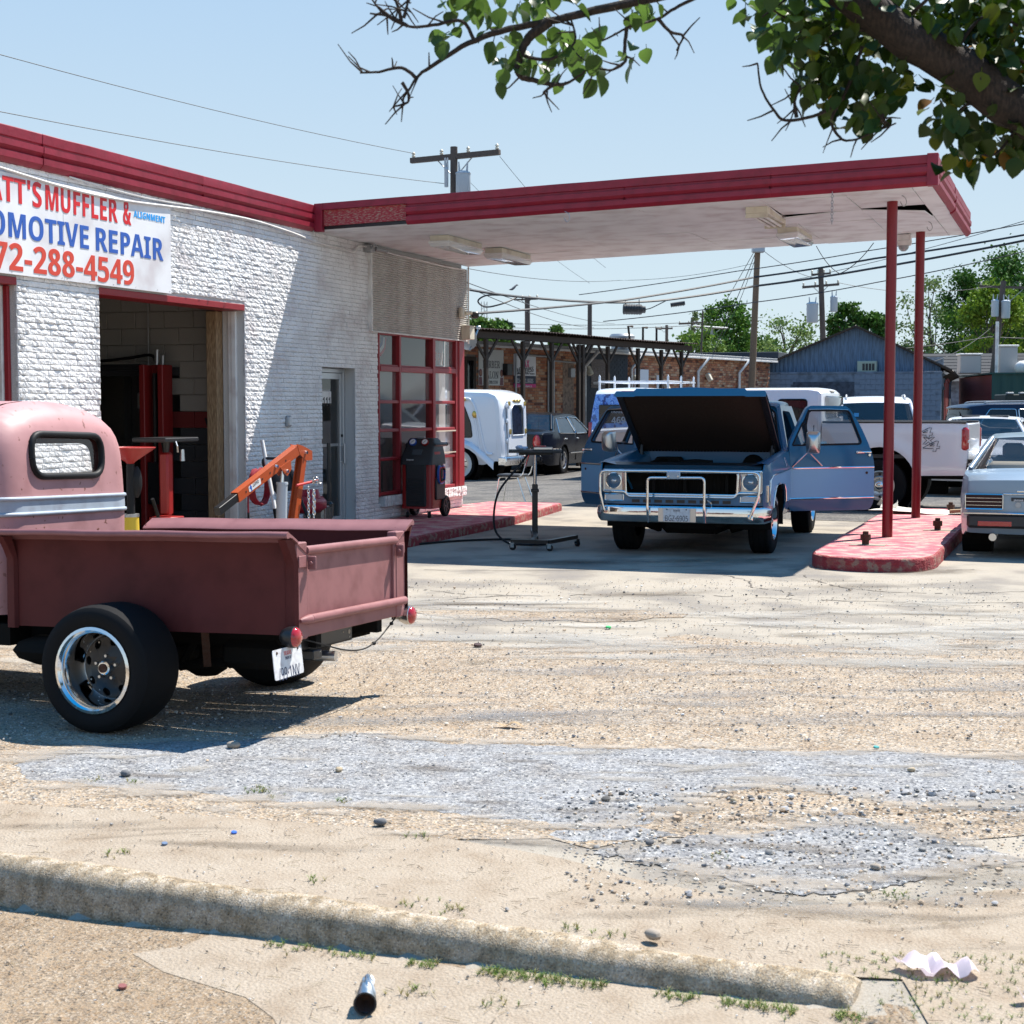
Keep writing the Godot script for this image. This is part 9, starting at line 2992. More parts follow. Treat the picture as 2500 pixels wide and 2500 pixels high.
	b = mb(); b.beam(p0 + d * 1.30, p0 + d * 1.80, 0.068, 0.085, UP, 0.004); put("boom_extension", b.mesh(), M["black paint"], h)
	b = mb()
	for t in [0.35, 0.55, 0.72, 0.90, 1.26]: b.cyl(p0 + d * t + V3(0.042, 0, 0), p0 + d * t + V3(0.045, 0, 0), 0.012, 0.012, 10)
	put("pin_hole", b.mesh(40), M["black ink"], bo)
	b = mb()
	for q in [[1.187, 3.735], [1.0, 4.19], [1.06, 4.42]]: b.cyl(V3(hx + 0.045, q[0], q[1]), V3(hx + 0.07, q[0], q[1]), 0.022, 0.018, 8)
	put("bolt", b.mesh(40), M["chrome"], h)
	b = mb()
	b.prism(round_poly(P2([-0.13, -0.03, 0.13, -0.03, 0.13, 0.035, -0.13, 0.03]), 0.015), 0.042, 0.044)
	var st := put("sticker", b.mesh(), M["plate white"], h)
	st.transform = Transform3D(Basis(-d, d.cross(RT) * -1.0, RT), p0 + d * 1.07)
	words(st, "lettering", "TEXAS", 0.034, M["black ink"], V3(0.02, -0.012, 0.0445), Basis(), 1.0, true, "Droid Sans", 0.001)
	b = mb(); b.prism(P2([-0.12, -0.01, -0.085, -0.04, -0.07, -0.01, -0.07, 0.035, -0.09, 0.035, -0.09, 0.01]), 0.044, 0.0455); put("state_shape", b.mesh(), M["sign blue"], st)
	b = mb(); b.cyl(V3(hx, 0.14, 4.24), V3(hx, 0.86, 4.20), 0.058, 0.058, 18); b.cyl(V3(hx, 0.86, 4.20), V3(hx, 0.885, 4.20), 0.064, 0.062, 18); put("ram", b.mesh(40), M["transformer grey"], h)
	b = mb(); b.cyl(V3(hx, 0.88, 4.20), V3(hx, 1.0, 4.19), 0.024, 0.024, 12); put("ram_rod", b.mesh(40), M["chrome"], h)
	b = mb()
	for s in [-0.35, 0.35]: b.beam(V3(hx + s * 0.4, 0.09, 4.2), V3(hx + s, 0.09, 5.6), 0.07, 0.07)
	b.beam(V3(hx - 0.4, 0.10, 4.1), V3(hx + 0.4, 0.10, 4.1), 0.08, 0.08); put("legs", b.mesh(), og, h)
	b = mb(); b.cyl(V3(hx + 0.06, 0.84, 3.98), V3(hx + 0.09, 0.875, 3.55), 0.014, 0.014, 10); put("crank", b.mesh(40), M["plate red"], h)
	for q in [[hx + 0.10, 0.80, 3.78, 20], [hx + 0.10, 0.76, 3.66, 9], [hx + 0.10, 0.76, 3.64, 8], [hx, 0.56, 5.46, 7]]:
		b = mb()
		for i in q[3]: chain_link(b, V3(q[0], q[1] - i * 0.034, q[2] + 0.004 * sin(i * 1.3)), UP, 0.022, i % 2 == 1, 0.0045)
		put("chain", b.mesh(50), M["dull chrome"], h)
	b = mb()
	for i in 12: chain_link(b, V3(hx + 0.10 + rr(-0.02, 0.03), 0.87 + rr(-0.03, 0.04), 3.64 + rr(-0.07, 0.07)), V3(rr(-1, 1), rr(-1, 1), rr(-1, 1)), 0.022, false, 0.0045)
	put("chain", b.mesh(50), M["dull chrome"], h)
	var pw := thing("pressure_washer", "red engined pressure washer with a black handle against the wall", "pressure washer", GO, GT)
	b = mb(); b.box2(V3(0.30, 0.42, 2.10), V3(0.62, 0.62, 2.50), 0.06); b.cyl(V3(0.46, 0.60, 2.28), V3(0.46, 0.70, 2.28), 0.13, 0.10, 18); put("engine_cover", b.mesh(50), mat("engine red", Color(0.33, 0.012, 0.03), 0.35), pw)
	b = mb(); b.box2(V3(0.32, 0.30, 1.98), V3(0.60, 0.50, 2.22), 0.03); for i in 6: b.box2(V3(0.60, 0.32, 2.0 + i * 0.035), V3(0.615, 0.48, 2.018 + i * 0.035)); put("engine", b.mesh(), M["steel"], pw)
	b = mb(); b.box2(V3(0.34, 0.33, 1.90), V3(0.60, 0.54, 1.99), 0.03); put("muffler", b.mesh(), M["black paint"], pw)
	b = mb(); b.pipe(round3(P3([0.30, 0.25, 2.55, 0.30, 0.62, 2.72, 0.30, 0.84, 3.0, 0.30, 1.10, 3.18, 0.62, 1.10, 3.18, 0.62, 0.84, 3.0, 0.62, 0.25, 2.55]), 0.09), 0.018, 8); b.box2(V3(0.33, 0.72, 2.88), V3(0.60, 0.96, 3.12), 0.04); put("handle", b.mesh(50), mat("washer grey", Color(0.018, 0.028, 0.04), 0.5), pw)
	for s in [0.26, 0.66]:
		var wn := Node3D.new(); wn.name = "wheel"; pw.add_child(wn, true); wn.position = V3(s, 0.20, 2.25); put("tyre", tyre_mesh(0.15, 0.07, 0.08, 2, 24), M["black rubber"], wn)
	b = mb(); b.box2(V3(0.28, 0.17, 2.0), V3(0.62, 0.30, 2.6), 0.03); put("frame", b.mesh(), M["black paint"], pw)
	b = mb(); coil(b, V3(0.30, 0.78, 3.30), V3(0, 1, 0), V3(0, 0, 1), 0.20, 5, 0.011)
	b.pipe(spline(P3([0.31, 0.82, 3.50, 0.33, 0.66, 3.55, 0.33, 0.50, 3.55])), 0.011, 6)
	var hs := put("coiled_hose", b.mesh(50), mat("hose red", Color(0.26, 0.012, 0.025), 0.5)); hs.transform = GX; tag(hs, "dark red coiled hose hanging beside the pressure washer", "hose")
	b = mb(); b.cyl(V3(0.33, 0.50, 3.55), V3(0.33, 0.36, 3.545), 0.013, 0.013, 8); b.box(V3(0.33, 0.33, 3.545), V3(0.04, 0.08, 0.05), 0.01); put("hose_end", b.mesh(), M["black rubber"], hs)
	var wp := thing("white_pole", "white pole with a black grip leaning on the wall behind the hoist", "pole", GO, GT)
	b = mb(); b.cyl(V3(0.55, 0.53, 3.33), V3(0.28, 1.30, 3.12), 0.022, 0.022, 12); put("shaft", b.mesh(40), M["white paint"], wp)
	b = mb(); b.cyl(V3(0.68, 0.13, 3.44), V3(0.55, 0.53, 3.33), 0.028, 0.026, 12); put("grip", b.mesh(40), M["black rubber"], wp)
	var bp := thing("black_post", "slim black steel post standing in front of the glass door", "post", g.call(0.25, 0.118, 1.345), GT)
	b = mb(); b.cyl(Vector3.ZERO, V3(0, 1.115, 0), 0.024, 0.024, 12); b.cyl(Vector3.ZERO, V3(0, 0.012, 0), 0.08, 0.08, 14); put("post", b.mesh(40), M["black paint"], bp)
	var od := thing("oil_drain", "red funnel oil drain on a black stem with a yellow base", "oil drain", g.call(0.35, 0.03, 5.93), GT)
	b = mb(); b.lathe(PackedVector2Array([V2(0.035, 1.10), V2(0.05, 1.12), V2(0.235, 1.245), V2(0.25, 1.26), V2(0.24, 1.265), V2(0.04, 1.13)]), Vector3.ZERO, UP, 28); put("funnel", b.mesh(45), M["shop red"], od)
	b = mb(); b.cyl(V3(0, 0.60, 0), V3(0, 1.10, 0), 0.04, 0.04, 12); b.ball(V3(0.02, 0.92, -0.05), V3(0.07, 0.17, 0.07), 7); put("stem", b.mesh(50), M["black rubber"], od)
	b = mb(); b.cyl(V3(0, 0.02, 0), V3(0, 0.58, 0), 0.09, 0.075, 18); put("base", b.mesh(40), M["yellow"], od)
	b = mb(); b.cyl(V3(0, 0.58, 0), V3(0, 0.61, 0), 0.08, 0.08, 18); put("collar", b.mesh(40), M["steel"], od)
	var tj := thing("transmission_jack", "tall red transmission jack with a dark tray on top", "jack", g.call(0.30, 0.03, 5.20), GT)
	b = mb(); b.box2(V3(-0.055, 0.55, -0.055), V3(0.055, 1.19, 0.055), 0.02); b.box2(V3(-0.08, 0.03, -0.08), V3(0.08, 0.52, 0.08), 0.02); b.box2(V3(-0.13, 0.50, -0.13), V3(0.13, 0.535, 0.13), 0.008); put("column", b.mesh(40), M["shop red"], tj)
	b = mb(); b.box2(V3(-0.20, 1.30, -0.32), V3(0.20, 1.345, 0.32), 0.01); b.cyl(V3(0, 1.18, 0), V3(0, 1.30, 0), 0.03, 0.05, 10); put("tray", b.mesh(), M["black paint"], tj)
	b = mb(); b.pipe(P3([0.18, 1.33, 0.12, 0.22, 1.26, 0.14, 0.20, 1.20, 0.10]), 0.010, 6); b.cyl(V3(0.1, 1.22, -0.15), V3(0.1, 1.10, -0.15), 0.022, 0.03, 10); put("clamp", b.mesh(40), M["dull chrome"], tj)
	b = mb(); b.cyl(V3(0.06, 0.35, 0.15), V3(0.10, 0.74, 0.42), 0.016, 0.018, 10); put("handle", b.mesh(40), M["black rubber"], tj)
	b = mb(); for s in [-0.35, 0.35]: b.beam(V3(-0.3, 0.04, s), V3(0.3, 0.04, -s), 0.05, 0.05); put("feet", b.mesh(), M["shop red"], tj)
	var tc := thing("tool_cart", "black height-adjustable tray cart on casters left of the blue pickup", "cart", V3(0.287, 0, -19.945), 0)
	b = mb(); b.box2(V3(-0.33, 1.115, -0.22), V3(0.34, 1.15, 0.22), 0.006); b.box2(V3(-0.20, 1.085, -0.12), V3(0.22, 1.114, 0.12)); put("tray", b.mesh(), M["black plastic"], tc)
	b = mb(); b.cyl(V3(0, 0.70, 0), V3(0, 1.09, 0), 0.022, 0.022, 14); put("inner_post", b.mesh(40), M["chrome"], tc)
	b = mb(); b.box2(V3(-0.036, 0.10, -0.036), V3(0.036, 0.72, 0.036), 0.006); b.box2(V3(-0.05, 0.62, -0.05), V3(0.05, 0.66, 0.05), 0.006); put("outer_post", b.mesh(), M["black paint"], tc)
	var ft := [V3(-0.297, 0, 1.193), V3(0.134, 0, 1.352), V3(0.491, 0, 0.699), V3(-0.02, 0, -0.60)]
	b = mb()
	b.beam(V3(-0.02, 0.105, -0.55), V3(0.0, 0.105, 0.75), 0.06, 0.05); b.beam(V3(-0.297, 0.105, 1.15), V3(0.134, 0.105, 1.31), 0.05, 0.045); b.beam(V3(-0.05, 0.105, 1.24), V3(0.0, 0.105, 0.7), 0.05, 0.045); b.beam(V3(0.134, 0.105, 1.31), V3(0.491, 0.115, 0.68), 0.05, 0.045)
	put("base", b.mesh(), M["black paint"], tc)
	for q in ft: caster(tc, q, 0.04, rr(0, 90))
	var it := [["red_tool_box", "small red tool case on the cart tray", "tool case", 0.06, 0.0, V3(0.16, 0.05, 0.10), "shop red"], ["socket_tray", "low chrome socket tray on the cart", "tray", 0.10, 0.15, V3(0.24, 0.035, 0.09), "dull chrome"], ["blue_rag", "crumpled pale blue rag on the cart's left end", "rag", -0.17, 0.03, V3(0.14, 0.07, 0.13), "rag"]]
	mat("rag", Color(0.40, 0.50, 0.66), 0.9)
	for q in it:
		b = mb()
		if q[0] == "blue_rag":
			for i in 9: b.ball(V3(rr(-0.05, 0.05), rr(0.01, 0.04), rr(-0.04, 0.04)), V3(rr(0.02, 0.05), rr(0.012, 0.03), rr(0.02, 0.04)), 4)
		else: b.box(V3(0, q[5].y * 0.5, 0), q[5], 0.008)
		tag(put(q[0], b.mesh(0), M[q[6]]), q[1], q[2]).position = V3(0.287 + q[3], 1.151, -19.945 + q[4])
	b = mb(); for i in 6: b.cyl(V3(i * 0.022 - 0.05, 0.012, rr(-0.04, 0.0)), V3(i * 0.022 - 0.04 + rr(-0.02, 0.02), 0.012, rr(0.05, 0.10)), 0.009, 0.007, 6)
	var tl := tag(put("hand_tools", b.mesh(40), M["chrome"]), "loose wrenches at the right end of the cart tray", "tools"); tl.position = V3(0.287 + 0.23, 1.151, -19.9)
	b = mb()
	b.pipe(spline(P3([0.20, 1.10, -19.75, 0.08, 0.95, -19.72, -0.15, 0.66, -19.65, -0.22, 0.40, -19.6, -0.20, 0.16, -19.55, -0.06, 0.03, -19.45, 0.10, 0.018, -19.32, 0.36, 0.018, -19.30, 0.42, 0.018, -19.55, 0.1, 0.018, -20.0, -0.26, 0.018, -20.05, -0.76, 0.018, -19.77, -1.24, 0.018, -19.30, -2.0, 0.018, -18.6]), 8), 0.014, 7)
	tag(put("air_line", b.mesh(50), M["black rubber"]), "black air line looping from the cart tray and across the concrete", "hose")
	var c := thing("chair", "chrome framed stacking chair with a dark seat beyond the walkway", "chair", V3(0.03, 0.004, -28.0), -20)
	b = mb(); b.box2(V3(-0.24, 0.455, -0.21), V3(0.20, 0.50, 0.21), 0.018); put("seat", b.mesh(40), M["black plastic"], c)
	b = mb(); b.box(V3(0.30, 0.78, 0), V3(0.03, 0.30, 0.38), 0.012, Basis(V3(0, 0, 1), -0.25)); put("backrest", b.mesh(40), mat("seat grey", Color(0.20, 0.19, 0.18), 0.8), c)
	for s in [-1.0, 1.0]:
		b = mb(); b.pipe(round3(P3([-0.27, 0, s * 0.21, -0.20, 0.45, s * 0.19, 0.16, 0.45, s * 0.19, 0.24, 0.5, s * 0.2, 0.38, 0.95, s * 0.17]), 0.05), 0.0125, 7); put("leg", b.mesh(50), M["chrome"], c)
		b = mb(); b.pipe(round3(P3([0.30, 0, s * 0.21, 0.14, 0.44, s * 0.19]), 0.05), 0.0125, 7); put("leg", b.mesh(50), M["chrome"], c)
	var cb := thing("cardboard", "torn flattened cardboard lying across the far end of the island", "cardboard", g.call(7.0, 0.165, -4.55), GT)
	mat("card white", Color(0.66, 0.62, 0.53), 0.9); mat("card brown", Color(0.36, 0.25, 0.14), 0.9)
	b = mb()
	b.sheet(wobble(P2([-0.75, 0.55, 0.85, 0.45, 0.9, -0.35, -0.5, -0.45]), 0.18, 0.05), [], 0.15, func(p: Vector2) -> Vector3: return V3(p.x, 0.02 * sin(p.x * 5.0) * cos(p.y * 6.0) + (0.10 * maxf(0.0, -0.3 - p.x)) + 0.035 * maxf(0.0, p.x - 0.4), p.y), UP, 0.006)
	put("sheet", b.mesh(20), M["card white"], cb)
	b = mb()
	for i in 6:
		var x := -0.55 + rr(-0.15, 0.25); b.prism(P2([0, 0, rr(0.1, 0.2), rr(0.0, 0.05), rr(0.05, 0.15), rr(0.08, 0.15)]), -0.003, 0.003, Transform3D(Basis(UP, rr(0, 3)) * Basis(RT, rr(-0.8, 0.8)), V3(x, 0.02, rr(-0.3, 0.3))))
	put("torn_flaps", b.mesh(), M["card white"], cb)
	b = mb(); b.box(V3(0.62, 0.045, 0.42), V3(0.5, 0.05, 0.14), 0.005, Basis(V3(0, 0, 1), 0.08)); put("brown_edge", b.mesh(), M["card brown"], cb)
func near_tree() -> void:
	rng.seed = 77
	mat("near bark", Color(0.17, 0.165, 0.165), 0.95, 0.0, {"tex": "bark", "scale": V3(5, 2, 5), "norm": "n_grain", "ns": 0.8})
	mat("near leaf", Color.WHITE, 0.45, 0.0, {"vc": true, "back": Color(0.20, 0.26, 0.03), "spec": 0.3})
	var v := thing("street_tree", "broadleaf street tree overhanging the view from the right with a thick bough and twiggy branches", "tree", Vector3.ZERO, 0)
	var at := func(px: float, py: float, d: float) -> Vector3: return V3((px - 1250.0) / 3900.0 * d, 1.7 + (990.0 - py) / 3900.0 * d, -d)
	var limb := func(pts: Array, r0: float, r1: float, called: String) -> PackedVector3Array:
		var p := PackedVector3Array()
		for q in pts: p.append(at.call(q[0], q[1], q[2]))
		p = spline(p, 5)
		for i in p.size(): p[i] += V3(rr(-1, 1), rr(-1, 1), rr(-1, 1)) * r0 * 0.12
		var b := mb(); b.pipe(p, r0, 9 if r0 > 0.03 else 6, r1)
		put(called, b.mesh(60), M["near bark"], v)
		return p
	limb.call([[3600, 1500, 4.6], [3200, 800, 4.7], [2800, 470, 4.9], [2500, 290, 5.0], [2250, 140, 5.0], [2050, 0, 5.0], [1900, -120, 5.0], [1800, -260, 5.0]], 0.088, 0.045, "bough")
	var b0 := mb(); b0.pipe(P3([3.1, -0.1, -4.3, 3.05, 0.6, -4.35, 2.85, 1.1, -4.55]), 0.17, 12, 0.14); put("trunk", b0.mesh(60), M["near bark"], v)
	var twigs := []
	var T := [
		[[1900, -120, 5.0], [1700, -15, 5.0], [1450, 45, 5.0], [1340, 70, 5.0], [1220, 95, 5.0], [1130, 130, 5.0], [1060, 175, 5.0], [1020, 205, 5.0], [985, 260, 5.0]],
		[[1020, 205, 5.0], [985, 180, 5.0], [930, 190, 5.0], [885, 192, 5.0]], [[985, 215, 5.0], [1000, 240, 5.0], [998, 262, 5.0], [965, 272, 5.0]],
		[[1160, 120, 5.0], [1130, 70, 5.0], [1060, 80, 5.0], [1000, 82, 5.0], [945, 55, 5.0], [912, 15, 5.0]], [[1000, 82, 5.0], [960, 60, 5.0], [910, 52, 5.0]], [[985, 70, 5.0], [975, 30, 5.0], [955, 0, 5.0]], [[990, 62, 5.0], [1003, 20, 5.0]],
		[[1800, -40, 5.0], [1700, 10, 5.0], [1640, 40, 5.0], [1600, 65, 5.0], [1540, 80, 5.0], [1500, 100, 5.0], [1455, 122, 5.0]], [[1600, 65, 5.0], [1630, 95, 5.0], [1660, 105, 5.0], [1645, 140, 5.0]], [[1525, 85, 5.0], [1520, 140, 5.0], [1522, 165, 5.0], [1490, 185, 5.0], [1450, 180, 5.0]],
		[[1340, 70, 5.0], [1290, 110, 5.0], [1270, 150, 5.0], [1265, 195, 5.0], [1300, 210, 5.0], [1350, 220, 5.0], [1390, 212, 5.0], [1430, 185, 5.0]], [[1350, 220, 5.0], [1325, 238, 5.0]], [[1270, 150, 5.0], [1340, 160, 5.0], [1400, 120, 5.0], [1390, 60, 5.0]],
		[[2090, 130, 5.0], [2060, 220, 5.0], [2020, 300, 5.0], [2040, 345, 5.0], [2070, 352, 5.0], [2130, 330, 5.0], [2175, 312, 5.0]], [[2050, 250, 5.0], [1990, 290, 5.0], [1910, 305, 5.0], [1880, 280, 5.0], [1850, 230, 5.0], [1840, 170, 5.0]], [[1935, 298, 5.0], [1930, 260, 5.0], [1945, 225, 5.0]], [[2140, 290, 5.0], [2150, 315, 5.0]],
		[[2200, 110, 5.0], [2080, 90, 5.0], [1980, 110, 5.0], [1900, 60, 5.0], [1840, 20, 5.0]], [[2420, 240, 5.0], [2340, 270, 5.0], [2300, 330, 5.0], [2330, 400, 5.0]], [[2480, 300, 5.0], [2440, 360, 5.0], [2400, 390, 5.0], [2340, 360, 5.0]], [[2300, 170, 5.0], [2380, 60, 5.0], [2480, 90, 5.0], [2560, 160, 5.0]], [[2350, 190, 5.0], [2440, 150, 5.0], [2520, 200, 5.0]], [[2200, 60, 5.0], [2300, -10, 5.0], [2450, 10, 5.7]], [[2000, -30, 5.0], [1920, 10, 5.0], [1850, 60, 5.0]]]
	for q in T:
		var big: bool = q.size() > 7
		twigs.append(limb.call(q, 0.017 if big else 0.0065, 0.0028, "branch"))
	for i in 90:
		var base: PackedVector3Array = twigs[rng.randi() % 17]
		var o := base[rng.randi_range(base.size() / 3, base.size() - 1)]
		var d := V3(rr(-0.10, 0.06), rr(-0.08, 0.08), rr(-0.06, 0.06))
		var b := mb(); b.pipe(A3([o, o + d * 0.5 + V3(0, rr(-0.01, 0.01), 0), o + d]), 0.0035, 4, 0.0015)
		put("twig", b.mesh(50), M["near bark"], v)
	var shapes := []
	for s in 4:
		var b := mb()
		var w := rr(0.40, 0.48)
		var rows := []
		for i in 7:
			var t := i / 6.0
			var k := w * pow(sin(PI * pow(t, 0.75)), 0.8) * (1.0 if i > 0 else 0.1)
			var y := 0.12 * sin(t * 2.6) * (s - 1.5) * 0.7
			rows.append(A3([V3(-k, y + k * 0.35, t), V3(0, y, t), V3(k, y + k * 0.35, t)]))
		b.loft(rows, false, false, false)
		b.beam(V3(0, 0, -0.22), V3(0, 0, 0.04), 0.03, 0.03)
		shapes.append(b.mesh(60))
	var tone := func() -> Color:
		var u := rng.randf()
		if u < 0.02: return Color(0.22, 0.10, 0.012) * rr(0.7, 1.1)
		if u < 0.2: return Color(0.10, 0.125, 0.012) * rr(0.7, 1.1)
		return Color(0.032, 0.058, 0.010) * rr(0.6, 1.3)
	var spots: Array = []
	for q in [[1165, 35, 55, 20, 5.0], [1140, 10, 50, 16, 5.0], [1080, 80, 35, 5, 5.0], [1310, 30, 40, 9, 5.0], [1235, 120, 40, 5, 5.0], [1270, 165, 40, 6, 5.0], [1310, 170, 50, 9, 5.0], [1400, 120, 45, 12, 5.0], [1440, 170, 45, 12, 5.0], [1360, 120, 35, 6, 5.0], [1530, 155, 28, 5, 5.0], [1565, 30, 30, 6, 5.0], [1370, 0, 60, 8, 5.0], [1560, 0, 50, 6, 5.0],
		[1900, 25, 75, 46, 5.0], [1960, 70, 70, 50, 5.0], [1890, 95, 45, 14, 5.0], [1910, 135, 35, 9, 5.0], [2000, 150, 65, 40, 5.0], [1985, 205, 50, 20, 5.0], [2080, 130, 70, 46, 5.0], [2060, 220, 55, 22, 5.0], [2100, 290, 40, 15, 5.0], [2020, 270, 35, 10, 5.0], [2160, 250, 35, 10, 5.0], [2150, 170, 45, 20, 5.0], [2190, 220, 40, 12, 5.0], [2310, 300, 45, 20, 5.0], [2345, 375, 45, 20, 5.0], [2400, 330, 55, 26, 5.0], [2470, 365, 45, 15, 5.0], [2260, 330, 30, 5, 5.0], [2320, 235, 45, 14, 5.0],
		[2200, 30, 90, 50, 5.0], [2330, 60, 100, 66, 5.0], [2450, 120, 100, 70, 5.0], [2420, 30, 90, 56, 5.0], [2480, 230, 70, 36, 5.0], [2050, 10, 80, 45, 5.0], [2380, 160, 70, 36, 5.0], [2600, 150, 120, 60, 5.0], [2650, 300, 120, 50, 5.0]]:
		for i in int(q[3] * 1.25):
			var p: Vector3 = at.call(q[0] + rng.randfn() * q[2] * 0.62, q[1] + rng.randfn() * q[2] * 0.58, q[4] + rr(-0.1, 0.4))
			spots.append(p)
	for i in 900:
		spots.append(V3(rr(0.6, 5.2), rr(3.9, 5.6), rr(-4.6, -1.0)) if i % 2 else at.call(rr(1900, 3300), rr(-900, -80), rr(3.6, 4.9)))
	var groups := {}
	for i in spots.size():
		var sz := rr(0.042, 0.075)
		var ba := Basis(UP, rr(0, TAU)) * Basis(RT, rr(0.2, 1.5)) * Basis(V3(0, 0, 1), rr(-0.9, 0.9)) * Basis.from_scale(V3(sz * 0.95, sz, sz))
		var k := rng.randi() % 4
		if i < 300:
			var nm := "leaf tone %d" % (i % 9)
			if not M.has(nm):
				var c: Color = tone.call()
				mat(nm, c, 0.42, 0.0, {"back": Color(c.r, c.g, c.b) * 2.6, "spec": 0.3})
			var o := piece(v, "leaf", shapes[k], M[nm], spots[i], i)
			o.basis = ba
		else:
			if not groups.has(k): groups[k] = [[], PackedColorArray()]
			groups[k][0].append(Transform3D(ba, spots[i])); groups[k][1].append(tone.call())
	for k in groups:
		var xs: Array[Transform3D] = []
		for t in groups[k][0]: xs.append(t)
		stuff("leaves", shapes[k], M["near leaf"], xs, groups[k][1], v)
func litter() -> void:
	rng.seed = 99
	var b := mb()
	for i in 5:
		var a := TAU * i / 5.0 + rr(-0.4, 0.4); var d := V3(cos(a), 0, sin(a)); var s := V3(-d.z, 0, d.x) * 0.07
		var m := d * 0.3 + V3(0, 0.6, 0); var e := d * rr(0.6, 1.0) + V3(0, rr(0.6, 1.0), 0)
		b.tri(-s, s, m + s * 0.7); b.tri(-s, m + s * 0.7, m - s * 0.7); b.tri(m - s * 0.7, m + s * 0.7, e)
	var tuft := b.mesh()
	mat("tuft", Color.WHITE, 0.8, 0.0, {"vc": true, "back": Color(0.25, 0.30, 0.08)})
	var xs: Array[Transform3D] = []; var cs := PackedColorArray()
	var add := func(x: float, z: float, s: float, dry: bool) -> void:
		xs.append(Transform3D(Basis(UP, rr(0, TAU)) * Basis.from_scale(V3(s, s * rr(0.5, 1.1), s)), V3(x, ground_y(x, z) + 0.006, z)))
		cs.append((Color(0.30, 0.25, 0.11) if dry else Color(0.13, 0.19, 0.035)) * rr(0.7, 1.3))
	for i in 900:
		var t := rr(-0.35, 1.25) if rng.randf() < 0.8 else rr(-0.9, 0.2)
		var o := absf(rng.randfn()) * 0.03
		if sin(t * 9.0) + sin(t * 23.0) < -0.4: continue
		add.call(t * 0.9102 - (0.19 + o) * 0.4142, -5.085 + t * 0.4142 + (0.19 + o) * 0.9102, rr(0.008, 0.026), rng.randf() < 0.25)
	for i in 700: add.call(rr(0.95, 2.2), rr(-4.75, -4.1) - 0.1, rr(0.008, 0.022), rng.randf() < 0.35)
	for q in [[-1.12, -6.95, 24], [-1.05, -6.88, 12], [-1.9, -7.15, 10], [-1.7, -7.1, 8], [-0.72, -6.75, 8], [0.78, -5.9, 10], [1.33, -5.42, 14], [-0.35, -6.2, 10], [-0.7, -5.6, 8], [-0.35, -5.35, 10], [-0.20, -5.28, 20], [0.18, -5.06, 10], [0.30, -5.0, 8], [-1.5, -5.95, 14], [-0.3, -4.75, 14], [-0.05, -4.62, 10]]:
		for i in q[2]: add.call(q[0] + rng.randfn() * 0.03, q[1] + rng.randfn() * 0.03, rr(0.010, 0.030), rng.randf() < 0.45)
	tag(stuff("weeds", tuft, M["tuft"], xs, cs), "short green weeds along the kerb foot and road edge", "weeds")
	b = mb(); b.beam(V3(-0.5, 0, 0), V3(0.5, 0.05, 0.08), 0.05, 0.04)
	var ys: Array[Transform3D] = []; var ds := PackedColorArray()
	for i in 900:
		var x := rr(-2.2, 2.4); var z := rr(-6.6, -4.1)
		if kerb_d(x, z) > -0.02 and kerb_d(x, z) < 0.2: continue
		var s := rr(0.012, 0.05)
		ys.append(Transform3D(Basis(UP, rr(0, TAU)) * Basis.from_scale(V3(s, 0.03, 0.03)), V3(x, ground_y(x, z) + 0.010, z)))
		ds.append([Color(0.30, 0.23, 0.13), Color(0.16, 0.11, 0.07), Color(0.40, 0.33, 0.22), Color(0.09, 0.07, 0.05)][rng.randi() % 4])
	tag(stuff("straw", b.mesh(), M["gravel"], ys, ds), "dry straw and twig bits strewn over the dirt", "straw")
	var S := [[-1.38, -7.82, 0.035, "flat pale stone on the asphalt patch below the tyre"], [-1.77, -7.22, 0.03, "dark grey stone near the left end of the patch"], [-0.80, -7.28, 0.024, "small tan stone in the middle of the patch"], [0.446, -4.95, 0.032, "mossy lump sitting on the kerb's back edge"], [-0.53, -6.35, 0.028, "brown stone in the dirt below the patch"], [0.95, -6.75, 0.02, "reddish stone beside the sandy hollow"], [1.33, -5.74, 0.022, "dark brown stone at the lower patch edge"], [0.53, -6.05, 0.022, "small pale blue-grey stone in the sandy hollow"], [1.85, -7.3, 0.02, "brown stone on the right of the long patch"]]
	for q in S:
		var o := thing("stone", q[3], "stone", V3(q[0], ground_y(q[0], q[1]) + (0.022 if q[1] == -4.95 else 0.010), q[1]), rr(0, 360))
		b = mb(); b.ball(V3(0, q[2] * 0.35, 0), V3(q[2], q[2] * 0.55, q[2] * 0.7), 6)
		for i in b.v.size(): b.v[i] *= 1.0 + 0.12 * sin(b.v[i].x * 190.0) * cos(b.v[i].z * 170.0)
		put("rock", b.mesh(45), mat("stone %s" % q[3].left(12), [Color(0.30, 0.25, 0.2), Color(0.12, 0.12, 0.125), Color(0.38, 0.30, 0.2)][S.find(q) % 3], 0.9), o)
	var f := thing("foil_cup", "crushed foil cup lying open towards us at the bottom edge", "cup", V3(-0.43, ground_y(-0.43, -4.6) + 0.038, -4.60), 0)
	b = mb()
	var rings := []
	for i in 7:
		var r := PackedVector3Array()
		for j in 18:
			var t := TAU * j / 18.0; var k := (0.034 - 0.003 * i) * (1.0 + (0.05 * i) * rr(-0.8, 0.8))
			r.append(V3(cos(t) * k, sin(t) * k + 0.006 * i + 0.002, 0.03 - i * 0.017))
		rings.append(r)
	b.loft(rings, true, false, true)
	put("body", b.mesh(25), M["dull chrome"], f)
	b = mb(); b.lathe(PackedVector2Array([V2(0.029, 0.022), V2(0.034, 0.03), V2(0.035, 0.034), V2(0.030, 0.034)]), Vector3.ZERO, V3(0, 0.05, 1), 20); put("rim", b.mesh(40), M["black plastic"], f)
	b = mb(); b.lathe(PackedVector2Array([V2(0.0, -0.02), V2(0.029, -0.02), V2(0.030, 0.03)]), Vector3.ZERO, V3(0, 0.05, 1), 18); put("inside", b.mesh(40), M["rust"], f)
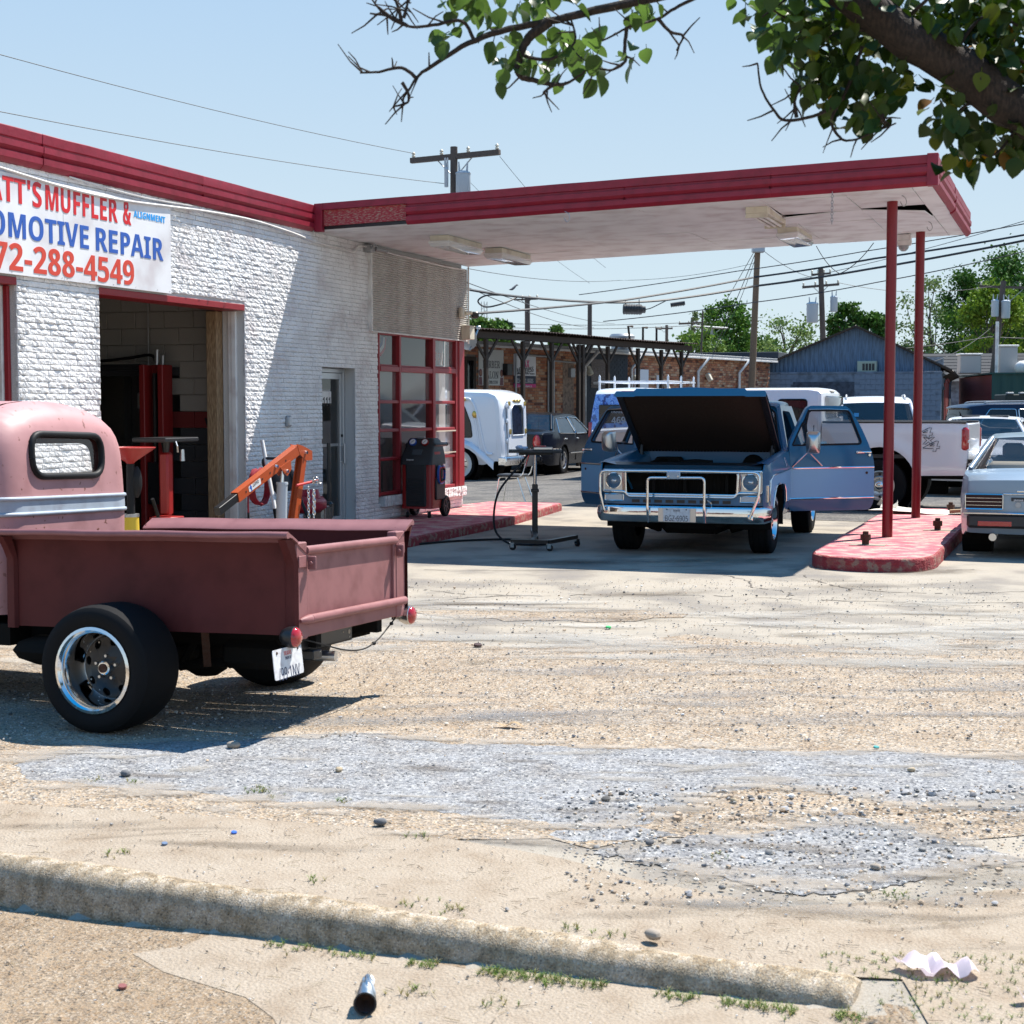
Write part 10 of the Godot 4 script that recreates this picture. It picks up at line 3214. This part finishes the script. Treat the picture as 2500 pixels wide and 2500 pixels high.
	mat("thin plastic", Color(0.68, 0.58, 0.62), 0.5, 0.0, {"back": Color(0.4, 0.35, 0.38)})
	for q in [["plastic_scrap", "crumpled pinkish plastic scrap beyond the kerb end", 1.26, -4.66, 0.13], ["plastic_scrap", "white plastic scrap in the corner grass at the lower right", 1.53, -4.42, 0.10]]:
		b = mb()
		var hs := rr(0, 9)
		b.sheet(wobble(P2([-1, -0.35, 0.2, -0.5, 1, -0.2, 0.9, 0.4, -0.4, 0.45]), 0.3, 0.12), [], 0.14, func(p: Vector2) -> Vector3: return V3(p.x, 0.18 + 0.16 * sin(p.x * 4.1 + hs) * cos(p.y * 6.0 + hs) + 0.10 * sin(p.x * 11.0) + (0.5 * maxf(0.0, -0.55 - p.x)), p.y) * q[4], UP)
		tag(put(q[0], b.mesh(30), M["thin plastic"]), q[1], "plastic scrap").position = V3(q[2], ground_y(q[2], q[3]) + 0.01, q[3])
	var bits := [["bottle_cap", "bright green bottle cap on the sunny concrete", "bottle cap", 0.733, -12.08, 0.022, Color(0.02, 0.36, 0.10)], ["valve_cap", "dark open tube end lying on the concrete", "tube end", -0.242, -11.14, 0.03, Color(0.05, 0.02, 0.015)], ["blue_wrapper", "bright blue wrapper scrap in the dirt", "wrapper", -1.10, -6.22, 0.012, Color(0.03, 0.12, 0.50)], ["slate_chip", "grey blue plastic chip in the dirt left of the wrapper", "chip", -1.34, -6.06, 0.012, Color(0.12, 0.17, 0.26)], ["teal_cap", "tiny teal cap at the far edge of the patch", "bottle cap", 1.80, -7.80, 0.015, Color(0.0, 0.25, 0.24)], ["red_disc", "flat dull red disc on the street", "disc", -1.215, -4.87, 0.014, Color(0.22, 0.07, 0.06)]]
	for q in bits:
		b = mb(); b.lathe(PackedVector2Array([V2(q[5] * 0.8, 0.0), V2(q[5], q[5] * 0.2), V2(q[5] * 0.95, q[5] * 0.7), V2(0.0, q[5] * 0.72)]), Vector3.ZERO, V3(0.1, 1, 0.15), 12)
		tag(put(q[0], b.mesh(40), mat(q[0], q[6], 0.45)), q[1], q[2]).position = V3(q[3], ground_y(q[3], q[4]) + 0.006, q[4])
	var lf := thing("dead_leaf", "curled brown leaf on the gravel above the patch", "leaf", V3(-0.01, 0.012, -8.32), 80)
	b = mb(); b.sheet(P2([-0.09, -0.01, 0.0, -0.035, 0.09, 0.0, 0.0, 0.035]), [], 0.02, func(p: Vector2) -> Vector3: return V3(p.y, 0.012 + 6.0 * p.y * p.y + 0.01 * sin(p.x * 60.0), p.x), UP); put("blade", b.mesh(40), M["card brown"], lf)
